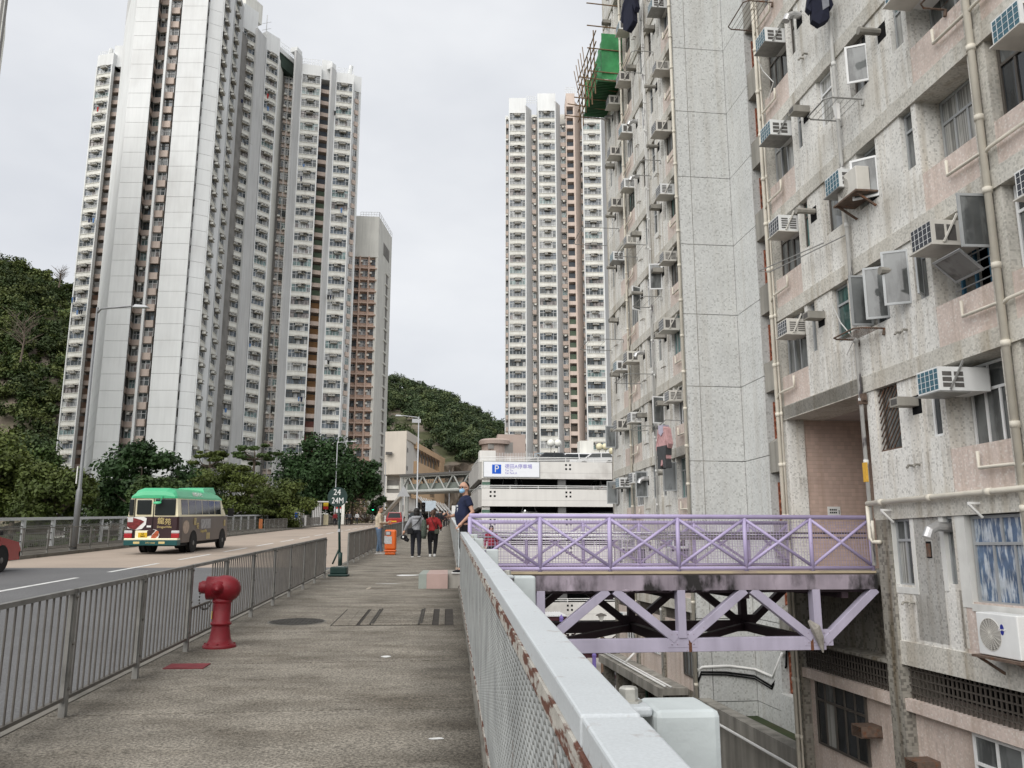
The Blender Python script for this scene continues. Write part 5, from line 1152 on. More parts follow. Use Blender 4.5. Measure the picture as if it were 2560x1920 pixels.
# ------------------------------------------------------------------ courtyard shelters
m_corr = mat('white_corrugated_roof', (.70, .70, .70), .5, .03, 1); m_mar = mat('maroon_steel', (.085, .03, .035), .6, .15, 2); m_purple = mat('purple_post', (.20, .15, .42), .5, .05, 2)
def shelter(label, s0, s1, o0, o1, z, posts):
    t = thing('covered_walkway', label, 'shelter', F00, FACADE_RZ, group='white roofed walkways in the courtyard'); b = MB(); n = int((o1 - o0) / .2); h = .09
    for i in range(n):
        y = o0 + (o1 - o0) * i / n; w = (o1 - o0) / n
        b.hexa([(s0, y, z), (s1, y, z + .05), (s1, y + w * .5, z + .05), (s0, y + w * .5, z)], [(s0, y, z + .03), (s1, y, z + .08), (s1, y + w * .5, z + h + .08), (s0, y + w * .5, z + h + .03)])
        b.hexa([(s0, y + w * .5, z), (s1, y + w * .5, z + .05), (s1, y + w, z + .05), (s0, y + w, z)], [(s0, y + w * .5, z + h + .03), (s1, y + w * .5, z + h + .08), (s1, y + w, z + .08), (s0, y + w, z + .03)])
    b.build('roof', m_corr, t, world=False); MB().box(s0 + .15, s0 + .3, o0, o1, z - .35, z - .02).build('beam', m_mar, t, world=False); MB().box(s1 - .3, s1 - .15, o0, o1, z - .35, z - .02).build('beam', m_mar, t, world=False)
    for s, o, r, m_, zt in posts: MB().lathe([(r, -10.6), (r, zt - .25), (r * 1.15, zt - .25), (r * 1.15, zt - .15), (r, zt - .12), (.02, zt + .12)], (s, o, 0), 12).build('post', m_, t, world=False)
def so(px, py, d): return toloc(at(px, py, d))
s_, o_, z_ = so(1553, 1632, 66); sl, ol, _ = so(1310, 1632, 66)
shelter('white corrugated walkway roof just below the footbridge truss, on purple posts', s_, s_ + 4.0, o_, ol, z_, [(s_ - .2, so(1482, 1632, 66)[1], .15, m_purple, z_ + .05), (s_ + 2.6, so(1465, 1632, 68)[1], .15, m_purple, z_ - .3), (s_ + .4, o_ + .25, .11, m_mar, z_ - .3), (s_ + .2, so(1420, 1632, 66)[1], .14, m_mar, z_ - .3)])
s_, o_, z_ = so(1418, 1541, 72); _, ol, _ = so(1250, 1541, 72)
shelter('higher white corrugated walkway roof half hidden behind the fence post', s_, s_ + 3.4, o_, ol, z_, [(s_, o_ + .5, .16, m_purple, z_ + .05), (s_ + 2, o_ + 1.4, .15, m_mar, z_ - .3)])
m_tan = mat('tan_canvas', (.50, .42, .29), .8, .08, 1)
for px, py, d, w, lb in ((1521, 1583, 78, 2.3, 'tan tensioned shade canopy beside the housing block in the courtyard'), (1425, 1573, 78, 1.9, 'small tan shade canopy left of the tall courtyard lamp')):
    p = at(px, py, d); t = thing('shade_canopy', lb, 'shade canopy', (p[0], p[1], -10.6)); h = p[2] + 10.6
    b = MB(); g = [(-w, -1.5, h + .1), (0, -1.6, h + .55), (w, -1.3, h - .1), (w * .9, 1.5, h + .5), (0, 1.2, h + .1), (-w * .9, 1.6, h - .2)]
    b.add(g + [(x, y, z - .06) for x, y, z in g], [(0, 1, 4, 5), (1, 2, 3, 4), (11, 10, 7, 6), (10, 9, 8, 7), (0, 6, 7, 1), (1, 7, 8, 2), (2, 8, 9, 3), (3, 9, 10, 4), (4, 10, 11, 5), (5, 11, 6, 0)]); b.build('canvas', m_tan, t, world=False)
    b = MB(); b.path([(0, 0, 0), (0, 0, h - .6)], .1, 8); b.path([(0, 0, h - .7), (-1, 0, h)], .06, 6); b.path([(0, 0, h - .7), (1, 0, h)], .06, 6); b.build('post', m_mar, t, world=False)
p = at(1503, 1543, 75); t = thing('courtyard_lamp', 'brown post lamp with a conical glass head in the courtyard', 'lamp', (p[0], p[1], -10.6)); h = p[2] + 10.6
MB().path([(0, 0, 0), (0, 0, h - .3)], .11, 8).build('pole', mat('brown_post', (.20, .13, .09), .7, .1), t, world=False); MB().lathe([(.1, h - .35), (.3, h + .12)], n=10).build('glass', m_globe_w, t, world=False); MB().lathe([(.5, h + .12), (.42, h + .22), (.1, h + .34)], n=12).build('hood', m_alu_d, t, world=False)
for i, (px, d) in enumerate(((1523, 70), (1536, 72), (1462, 73))):
    p = at(px, 1650, d); t = thing('picnic_table', ['round dark stone table with stools by the courtyard wall, left one', 'round dark stone table with stools by the courtyard wall, right one', 'slatted dark table behind the purple posts of the courtyard'][i], 'table', (p[0], p[1], -10.6), group='tables in the courtyard')
    MB().lathe([(.25, 0), (.12, .3), (.14, .68)], n=8).build('leg', m_mar, t, world=False); MB().lathe([(.62, .68), (.62, .78)], n=14).build('table_top', m_cpi, t, world=False)
    for a in range(4): MB().lathe([(.2, 0), (.12, .2), (.18, .45)], (1.0 * math.cos(a * 1.57 + .4), 1.0 * math.sin(a * 1.57 + .4), 0), 8).build('stool', m_cpi, t, world=False)
fs = tag(bpy.data.objects.new('courtyard_steps', None), kind='structure'); COL.objects.link(fs)
s_, o_, _ = so(1560, 1730, 55)
for i in range(6):
    c = so(1545, 1745, 50 + i * .5); q = V3(F00); b = MB(); uu = V3(-.042, .99912, 0); oo = V3(-.99912, -.042, 0); base = q + uu * c[0] + oo * c[1]
    v = [base + oo * 2.2, base - oo * 2.5, base - oo * 2.5 + uu * 4, base + oo * 2.2 + uu * 4]; z = -10.6 + .14 * (i + 1); b.hexa([(p[0], p[1], -10.62) for p in v], [(p[0], p[1], z) for p in v]); b.build('step', mat('step_concrete_%d' % (i % 2), ((.36, .33, .30), (.27, .25, .22))[i % 2], .9), fs)

# ------------------------------------------------------------------ shopping centre, far footbridge, small round pavilion
m_mall = mat('mall_cream', (.62, .565, .49), .8, .05, .3, streak=.08); m_mallw = mat('mall_white', (.66, .63, .58), .8, .05, .3, streak=.1); m_oran = mat('mall_peach', (.60, .42, .26), .8, .05, .2, col2=(.56, .38, .23), c2scale=.15)
def zat(py, d): return at(1280, py, d)[2]
c4 = at(1010, 1370, 150); ml = thing('shopping_centre', 'cream and peach shopping centre with a braced window band at the road end', 'shopping centre', (c4[0], c4[1], 0))
def ml_box(pts, z0, z1, nm, m, parent=None): n = len(pts); b = MB(); b.add([(x, y, z0) for x, y in pts] + [(x, y, z1) for x, y in pts], [tuple(range(n))[::-1], tuple(range(n, 2 * n))] + [(i, (i + 1) % n, n + (i + 1) % n, n + i) for i in range(n)]); return b.build(nm, m, parent or ml)
X = lambda px, d: xy(px, d, 1200)
ml_box([X(960, 141), X(1014, 140), X(1018, 158), X(960, 160)], zat(1185, 140), zat(1077, 140), 'block_wall', m_mall)
ml_box([X(1014.5, 140.5), X(1044, 152), X(1040, 160), X(1014.5, 160)], zat(1185, 140), zat(1077, 140) - 1.4, 'block_side', m_mallw)
ml_box([X(1014, 139.9), X(1046, 150), X(1046, 160), X(1014, 160)], zat(1077, 140) - 1.4, zat(1076, 140), 'roof_slab', m_mall)
ml_box([X(962, 139.9), X(979, 139.9), X(979, 140.5), X(962, 140.5)], zat(1136, 140), zat(1130, 140), 'louvre_opening', m_slat_d)
for py in (1121, 1166): ml_box([X(1015.9, 140.85), X(1019, 142), X(1019, 142.3), X(1015.9, 141.2)], zat(py + 11, 142), zat(py, 142), 'slot_window', m_td)
ml_box([X(960, 143), X(1040, 150), X(1035, 165), X(960, 165)], 2, zat(1185, 140), 'lower_wall', m_mallw)
ml_box([X(962, 142.5), X(996, 142.6), X(996, 143.3), X(962, 143.3)], zat(1223, 142), zat(1200, 142), 'dark_window', m_td)
ml_box([X(962, 142), X(998, 142.1), X(998, 143), X(962, 143)], zat(1222, 142), zat(1214, 142), 'balcony_front', m_tc)
ml_box([X(960, 140.5), X(1000, 140.5), X(1000, 143), X(960, 143)], zat(1250, 140), zat(1232, 140), 'canopy_band', m_mallw)
for px in (962, 1000, 1008): ml_box([X(px, 141), X(px + 5, 141), X(px + 5, 142), X(px, 142)], 2, zat(1190, 141), 'column', m_mallw)
ml_box([X(964, 142.8), X(1000, 142.8), X(1000, 143.2), X(964, 143.2)], 3.5, zat(1250, 142), 'shop_opening', m_td)
zO0, zO1 = 8.6, 18.45
def ml_o(p0, p1, dz0, dz1, off, th, nm, m):
    a, c = V3(*X(1040, 147.5), 0), V3(*X(1112, 175), 0); u = unit(c - a); n_ = V3(u[1], -u[0], 0); L_ = math.sqrt((c - a) @ (c - a)); b = MB()
    q = [a + u * p0 * L_ + n_ * off, a + u * p1 * L_ + n_ * off, a + u * p1 * L_ + n_ * (off - th), a + u * p0 * L_ + n_ * (off - th)]
    b.hexa([(v[0], v[1], dz0) for v in q], [(v[0], v[1], dz1) for v in q]); return b.build(nm, m, ml)
ml_o(0, 1, zO0, 15.1, 0, .8, 'peach_wall', m_oran); ml_o(0, 1, 17.4, zO1, 0, 3, 'peach_fascia', m_oran); ml_o(.80, .97, 15.1, 17.4, -.02, 1.1, 'peach_pier', m_oran); ml_o(0, .8, 15.1, 17.4, -1.2, .5, 'window_band', m_td)
for i in range(7):
    t0 = .06 + i * .105; ml_o(t0, t0 + .025, 15.1, 17.4, -1.0, .3, 'mullion', m_oran)
    a, c = V3(*X(1040, 147.5), 0), V3(*X(1112, 175), 0); p = a + (c - a) * t0; p2 = a + (c - a) * (t0 + .06)
    b = MB(); b.bar((p[0], p[1], 17.4), (p2[0], p2[1], 16.1), .12); b.bar((p2[0], p2[1], 16.1), (p2[0], p2[1], 17.4), .12); b.build('band_brace', m_alu_d, ml)
for i in range(9): ml_o(.12 + i * .075, .135 + i * .075, 12.3, 12.7, .02, .05, 'slot', m_slat_d)
a, c = V3(*X(1040, 147.5), 0), V3(*X(1112, 175), 0); u = unit(c - a); n_ = V3(u[1], -u[0], 0); rz = math.atan2(u[1], u[0]); p = a + (c - a) * .52 + n_ * .08
o = put_text('德田廣場', 1.05, m_alu_d, ml, (p[0] - c4[0], p[1] - c4[1], 9.95), (R(90), 0, rz), sx=1.0); p = a + (c - a) * .56 + n_ * .08; put_text('TAK TIN PLAZA', .42, m_alu_d, ml, (p[0] - c4[0], p[1] - c4[1], 9.1), (R(90), 0, rz))
ml_o(.0, 1.0, 3.0, zO0, -2.5, .6, 'arcade_wall', mat('arcade_shade', (.26, .245, .22), .9, .1)); ml_o(0, 1.0, 6.3, 6.6, 2.4, 5, 'arcade_canopy', m_tg)
for i in range(6):
    p = a + (c - a) * (.06 + i * .17); q = p + n_ * 2.3; b = MB(); b.bar((p[0], p[1], 9.0), (q[0], q[1], 6.6), .18); r_ = p + u * 2.2; b.bar((r_[0], r_[1], 9.0), (q[0], q[1], 6.6), .18); b.build('canopy_strut', m_white, ml)
# far footbridge
m_fb = mat('far_bridge_steel', (.36, .37, .35), .6, .08, .6); m_fbg = mat('far_bridge_panel', (.16, .18, .16), .4, .1, .5)
A, B_ = V3(at(1003, 1190, 112)), V3(at(1192, 1190, 106)); A[2] = B_[2] = 0; c5 = A
fb = thing('footbridge', 'grey covered footbridge of triangular trusses crossing the road towards the car park', 'footbridge', (A[0], A[1], 0)); u = unit(B_ - A); n_ = V3(-u[1], u[0], 0); zt, zb = 9.35, 7.35
for off in (0, 3):
    a, c = A + n_ * off, B_ + n_ * off
    for z, r, nm in ((zt, .2, 'top_chord'), (zb, .22, 'bottom_chord')): MB().path([(a[0], a[1], z), (c[0], c[1], z)], r, 8).build(nm, m_fb, fb)
    n = 5
    for i in range(n):
        p, q, m2 = a + (c - a) * i / n, a + (c - a) * (i + 1) / n, a + (c - a) * (i + .5) / n
        for x_, y_ in ((p, m2), (q, m2)): MB().path([(x_[0], x_[1], zb), (y_[0], y_[1], zt)], .11, 6).build('diagonal', m_fb, fb)
b = MB(); v = [A - n_ * .4, B_ - n_ * .4, B_ + n_ * 3.4, A + n_ * 3.4]; b.hexa([(p[0], p[1], zt + .05) for p in v], [(p[0], p[1], zt + .3) for p in v]); b.build('roof', m_slat_d, fb)
b = MB(); v = [A, B_, B_ + n_ * 3, A + n_ * 3]; b.hexa([(p[0], p[1], zb - .15) for p in v], [(p[0], p[1], zb + .1) for p in v]); b.build('deck', m_fb, fb)
for off in (.3, 2.7): a, c = A + n_ * off, B_ + n_ * off; b = MB(); b.bar((a[0], a[1], zb + .55), (c[0], c[1], zb + .55), .06, .9); b.build('guard_panel', m_fbg, fb)
for px in (1004, 1016): p = at(px, 1300, 112); MB().path([(p[0], p[1], 2.5), (p[0], p[1], zt)], .25, 8).build('support_column', m_fb, fb)
b = MB(); p0 = V3(at(1006, 1240, 111)); q0 = V3(at(962, 1275, 118)); b.bar((p0[0], p0[1], 6.9), (q0[0], q0[1], 4.6), .5, .3); b.build('stair_flight', m_mallw, fb)
# round pavilion
p = at(1240, 1130, 172); rp_ = thing('pavilion', 'dull pink low building with a rounded roof edge in front of the wooded hill', 'building', (p[0], p[1], 0)); m_pav = mat('dull_pink_render', (.44, .355, .31), .85, .06, .4)
z0 = r0; MB().lathe([(2.6, 4), (2.6, zat(1113, 172))], (-.4, 0, 0), 20).build('wall', m_pav, rp_, world=False); MB().lathe([(3.3, zat(1113, 172)), (3.4, zat(1104, 172)), (3.0, zat(1100, 172))], (-.2, 0, 0), 24).build('roof', m_pav, rp_, world=False)
MB().box(.2, 6, -1.5, 4, 4, zat(1088, 172)).build('wall', m_pav, rp_, world=False); MB().box(1.0, 3.4, -1.55, -1.45, zat(1135, 172), zat(1108, 172)).build('opening', m_td, rp_, world=False)
MB().box(-1.8, -.6, -2.75, -2.5, zat(1126, 172), zat(1112, 172)).build('window', m_td, rp_, world=False)
# mid distance rock face beyond the road end
rk = random.Random(9); b = MB(); g = []
for i in range(15):
    for j in range(7):
        px = 1040 + i * 13; d = 195 - j * 1.5 + rk.uniform(-2, 2); q = at(px, 1370, d); g.append((q[0], q[1], 3 + j * 2.6 + rk.uniform(-.35, .35) - abs(i - 9) * .12 * j / 3))
b.add(g, [(i * 7 + j, (i + 1) * 7 + j, (i + 1) * 7 + j + 1, i * 7 + j + 1) for i in range(14) for j in range(6)])
tag(b.build('rock_face', mat('bare_rock', (.34, .29, .24), .95, .4, .5, bump=1, bscale=1.2, col2=(.15, .13, .09), c2scale=.35)), kind='structure')
# ------------------------------------------------------------------ roadside trees beyond the far pavement
m_bark = mat('bark', (.10, .08, .06), .95, .3, 3); m_bark_l = mat('pale_bark', (.15, .12, .095), .95, .25, 3)
LEAF = {'dark': leafmat('leaves_dark_green', (.032, .068, .019), (.017, .038, .011), .5), 'olive': leafmat('leaves_olive', (.088, .112, .024), (.048, .068, .015), .45), 'mid': leafmat('leaves_mid_green', (.052, .085, .020), (.029, .050, .012), .45), 'light': leafmat('leaves_light_olive', (.115, .142, .030), (.062, .085, .019), .4), 'dry': leafmat('leaves_dry', (.09, .085, .035), (.06, .055, .02), .5)}
def tree(label, x0, x1, y0, y1, d, leaf, seed, n=40, per=230, size=.17, flat=.75, bark=None, limbs=5, spread=1.0, name='tree', hollow=.45, clump=(.16, .27)):
    """Crown filling photo rows y0..y1 and columns x0..x1 at distance d; a tapered trunk with limbs reaching into it."""
    r = random.Random(seed); c = V3(at((x0 + x1) / 2, (y0 + y1) / 2, d)); e = V3(at(x1, (y0 + y1) / 2, d)); t = V3(at((x0 + x1) / 2, y0, d)); rw = math.sqrt((e - c) @ (e - c)); rh = abs(t[2] - c[2])
    zg = gz(c[1]) - 2.8; th = thing(name, label, 'tree', (c[0], c[1], zg))
    cs, rs = [], []
    while len(cs) < n:
        u, v, w = r.gauss(0, 1), r.gauss(0, 1), r.gauss(0, 1); L_ = math.sqrt(u * u + v * v + w * w); k = hollow + (1 - hollow) * r.random(); a = r.uniform(*clump) * (rw + rh) * r.choice((.55, .8, 1, 1, 1.1))
        cs.append((c[0] + u / L_ * k * (rw - a * .35) * spread, c[1] + v / L_ * k * rw * .8, c[2] + w / L_ * k * (rh - a * .5 * flat))); rs.append(a)
    v, q = leaf_cards(cs, rs, int(per * 1.5), size * .8, seed, squash=flat, shell=.35); mesh_np('crown', v, q, LEAF[leaf], th)
    bark = bark or m_bark; top = V3(c[0], c[1], c[2] - rh * .45); lean = r.uniform(-.4, .4)
    MB().path([(c[0] + lean, c[1], zg), (c[0] + lean * .3, c[1], zg + (top[2] - zg) * .5), top, (c[0], c[1], c[2] + rh * .2)], [.02 * rw + .16, .02 * rw + .12, .12, .05], 8).build('trunk', bark, th, smooth=True)
    for i in range(limbs):
        g = cs[r.randrange(len(cs))]; m_ = (V3(g) + top) / 2 + V3(r.uniform(-.3, .3), 0, -.25 * rh * r.random()); MB().path([top - V3(0, 0, r.uniform(0, .3) * rh), m_, g], [.10, .07, .025], 6).build('limb', bark, th, smooth=True)
    return th
tree('light olive bushy tree cut by the left picture edge', -120, 120, 1075, 1320, 44, 'light', 1, 46, 260, .13, flat=.6)
tree('olive rounded tree left of the tall lamp post', 40, 235, 1150, 1330, 41, 'olive', 2, 44, 250, .12, flat=.6)
tree('darker olive tree rising behind the two leftmost ones', -60, 150, 1080, 1250, 58, 'mid', 3, 34, 230, .16, flat=.7)
tree('dark green broadleaf tree above the back of the minibus', 232, 470, 1092, 1330, 60, 'dark', 4, 44, 230, .20, flat=.62, bark=m_bark_l, limbs=9, hollow=.55, clump=(.13, .22))
tree('dark bushy tree low behind the minibus roof', 330, 480, 1180, 1330, 56, 'mid', 5, 30, 220, .17)
tree('wide olive tree of layered clumps right of the minibus', 455, 700, 1150, 1320, 78, 'olive', 6, 60, 230, .16, flat=.42, limbs=7, clump=(.12, .2))
tree('small umbrella shaped tree sticking up before the pale tower', 575, 700, 1105, 1165, 92, 'mid', 7, 18, 170, .17, flat=.3, limbs=8, hollow=.6, clump=(.13, .2))
tree('flat topped tree with a thin layered crown, left of the umbrella shaped one', 470, 580, 1116, 1180, 90, 'olive', 8, 16, 150, .17, flat=.35, limbs=7, hollow=.6, clump=(.13, .2))
tree('big dense dark green tree before the pink grid block', 680, 905, 1080, 1300, 108, 'dark', 9, 60, 230, .26, flat=.7, limbs=6)
tree('dark tree with drooping leafy twigs at the right end of the row', 810, 960, 1130, 1270, 112, 'dark', 10, 34, 180, .30, flat=.75, limbs=9, hollow=.6, clump=(.12, .2))
tree('olive rounded tree in front of the big dark one', 640, 800, 1195, 1325, 82, 'olive', 11, 36, 220, .16, flat=.6)
tree('sparse grey tree with bare twigs by the traffic lights', 850, 985, 1225, 1330, 128, 'dry', 12, 22, 32, .24, bark=m_bark_l, limbs=22, hollow=.5)
tree('spiky leaved small tree in front of the shopping centre stairs', 918, 968, 1225, 1300, 122, 'dark', 13, 9, 70, .5, flat=.6, limbs=6)
tree('mid green tree filling the gap behind the lamp post', 150, 345, 1175, 1330, 68, 'mid', 14, 34, 230, .16, flat=.65)
tree('dark green tree filling the gap behind the front of the minibus', 395, 560, 1165, 1330, 92, 'dark', 15, 34, 220, .2, flat=.65)
tree('olive tree low before the big dark one, beside the bus stop sign', 590, 720, 1205, 1330, 100, 'olive', 16, 30, 210, .18, flat=.6)
# undergrowth along the far parapet
rg = random.Random(31); cs, rs = [], []
for i in range(170):
    y = rg.uniform(22, 150); x = -17.6 - rg.uniform(.9, 5.5); cs.append((x, y, gz(y) - rg.uniform(.6, 2.2))); rs.append(rg.uniform(.8, 1.7))
v, q = leaf_cards(cs, rs, 170, .15, 77, squash=.8); tag(mesh_np('undergrowth', v, q, LEAF['mid']), 'rough green undergrowth along the back of the far pavement', 'undergrowth', kind='stuff')
# bare trees on the left hill
for i, (px, py, d, h) in enumerate(((60, 830, 215, 15), (210, 705, 285, 9), (150, 690, 290, 8))):
    p = at(px, py, d); t = thing('bare_tree', ['leafless pale tree standing in the wood at the left edge', 'leafless thin tree on the ridge nearest the tall tower', 'leafless thin tree on the ridge, further left of the tower'][i], 'tree', (p[0], p[1], p[2] - h * .55)); r = random.Random(50 + i)
    MB().path([(0, 0, 0), (.3, 0, h * .4), (0, 0, h * .7)], [.28, .2, .1], 6).build('trunk', m_bark_l, t, world=False)
    b = MB()
    for k in range(34):
        z = h * r.uniform(.3, .75); a = r.uniform(0, 6.28); L_ = h * r.uniform(.2, .42); e = V3(math.cos(a) * L_, math.sin(a) * L_, z + L_ * r.uniform(.4, 1.1)); m_ = e * .5 + V3(0, 0, z * .5 + .2); b.path([(.1, 0, z), m_, e], [.09, .06, .03], 4)
        for q in range(2): b.path([m_, m_ + V3(r.uniform(-1, 1), r.uniform(-1, 1), 1) * L_ * .35], [.04, .02], 4)
    b.build('twigs', m_bark_l, t, world=False)
# ------------------------------------------------------------------ vehicles. Local frame: x right, y forward, z up, origin on the road under the middle
m_tyre = mat('tyre', (.018, .018, .018), .85, .1, 10); m_rim = mat('wheel_rim', (.16, .16, .155), .5, .15, 8, metal=.5); m_under = mat('underbody', (.014, .014, .014), .9)
m_cglass = mat('vehicle_glass', (.022, .026, .027), .08, .15, .6, spec=.32); m_lampred = mat('tail_red', (.34, .012, .018), .25, .1, 8, spec=.6); m_lampclr = mat('lamp_clear', (.55, .55, .55), .2, .05, 8, spec=.7)
def wheel(parent, x, y, r, w, dual=False):
    s = 1 if x > 0 else -1; o = link('wheel', MB().lathe([(r * .62, -w / 2), (r * .94, -w / 2), (r, -w * .35), (r, w * .35), (r * .94, w / 2), (r * .62, w / 2)], (x, y, r), 22, (1, 0, 0)).mesh('wheel', m_tyre), parent)
    MB().lathe([(r * .62, -.02), (r * .6, .03), (r * .35, .05 if not dual else -.06), (r * .18, .07), (.001, .075)], (x + s * (w / 2 - .06), y, r), 16, (s, 0, 0)).build('rim', m_rim, o, world=False); return o
def side_extrude(b, prof, w, tumble):
    """prof: (y, z) outline; half width narrows by tumble per metre above 1 m."""
    n = len(prof); hw = lambda z: w / 2 - max(0, z - 1.0) * tumble
    vs = [(-hw(z), y, z) for y, z in prof] + [(hw(z), y, z) for y, z in prof]
    b.add(vs, [tuple(range(n)), tuple(range(n, 2 * n))[::-1]] + [(i, (i + 1) % n, n + (i + 1) % n, n + i) for i in range(n)]); return b
# ---- minibus
Y0, Y1, WB = -3.45, 3.45, 1.96
m_brown = mat('minibus_brown_wrap', (.035, .014, .017), .3, .08, 1, spec=.5); m_side = mat('minibus_side_wrap', (.10, .075, .062), .35, .15, 1.2, spec=.5); m_creamv = mat('minibus_cream', (.85, .79, .56), .35, .03, 2, spec=.5); m_greenr = mat('minibus_green_roof', (.055, .42, .20), .35, .04, 1, spec=.5); m_teal = mat('minibus_teal_bumper', (.012, .075, .075), .35, .1, 3)
pb = onr = at(377, 1383, 34.0); zroad = gz(36) - .12
bus = thing('minibus', 'green roofed cream minibus with a dark brown food advert on its back', 'minibus', (-11.15, 36.7, gz(36.7) - .12), rot=(math.atan(SLOPE), 0, R(-1.5)))
def bbox(nm, m, x0, x1, y0, y1, z0, z1, par=bus, bev=.02): return MB().box(x0, x1, y0, y1, z0, z1).build(nm, m, par, world=False, bevel=bev)
def loft(nm, m, secs, par=bus, smooth=True):
    """secs: rings of points, one per station, closed at both ends."""
    n = len(secs[0]); b = MB(); vs = [p for s in secs for p in s]; k = len(secs)
    b.add(vs, [(i * n + j, i * n + (j + 1) % n, (i + 1) * n + (j + 1) % n, (i + 1) * n + j) for i in range(k - 1) for j in range(n)] + [tuple(range(n))[::-1], tuple(range((k - 1) * n, k * n))])
    return b.build(nm, m, par, world=False, smooth=False, bevel=.012)
hw = WB / 2
def ringlow(y, inset=0.0, zb=.42): return [(-hw + inset, y, zb), (hw - inset, y, zb), (hw - inset, y, .9), (hw - .015 - inset, y, 1.42), (-hw + .015 + inset, y, 1.42), (-hw + inset, y, .9)]
loft('lower_body', m_brown, [ringlow(Y0 + .02, .06), ringlow(Y0 + .10), ringlow(-3.0)])
loft('side_body', m_side, [ringlow(-2.998), ringlow(2.6, 0), ringlow(3.25, .05), ringlow(Y1, .25)])
def ringup(y, t): return [(-hw + .02 + t, y, 1.42), (hw - .02 - t, y, 1.42), (hw - .10 - t, y, 2.14), (-hw + .10 + t, y, 2.14)]
loft('upper_body', m_creamv, [ringup(Y0 + .05, .02), ringup(Y0 + .2, 0), ringup(2.3, 0), [(-hw + .12, 3.2, 1.42), (hw - .12, 3.2, 1.42), (hw - .2, 2.55, 2.14), (-hw + .2, 2.55, 2.14)]])
def ringroof(y, t, h): return [(-hw + .07 + t, y, 2.12), (hw - .07 - t, y, 2.12), (hw - .10 - t, y, 2.2), (hw - .26 - t, y, 2.12 + h * .75), (hw - .52 - t, y, 2.12 + h), (-hw + .52 + t, y, 2.12 + h), (-hw + .26 + t, y, 2.12 + h * .75), (-hw + .10 + t, y, 2.2)]
loft('roof', m_greenr, [ringroof(Y0 + .0, .10, .12), ringroof(Y0 + .06, .03, .27), ringroof(Y0 + .28, 0, .40), ringroof(1.5, 0, .38), ringroof(2.3, .02, .28), ringroof(2.75, .12, .1)])
loft('roof_pod', m_greenr, [[(-.62, .6, 2.44), (.62, .6, 2.44), (.52, .75, 2.62), (-.52, .75, 2.62)], [(-.66, 2.2, 2.38), (.66, 2.2, 2.38), (.56, 2.1, 2.68), (-.56, 2.1, 2.68)]])
bbox('underbody', m_under, -.92, .92, Y0 + .3, 3.2, .30, .45, bev=0)
# back: door with its window, side lights, lamps, plate, bumper
yb = Y0 + .02
def backquad(nm, m, x0, x1, z0, z1, dy=0.0, bev=.02):
    return bbox(nm, m, x0, x1, yb - .012 - dy, yb + .05, z0, z1, bev=bev)
backquad('door_window', m_cglass, -.62, -.08, 1.50, 2.06, .012, .03); backquad('rear_window', m_cglass, .06, .83, 1.47, 2.10, .012, .03); backquad('rear_window', m_cglass, -.90, -.74, 1.46, 2.08, .010)
backquad('door_seam', m_under, .0, .012, .62, 2.1, .014, 0); backquad('door_seam', m_under, -.705, -.693, .62, 2.1, .014, 0)
for s in (-1, 1):
    backquad('reversing_lamp', m_lampclr, s * .88 - .15, s * .88 + .15, .80, .90, .02); backquad('tail_light', m_lampred, s * .88 - .15, s * .88 + .15, .62, .795, .022)
bbox('bumper', m_teal, -1.0, 1.0, Y0 - .08, Y0 + .3, .34, .54); bbox('bumper_top', m_creamv, -1.0, 1.0, Y0 - .07, Y0 + .25, .54, .61)
backquad('plate_recess', m_creamv, -.62, -.06, .58, .90, .012); backquad('number_plate', mat('plate_yellow', (.66, .42, .02), .4, .03), -.50, -.16, .64, .82, .022, .005)
BK = (R(90), 0, 0); y_ = yb - .04
put_text('LZ', .085, m_black, bus, (-.33, y_, .778), BK); put_text('5663', .085, m_black, bus, (-.33, y_, .685), BK)
m_gold = mat('advert_gold', (.62, .50, .22), .4, .05)
put_text('龍', .27, m_gold, bus, (.32, y_ + .012, 1.25), BK); put_text('苑', .25, m_gold, bus, (.58, y_ + .012, 1.22), BK); put_text('DragonVille', .115, m_gold, bus, (.46, y_ + .012, 1.035), BK)
put_text('3751 6666', .085, m_gold, bus, (.0, Y0 - .085, .44), BK)
for x in (-.52, .42): bbox('badge', m_gold, x - .12, x + .12, Y0 - .084, Y0 - .06, .40, .49, bev=.03)
def flatpoly(nm, m, pts, y): n = len(pts); b = MB(); b.add([(x, y, z) for x, z in pts] + [(x, y + .012, z) for x, z in pts], [tuple(range(n)), tuple(range(n, 2 * n))[::-1]] + [(i, (i + 1) % n, n + (i + 1) % n, n + i) for i in range(n)]); return b.build(nm, m, bus, world=False)
m_meat = mat('roast_print', (.16, .02, .02), .4, .5, 9, col2=(.05, .01, .012), c2scale=7); m_pork = mat('orange_print', (.40, .09, .035), .4, .4, 9)
flatpoly('plate_print', m_white, [(-.92, .98), (-.60, .92), (-.38, .96), (-.24, 1.12), (-.22, 1.36), (-.34, 1.42), (-.95, 1.40)], y_ + .018); flatpoly('meat_print', m_meat, [(-.93, 1.05), (-.82, .97), (-.62, .93), (-.45, 1.1), (-.30, 1.24), (-.42, 1.30), (-.68, 1.37), (-.94, 1.38)], y_ + .008)
flatpoly('plate_print', m_white, [(.05 + .24 * math.cos(a * .524), .74 + .21 * math.sin(a * .524)) for a in range(12)][::-1], y_ + .018); flatpoly('pork_print', m_pork, [(-.02, .60), (.12, .58), (.26, .72), (.27, .86), (.18, .90), (.02, .72)][::-1], y_ + .006); flatpoly('dark_print', m_brown, [(-.17, .68), (-.17, .88), (.02, .95), (.14, .91), (-.02, .72)][::-1], y_ + .007)
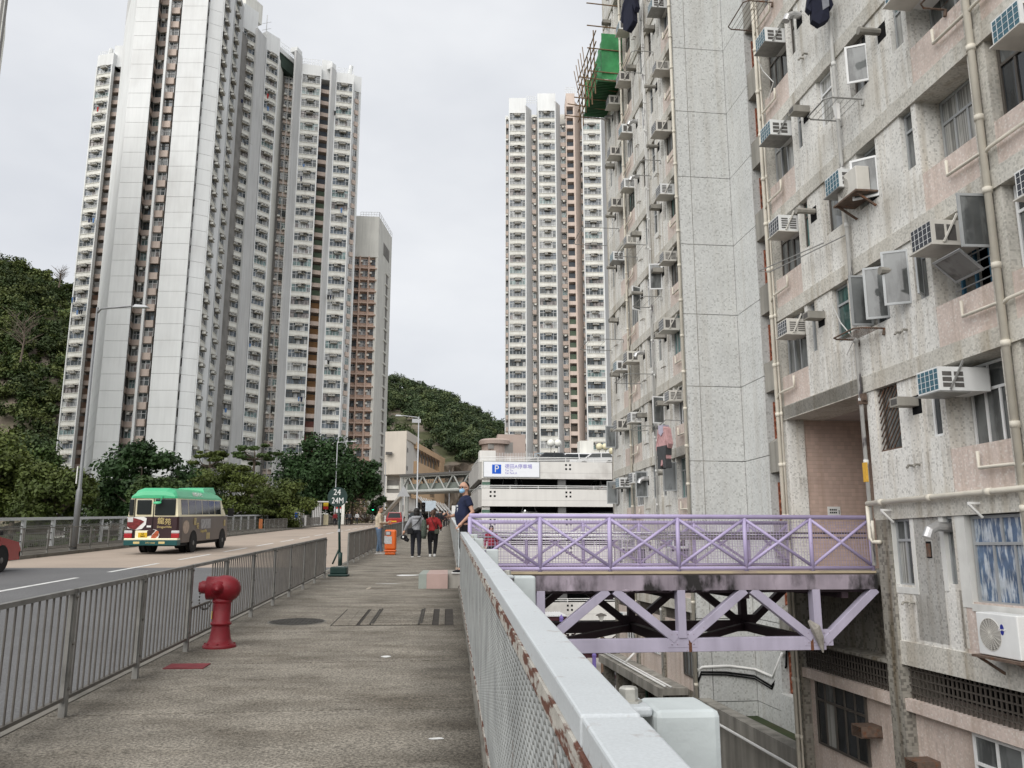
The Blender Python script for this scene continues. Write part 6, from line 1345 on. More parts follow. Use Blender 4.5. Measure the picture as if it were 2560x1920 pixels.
bbox('sticker', m_lampclr, -.92, -.72, y_ + .004, y_ + .02, 1.22, 1.40, bev=0); bbox('sticker', m_white, -.20, -.04, y_ + .012, y_ + .03, 1.02, 1.09, bev=0)
b = MB(); b.path([(.32, Y0 + .05, 2.22), (.34, Y0 - .1, 2.16), (.30, Y0 - .12, 2.0)], .018, 5); b.lathe([(.01, 0), (.14, .02), (.14, .05), (.01, .09)], (.2, Y0 - .16, 1.92), 12, (0, -.5, 1), (1.1, .7)); b.build('rear_mirror', m_greenr, bus, world=False)
# right side: window strip, wheel arches, wheels
for i in range(6):
    a, c = -3.05 + i * .86, -3.05 + (i + 1) * .86 - .07
    b = MB(); b.hexa([(hw - .035, a, 1.50), (hw - .02, a, 1.50), (hw - .02, c, 1.50), (hw - .035, c, 1.50)], [(hw - .105, a, 2.08), (hw - .088, a, 2.08), (hw - .088, c, 2.08), (hw - .105, c, 2.08)]); b.build('side_window', m_cglass, bus, world=False)
    if i % 2 == 1: b = MB(); b.hexa([(hw - .03, c + .02, 1.48), (hw - .008, c + .02, 1.48), (hw - .008, c + .055, 1.48), (hw - .03, c + .055, 1.48)], [(hw - .1, c + .02, 2.1), (hw - .08, c + .02, 2.1), (hw - .08, c + .055, 2.1), (hw - .1, c + .055, 2.1)]); b.build('window_bar', m_alu, bus, world=False)
b = MB(); b.hexa([(hw - .12, 2.30, 1.45), (hw - .10, 2.30, 1.45), (hw - .16, 3.0, 1.45), (hw - .18, 3.0, 1.45)], [(hw - .14, 2.30, 2.05), (hw - .12, 2.30, 2.05), (hw - .2, 2.5, 2.05), (hw - .22, 2.5, 2.05)]); b.build('side_window', m_cglass, bus, world=False)
b = MB(); b.lathe([(.36, 0), (.36, .01)], (hw - .004, -2.55, 1.02), 20, (1, 0, 0), (.72, 1)); b.build('abalone_print', mat('abalone_print', (.42, .33, .26), .4, .3, 7, col2=(.30, .20, .12), c2scale=5), bus, world=False)
SD = (R(90), 0, R(90)); put_text('龍', .32, m_gold, bus, (hw + .012, -1.5, 1.2), SD); put_text('苑', .28, m_gold, bus, (hw + .012, -1.15, 1.02), SD); put_text('DragonVille', .17, m_gold, bus, (hw + .012, -.35, .82), SD)
bbox('photo_print', mat('grey_print', (.30, .30, .31), .4, .5, 6), hw - .01, hw + .008, -.75, .55, .92, 1.32, bev=0); put_text('龍', .3, m_gold, bus, (hw + .012, 2.6, 1.1), SD)
for i in range(3): bbox('gold_mark', m_gold, hw - .01, hw + .008, .1 + i * .16, .18 + i * .16, .48, .74, bev=0)
for y in (-1.62, 2.35):
    for s in (-1, 1):
        MB().lathe([(.46, -.02), (.46, .012)], (s * hw, y, .42), 20, (s, 0, 0)).build('wheel_arch', m_under, bus, world=False); wheel(bus, s * (hw - .09), y, .37, .22)
        if y < 0: wheel(bus, s * (hw - .36), y, .37, .22, True)
b = MB(); b.path([(hw - .1, 2.55, 1.75), (hw + .2, 2.75, 1.72)], .02, 5); b.box(hw + .1, hw + .34, 2.72, 2.80, 1.42, 1.78); b.build('wing_mirror', m_under, bus, world=False)
put_text('專線小巴', .20, m_white, bus, (hw - .15, -.9, 2.30), (R(68), 0, R(90)), sx=1.6)

# ---- cars
def car(label, loc, rz, col, kind='saloon', group=None, pitch=0.0, cat='car', extras=None):
    t = thing('car' if cat == 'car' else cat.replace(' ', '_'), label, cat, loc, rot=(pitch, 0, rz), group=group)
    nm = 'car_paint_%s_%s_%s' % tuple('%03d' % (c * 255) for c in col); pm = bpy.data.materials.get(nm) or mat(nm, col, .22, .04, 2, spec=.6)
    if kind == 'saloon': low = [(-2.3, .32), (2.3, .32), (2.34, .55), (2.22, .74), (1.15, .92), (-1.55, .95), (-2.28, .92), (-2.36, .6)]; cab = [(1.2, .90), (.45, 1.38), (-.2, 1.44), (-.9, 1.41), (-1.75, .93)]; W_ = 1.7
    elif kind == 'van': low = [(-2.3, .32), (2.2, .32), (2.25, .6), (2.1, .95), (1.5, 1.08), (-2.3, 1.08)]; cab = [(1.6, 1.06), (.95, 1.85), (-2.1, 1.9), (-2.28, 1.06)]; W_ = 1.75
    else: low = [(-2.15, .32), (2.2, .32), (2.25, .6), (2.12, .84), (1.2, 1.0), (-2.15, 1.0)]; cab = [(1.3, .98), (.55, 1.56), (-1.5, 1.6), (-2.12, .98)]; W_ = 1.74
    side_extrude(MB(), low, W_, .05).build('body', pm, t, world=False, bevel=.03)
    c = MB(); n = len(cab); h1 = W_ / 2 - .04; vs = []
    for s in (-1, 1): vs += [(s * (h1 - max(0, z - .95) * .30), y, z) for y, z in cab]
    c.add(vs, [tuple(range(n)), tuple(range(n, 2 * n))[::-1]] + [(i, (i + 1) % n, n + (i + 1) % n, n + i) for i in range(n)]); c.build('cabin', pm, t, world=False, bevel=.03)
    g = MB(); zb, zt = cab[0][1] + .05, cab[1][1] - .06; hx = lambda z: h1 - max(0, z - .95) * .30 + .006
    def yat(i, z): (ya, za), (yb_, zb_) = cab[i], cab[i + 1]; return ya + (yb_ - ya) * (z - za) / (zb_ - za)
    for s in (-1, 1):
        mid = (cab[1][0] + cab[-2][0]) / 2
        for a0, a1, e0, e1 in ((yat(0, zb) - .22, mid + .05, yat(0, zt) - .12, mid + .05), (mid - .05, cab[-1][0] + .35, mid - .05, yat(n - 2, zt) + .16)):
            q = MB(); q.quad((s * hx(zb), a0, zb), (s * hx(zb), a1, zb), (s * hx(zt), e1, zt), (s * hx(zt), e0, zt)); q.build('side_window', m_cglass, t, world=False)
    for i, nm_ in ((0, 'windscreen'), (n - 2, 'rear_window')):
        (ya, za), (yb_, zb_) = cab[i], cab[i + 1]; lo, hi = min(za, zb_) + .05, max(za, zb_) - .07; off = .012 if i == 0 else -.012
        w0, w1 = hx(lo) - .12, hx(hi) - .10; q = MB(); q.quad((-w0, yat(i, lo) + off, lo + .006), (w0, yat(i, lo) + off, lo + .006), (w1, yat(i, hi) + off, hi + .006), (-w1, yat(i, hi) + off, hi + .006)); q.build(nm_, m_cglass, t, world=False)
    yf, yr = low[1][0], low[0][0] - .06
    for s in (-1, 1):
        MB().box(s * .82 - .2 * (s > 0), s * .82 + .2 * (s < 0), yf - .06, yf + .035, .60, .74).build('headlight', m_lampclr, t, world=False, bevel=.02); MB().box(s * .82 - .18 * (s > 0), s * .82 + .18 * (s < 0), yr - .03, yr + .1, .68, .86).build('tail_light', m_lampred, t, world=False, bevel=.02)
        for y in (1.38, -1.35):
            MB().lathe([(.36, -.03), (.36, .008)], (s * W_ / 2, y, .36), 18, (s, 0, 0)).build('wheel_arch', m_under, t, world=False); wheel(t, s * (W_ / 2 - .085), y, .31, .19)
    MB().box(-.85, .85, yf - .04, yf + .09, .34, .54).build('front_bumper', m_slat_d if kind == 'saloon' else pm, t, world=False, bevel=.03); MB().box(-.85, .85, yr - .06, yr + .08, .34, .56).build('rear_bumper', m_slat_d if kind == 'saloon' else pm, t, world=False, bevel=.03)
    MB().box(-.26, .26, yr - .075, yr - .06, .60, .72).build('number_plate', bpy.data.materials['plate_yellow'], t, world=False); MB().box(-.26, .26, yf + .09, yf + .1, .40, .51).build('number_plate', m_white, t, world=False)
    for s in (-1, 1): MB().box(s * (W_ / 2 - .02), s * (W_ / 2 + .16), .95, 1.07, .98, 1.10).build('wing_mirror', m_under, t, world=False, bevel=.02)
    if extras: extras(t)
    return t
def taxi_top(t):
    MB().box(-.28, .28, -.1, .1, 1.44, 1.58).build('roof_sign', m_white, t, world=False, bevel=.02)
SL = math.atan(SLOPE)
car('red taxi nosing into the picture at the left edge', (-12.72, 22.35, gz(22.4) - .12), 0, (.33, .018, .02), 'saloon', pitch=SL, cat='taxi', extras=taxi_top)
p = at(988, 1312, 92); car('red taxi with a silver roof waiting by the far traffic light', (p[0], p[1], gz(p[1]) - .12), 0, (.30, .02, .02), 'suv', pitch=SL, cat='taxi', extras=lambda t: (MB().box(-.62, .62, -1.45, .5, 1.605, 1.64).build('silver_roof', m_lampclr, t, world=False), taxi_top(t)))
p = at(1040, 1318, 105); car('dark car beside the pavement in the distant queue', (p[0], p[1], gz(p[1]) - .12), 0, (.02, .022, .03), 'suv', pitch=SL)
p = at(1026, 1316, 118); car('white car at the front of the distant queue', (p[0], p[1], gz(p[1]) - .12), 0, (.6, .6, .6), 'saloon', pitch=SL)
def cpcar(label, px, d, lv, rz, col, kind, grp='cars in the car park'):
    q = at(px, 1200, d + 2.5); z = tops[lv] - (.34 if lv else .08); return car(label, (q[0], q[1], z), FACADE_RZ - R(90) + rz, col, kind, grp)
cpcar('dark grey car parked on the roof level behind the guard rail', 1371, 89, 0, R(95), (.03, .032, .035), 'suv')
cpcar('white van parked on the roof level in the middle', 1433, 92, 0, R(90), (.75, .75, .75), 'van')
cpcar('silver white car on the roof level by the cream globe lamps', 1494, 89, 0, R(75), (.5, .5, .5), 'suv')
cpcar('silver van under the P sign on the upper covered level', 1252, 89, 1, R(60), (.45, .47, .48), 'van')
cpcar('white car at the right end of the upper covered level', 1502, 88.5, 1, R(8), (.6, .6, .6), 'suv')
cpcar('black car at the left of the lower covered level', 1255, 89, 2, R(0), (.012, .012, .014), 'suv')
cpcar('white topped car under the tube lamp of the lower covered level', 1316, 89, 2, R(0), (.55, .55, .55), 'suv')
cpcar('dark car at the right end of the lower covered level', 1504, 88.5, 2, R(70), (.03, .035, .04), 'suv')
# ------------------------------------------------------------------ street furniture
m_pole = mat('grey_pole', (.20, .205, .21), .5, .1, 1.5, metal=.3); m_pole_l = mat('light_pole', (.40, .41, .42), .5, .06, 1.5, metal=.3)
def lamp(label, px, d, x_, h, arm, base_h=1.9, m=None, heads=1):
    p = at(px, 1370, d); y = p[1]; z = gz(y); l = thing('street_lamp', label, 'street lamp', (x_, y, z), group=None); m = m or m_pole
    MB().lathe([(.115, 0), (.115, base_h), (.10, base_h + .05), (.072, base_h + .12), (.048, h)], n=12).build('pole', m, l, world=False, smooth=True)
    s = 1 if arm > 0 else -1; MB().path([(0, 0, h - .25), (s * .15, 0, h - .05), (arm * .55, 0, h + .06), (arm * .75, 0, h + .10)], [.05, .042, .035, .03], 8).build('arm', m, l, world=False, smooth=True)
    b = MB(); a0, a1 = arm * .68, arm * 1.02; w = .16
    b.hexa([(min(a0, a1), -w * .7, h + .02), (max(a0, a1), -w * .7, h + .02), (max(a0, a1), w * .7, h + .02), (min(a0, a1), w * .7, h + .02)], [(min(a0, a1) + .1, -w * .5, h + .17), (max(a0, a1) - .18, -w * .5, h + .14), (max(a0, a1) - .18, w * .5, h + .14), (min(a0, a1) + .1, w * .5, h + .17)]); b.build('lantern', m_pole_l, l, world=False, bevel=.03)
    return l
l1 = lamp('tall grey street lamp in front of the left tower, its arm reaching over the road', 206, 33.9, -14.85, 10.0, 2.1, 2.3)
MB().box(-.135, -.10, -.11, -.05, 2.6, 3.3).build('number_strip', m_white, l1, world=False)
p = at(833, 1370, 104); lamp('distant street lamp in front of the big dark trees', 833, 104, p[0], 10.2, 2.4, m=m_pole_l)
l3 = lamp('street lamp on the near pavement whose arm reaches left towards the shopping centre', 1046, 75, -2.75, 10.1, -2.1, m=m_pole_l)
MB().box(-.6, .2, -.02, .02, 9.55, 9.9).build('sign_plate', m_pole_l, l3, world=False)
for px, d, lb, h in ((1122, 150, 'slim lamp post before the peach shopping centre wall', 9), (960, 135, 'slim lamp post at the left end of the far footbridge', 9.5)):
    p = at(px, 1300, d); t = thing('lamp_post', lb, 'lamp post', (p[0], p[1], gz(p[1]))); MB().lathe([(.09, 0), (.06, h)], n=8).build('pole', m_pole_l, t, world=False)
# minibus stop sign on a loaded base
m_dkg = mat('dark_green_paint', (.012, .035, .030), .45, .15, 4); bs = thing('bus_stop_sign', 'dark green round minibus stop sign reading 24 and 24M on a leaning post', 'bus stop sign', (-2.55, 20.5, gz(20.5)))
MB().box(-.23, .23, -.23, .23, .0, .05).build('base_plate', m_dkg, bs, world=False, bevel=.02); MB().box(-.19, .20, -.19, .19, .045, .22).build('base_weight', m_dkg, bs, world=False, bevel=.03); MB().box(-.05, .12, -.1, .06, .22, .235).build('lifting_plate', m_bolt, bs, world=False)
b = MB(); b.path([(.02, 0, .1), (-.035, 0, 1.2), (-.09, 0, 2.0)], [.034, .028, .024], 10); b.path([(.02, 0, .25), (.015, 0, .55)], .05, 10); b.path([(-.16, 0, .28), (-.02, 0, .62)], .022, 6); b.build('post', m_dkg, bs, world=False, smooth=True)
MB().box(-.062, -.008, -.04, -.028, 1.03, 1.10).build('clip', m_pole_l, bs, world=False)
MB().lathe([(.235, -.012), (.235, .012)], (-.10, -.03, 1.86), 28, (0, -1, 0)).build('disc', m_dkg, bs, world=False)
put_text('24', .20, m_white, bs, (-.11, -.046, 1.965), (R(90), 0, 0), sx=.9); put_text('24M', .20, m_white, bs, (-.09, -.046, 1.765), (R(90), 0, R(0)), sx=.82)
# orange litter bin
m_or = mat('orange_plastic', (.62, .115, .012), .38, .06, 4, spec=.5); bn = thing('litter_bin', 'bright orange rounded litter bin with a grey notice on its side', 'litter bin', (-2.02, 30.6, gz(30.6)))
def rbox(nm, m, hx, hy, z0, z1, bev, par=bn): return MB().box(-hx, hx, -hy, hy, z0, z1).build(nm, m, par, world=False, bevel=bev)
rbox('foot', m_or, .185, .185, 0, .10, .03); rbox('collar', m_or, .215, .215, .10, .17, .03); o = rbox('body', m_or, .205, .205, .17, .88, .07); o.modifiers[0].segments = 4
MB().box(-.215, -.12, -.212, -.2, .42, .66).build('notice', m_pole_l, bn, world=False); MB().box(-.19, .02, -.213, -.203, .68, .82).build('ash_slot', m_slat_d, bn, world=False); MB().box(-.15, -.02, -.216, -.212, .70, .80).build('ash_tray', m_pole_l, bn, world=False)
MB().box(-.19, .05, -.2125, -.206, .38, .64).build('notice', mat('notice_grey', (.42, .42, .42), .6, .2, 25), bn, world=False)
# road signs and lights in the distance
def post_sign(nm, lb, cat, px, py, d, side_x=None, pm=None, r=.04):
    p = at(px, py, d); x = p[0] if side_x is None else side_x; t = thing(nm, lb, cat, (x, p[1], gz(p[1]))); h = p[2] - gz(p[1]); MB().lathe([(r, 0), (r * .9, h)], n=8).build('pole', pm or m_pole_l, t, world=False); return t, h
t, h = post_sign('warning_sign', 'red bordered triangular pedestrian warning sign on the far pavement', 'road sign', 760, 1262, 88)
def tri(s, y, z): return [(-s, y, z - s * .58), (s, y, z - s * .58), (0, y, z + s * 1.15)]
m_sr = mat('sign_red', (.45, .02, .02), .5, .03)
for nm, s, y, m_ in (('border', .40, -.05, m_sr), ('panel', .28, -.062, m_white)):
    v = tri(s, y, h); MB().add(v + [(a, b_ + .02, c) for a, b_, c in v], [(0, 1, 2), (5, 4, 3), (0, 3, 4, 1), (1, 4, 5, 2), (2, 5, 3, 0)]).build(nm, m_, t, world=False)
b = MB(); b.bar((0, -.07, h + .02), (-.08, -.07, h - .13), .035); b.bar((0, -.07, h + .02), (.08, -.07, h - .13), .035); b.ball((.01, -.07, h + .12), .04, 8); b.bar((0, -.07, h + .08), (0, -.07, h - .02), .05); b.build('pictogram', m_black, t, world=False)
t, h = post_sign('warning_sign', 'grey back of a triangular road sign on the near pavement', 'road sign', 1008, 1232, 52, -2.75)
v = tri(.40, -.05, h); MB().add(v + [(a, b_ + .02, c) for a, b_, c in v], [(0, 1, 2), (5, 4, 3), (0, 3, 4, 1), (1, 4, 5, 2), (2, 5, 3, 0)]).build('panel', mat('sign_back', (.36, .37, .38), .5, .08, 3), t, world=False); MB().box(-.05, .05, -.03, .0, h - 1.15, h - .75).build('clip', m_alu_d, t, world=False)
t, h = post_sign('information_sign', 'small blue and white information plate left of the warning triangle', 'sign', 744, 1268, 86); MB().box(-.28, .28, -.06, -.04, h - 1.25, h - .4).build('panel', m_white, t, world=False); MB().box(-.22, .1, -.068, -.06, h - 1.1, h - .55).build('blue_field', bpy.data.materials['parking_blue'], t, world=False)
t, h = post_sign('bus_stop_pole', 'yellow and red topped bus stop pole on the far pavement', 'bus stop sign', 815, 1256, 98); m_yl = mat('sign_yellow', (.65, .45, .03), .5, .03)
MB().box(-.28, .28, -.06, -.02, h - .45, h).build('yellow_panel', m_yl, t, world=False, bevel=.04); MB().box(-.28, .28, -.06, -.02, h - .8, h - .46).build('red_panel', m_sr, t, world=False); MB().box(-.2, .35, -.06, -.02, h - 2.6, h - 1.4).build('timetable', mat('pale_timetable', (.55, .50, .34), .6, .1, 8), t, world=False)
t, h = post_sign('bus_stop_pole', 'bus stop pole with a small red and white plate behind the minibus stop sign', 'bus stop sign', 847, 1266, 101); MB().box(-.3, .3, -.06, -.02, h - .75, h - .1).build('panel', m_white, t, world=False); MB().box(-.3, .3, -.066, -.06, h - .28, h - .1).build('red_band', m_sr, t, world=False)
p = at(818, 1300, 97); t = thing('shelter_column', 'grey ribbed shelter column on the far pavement by the bus stop', 'shelter', (p[0] - 1.2, p[1], gz(p[1]))); MB().box(-.5, .5, -.3, .3, 0, 2.6).build('column', m_tg, t, world=False)
for i in range(5): MB().box(-.45 + i * .2, -.37 + i * .2, -.33, -.3, .1, 2.5).build('rib', m_galv_d, t, world=False)
MB().box(-.6, 3.4, -.6, .6, 2.6, 2.72).build('roof', m_tg, t, world=False)
p = at(857, 1290, 103); t = thing('advert_pillar', 'pale flat pillar beside the bus stop poles', 'pillar', (p[0], p[1], gz(p[1]))); MB().box(-.18, .18, -.1, .1, 0, 3.4).build('pillar', m_tc, t, world=False, bevel=.03)
m_gon = mat('green_signal', (.02, 1.0, .45), .4, 0, emit=1.6)
def signal(lb, px, py, d, n=1, side_x=None):
    t, h = post_sign('traffic_light', lb, 'traffic light', px, py - 10, d, side_x, m_alu_d, .06)
    for i in range(n):
        x = i * .5; MB().box(x - .17, x + .17, -.16, .05, h - 1.15, h).build('housing', m_black, t, world=False, bevel=.03)
        for j in range(3): MB().lathe([(.11, .16), (.11, .19)], (x, 0, h - .2 - j * .36), 12, (0, -1, 0)).build('lens', m_gon if j == 2 and i == 0 else m_alu_d, t, world=False)
        for j in range(3): MB().path([(x, -.17, h - .10 - j * .36), (x, -.33, h - .12 - j * .36)], .12, 8).build('visor', m_black, t, world=False)
    return t
signal('green traffic light on the far side before the shopping centre', 933, 1267, 116); signal('pair of traffic light heads, one green, at the near kerb', 1013, 1266, 78, 2, -2.75)
t, h = post_sign('information_sign', 'tall pale blue information board on the distant near pavement', 'sign', 1070, 1252, 98, -2.2); MB().box(-.8, .8, -.06, 0, h - 1.2, h).build('panel', mat('pale_blue_sign', (.45, .52, .58), .5, .1, 3), t, world=False)
t, h = post_sign('information_sign', 'white double plate sign before the rock face', 'sign', 1118, 1264, 96, .9)
for x in (-.45, .05): MB().box(x, x + .4, -.06, 0, h - .9, h).build('panel', m_white, t, world=False)
p = at(679, 1318, 66); t = thing('banner', 'small orange banner tied to the far railing', 'banner', (-14.55, p[1], gz(p[1]))); MB().box(0, .03, -.55, .55, .2, .95).build('cloth', mat('banner_orange', (.55, .18, .05), .7, .3, 4), t, world=False)
p = at(858, 1309, 93); t = thing('notice_board', 'white notice tied to the dark railing on the far pavement', 'notice', (-14.5, 87.5, gz(87.5))); MB().box(0, .04, -.5, .5, .1, 1.15).build('board', m_white, t, world=False)
# scaffold with green sheeting on the far wing
m_tarp = mat('green_sheeting', (.04, .23, .08), .45, .3, 2, col2=(.08, .34, .15), c2scale=1.2, bump=.8, bscale=3); m_bam = mat('bamboo', (.20, .13, .075), .7, .25, 4); m_gcorr = mat('green_corrugated', (.025, .11, .04), .6, .2, 2)
sf = thing('bamboo_scaffold', 'small bamboo scaffold wrapped in bright green sheeting high on the housing block', 'scaffold', F00, FACADE_RZ); r = random.Random(8)
s0, s1, z0, z1 = 35.4, 38.4, 21.8, 24.2
b = MB(); nn = 14; g = []
for i in range(nn + 1):
    for j in range(7):
        s = s0 + (s1 - s0) * i / nn; z = z0 + .1 + (z1 - z0) * (j / 6) * (1 - .25 * i / nn); g.append((s, 0.85 + .10 * r.random() + (.12 if j in (2, 4) else 0), z))
b.add(g, [(i * 7 + j, (i + 1) * 7 + j, (i + 1) * 7 + j + 1, i * 7 + j + 1) for i in range(nn) for j in range(6)])
g2 = [(s0 - .03 - .05 * r.random(), 1.0 * j / 5, z0 + .1 + (z1 - z0) * k / 6) for j in range(6) for k in range(7)]; b.add(g2, [(j * 7 + k, (j + 1) * 7 + k, (j + 1) * 7 + k + 1, j * 7 + k + 1) for j in range(5) for k in range(6)])
g3 = [(s1 + .05 * r.random(), 1.2 * j / 5, z0 + .1 + (z1 - z0) * .75 * k / 6) for j in range(6) for k in range(7)]; b.add(g3, [(j * 7 + k, (j + 1) * 7 + k, (j + 1) * 7 + k + 1, j * 7 + k + 1) for j in range(5) for k in range(6)])
b.build('sheeting', m_tarp, sf, world=False, smooth=True)
b = MB()
for i in range(24): b.box(s0 + i * .142, s0 + i * .142 + .075, 0, 1.2, z0, z0 + .05 + .03 * (i % 2))
b.box(s0, s1, 0, 1.2, z0 + .05, z0 + .09); b.build('sloping_floor', m_gcorr, sf, world=False)
for i in range(6):
    s = s0 + (s1 + .6 - s0) * i / 5; MB().path([(s, 1.32, z0 - .4 - r.random() * .5), (s + .05, 1.36, z1 + .3 - .25 * i)], .03, 5).build('bamboo_pole', m_bam, sf, world=False)
for k in range(5): z = z0 + (z1 - z0) * k / 4 * .95; MB().path([(s0 - .5, 1.36, z + .15 * r.random()), (s1 + .8, 1.40, z - .1)], .03, 5).build('bamboo_pole', m_bam, sf, world=False)
for k in range(5): s = s0 - .1 + 3.5 * k / 4; MB().path([(s, -.1, z0 - .05), (s, 1.9 + .3 * r.random(), z0 - .05 + .3 * r.random())], .03, 5).build('bamboo_pole', m_bam, sf, world=False)
for k in range(4): MB().path([(s0 - .08, 0, z0 + .4 + k * 1.2), (s0 - .1, 1.7, z0 + .45 + k * 1.2)], .03, 5).build('bamboo_pole', m_bam, sf, world=False)
for k in range(5): s = s0 + 1.0 + k * .55; MB().path([(s, 1.42, z0 - .3 + .3 * k), (s + 1.2, 1.45, z0 + 3.2)], .022, 5).build('bamboo_pole', m_bam, sf, world=False)
# washing
def garment(lb, s, o, z, pts, m, th=.09, yaw=0.0, extra=None):
    t = thing('hanging_clothes', lb, 'laundry', F00, FACADE_RZ); n = len(pts); c, sn = math.cos(yaw), math.sin(yaw); b = MB()
    fr = lambda x, y, zz: (s + x * c - y * sn, o + x * sn + y * c, z + zz)
    k = 6; b.add([fr(x, th / 2 + .03 * math.sin(i * 2.1), zz) for i, (x, zz) in enumerate(pts)] + [fr(x, -th / 2, zz) for x, zz in pts], [tuple(range(n)), tuple(range(n, 2 * n))[::-1]] + [(i, (i + 1) % n, n + (i + 1) % n, n + i) for i in range(n)]); b.build('shirt', m, t, world=False)
    if extra:
        for e_pts, em in extra: q = len(e_pts); MB().add([fr(x, th / 2 + .035, zz) for x, zz in e_pts] + [fr(x, -th / 2 - .01, zz) for x, zz in e_pts], [tuple(range(q)), tuple(range(q, 2 * q))[::-1]] + [(i, (i + 1) % q, q + (i + 1) % q, q + i) for i in range(q)]).build('panel', em, t, world=False)
    MB().path([fr(0, 0, .02), fr(.02, 0, .1), fr(0, 0, .16)], .008, 4).build('hanger', m_steel, t, world=False); return t
shirt = [(-.06, 0), (.06, 0), (.22, -.08), (.30, -.5), (.22, -.62), (.19, -.3), (.2, -.82), (.05, -.95), (-.12, -.86), (-.2, -.78), (-.19, -.3), (-.24, -.55), (-.31, -.45), (-.22, -.08)]
m_greyc = mat('grey_cloth', (.22, .23, .26), .9, .15, 10); m_pinkc = mat('pink_cloth', (.50, .30, .30), .9, .15, 10); m_dg = mat('charcoal_cloth', (.06, .062, .065), .9, .15, 10); m_lil = mat('lilac_cloth', (.42, .40, .48), .9, .1, 10)
garment('navy and grey shirt hanging from the rack nearest the top right', 16.25, .45, S(4) + 1.58, shirt, m_cloth_n, .16, R(80), [([(-.2, -.08), (-.04, -.02), (-.05, -.6), (-.2, -.5)], m_greyc)])
garment('black jacket hanging below the window cage high on the far wing', 31.6, .6, S(8) + 1.9, [(x * 1.7, z * 1.7) for x, z in shirt], m_cloth_n, .25, R(25))
garment('pink and grey hooded top hung out beside the corner pipe of the far wing', 28.35, .75, S(1) + 1.0, [(x * 1.35, z * 1.5) for x, z in shirt], m_pinkc, .2, R(15), [([(-.16, .02), (.16, .02), (.14, -.26), (0, -.36), (-.14, -.26)], m_lil), ([(-.3, -.72), (.3, -.72), (.28, -1.05), (-.28, -1.05)], m_dg), ([(-.24, -1.05), (.24, -1.05), (.27, -1.5), (.10, -1.5), (.06, -1.2), (-.06, -1.2), (-.10, -1.5), (-.27, -1.5)], m_dg)])
garment('dark purple top hung next to the pink hooded one', 28.75, .72, S(1) + .92, [(x, z * 1.3) for x, z in shirt], mat('plum_cloth', (.06, .012, .03), .9, .1, 8), .12, R(10))
MB().path([(28.0, .1, S(1) + 1.14), (28.1, .75, S(1) + 1.18), (30.0, .7, S(1) + 1.0)], .018, 5).build('drying_pole', m_steel, blk, world=False)
garment('white cloth tied to the middle drying rack', 15.75, .5, S(3) + 1.02, [(-.06, 0), (.07, 0), (.05, -.32), (-.05, -.36)], m_white, .08)

# small washing on the tall tower
m_wash = [mat('wash_navy', (.02, .025, .06), .9), mat('wash_red', (.35, .03, .03), .9), mat('wash_white', (.7, .7, .7), .9), mat('wash_black', (.015, .015, .017), .9), mat('wash_blue', (.1, .2, .4), .9)]
r = random.Random(77); zt_ = {k: 99.0 for k in range(9)}
for i in range(18):
    p0, d0, p1, d1, zt, cn = r.choice(((549, 145.2, 590, 148, 99.0, 'third column from the right'), (615.5, 151.6, 653, 154.4, 98.6, 'fourth column from the right'), (715.5, 160, 769, 160.9, 98.2, 'second column from the right'), (808, 162.6, 856, 163.5, 97.9, 'rightmost column'), (164, 158, 206, 157, 98.6, 'leftmost column')))
    a, c = V3(*xy(p0, d0), 0), V3(*xy(p1, d1), 0); u = unit(c - a); nn = V3(u[1], -u[0], 0); p = a + (c - a) * r.uniform(.15, .85) + nn * .75; fl = r.randrange(2, 32); z = zt - 2.7 * fl + .9; ms = [r.choice(m_wash) for q in range(r.randrange(1, 4))]; cn2 = ' and '.join(list(dict.fromkeys(m.name[5:] for m in ms))[:2]); ht = ('near the top', 'high up', 'halfway up', 'low down')[min(3, fl // 8)]
    t = thing('hanging_clothes', '%s washing %s in the %s of the left tower' % (cn2, ht, cn), 'laundry', (p[0], p[1], z), math.atan2(u[1], u[0]), group='washing on the tall left tower')
    for q in range(len(ms)): w = r.uniform(.25, .4); x = -.5 + q * .5; h = r.uniform(.6, 1.1); MB().hexa([(x - w * .4, -.04, -h), (x + w * .4, -.04, -h), (x + w * .4, .04, -h), (x - w * .4, .04, -h)], [(x - w * .6, -.04, 0), (x + w * .6, -.04, 0), (x + w * .6, .04, 0), (x - w * .6, .04, 0)]).build('shirt', ms[q], t, world=False)
    MB().path([(-.9, 0, .05), (1.1, 0, .08)], .03, 4).build('pole', m_steel, t, world=False)
# ------------------------------------------------------------------ people
def remesh(nm, b, m, parent, vox, it=2):
    me = b.mesh(nm, m); o = bpy.data.objects.new('tmp', me)
    a = o.modifiers.new('r', 'REMESH'); a.mode = 'VOXEL'; a.voxel_size = vox; c = o.modifiers.new('s', 'SMOOTH'); c.iterations = it; c.factor = .5
    me2 = evaluated(o); bpy.data.meshes.remove(me)
    me2.name = nm; me2.materials.clear(); me2.materials.append(m); me2.polygons.foreach_set('use_smooth', [True] * len(me2.polygons)); return link(nm, me2, parent)
m_skin = mat('skin', (.46, .27, .19), .55, .06, 12, spec=.3); m_hair = mat('black_hair', (.012, .010, .009), .6, .2, 40); m_hairb = mat('brown_hair', (.06, .03, .018), .6, .2, 40)
m_blackc = mat('black_cloth', (.012, .012, .014), .9, .2, 12); m_shoe_w = mat('white_sole', (.6, .6, .58), .6, .05, 10)
def cloth(nm, c): return bpy.data.materials.get(nm) or mat(nm, c, .9, .18, 9, bump=.3, bscale=25)
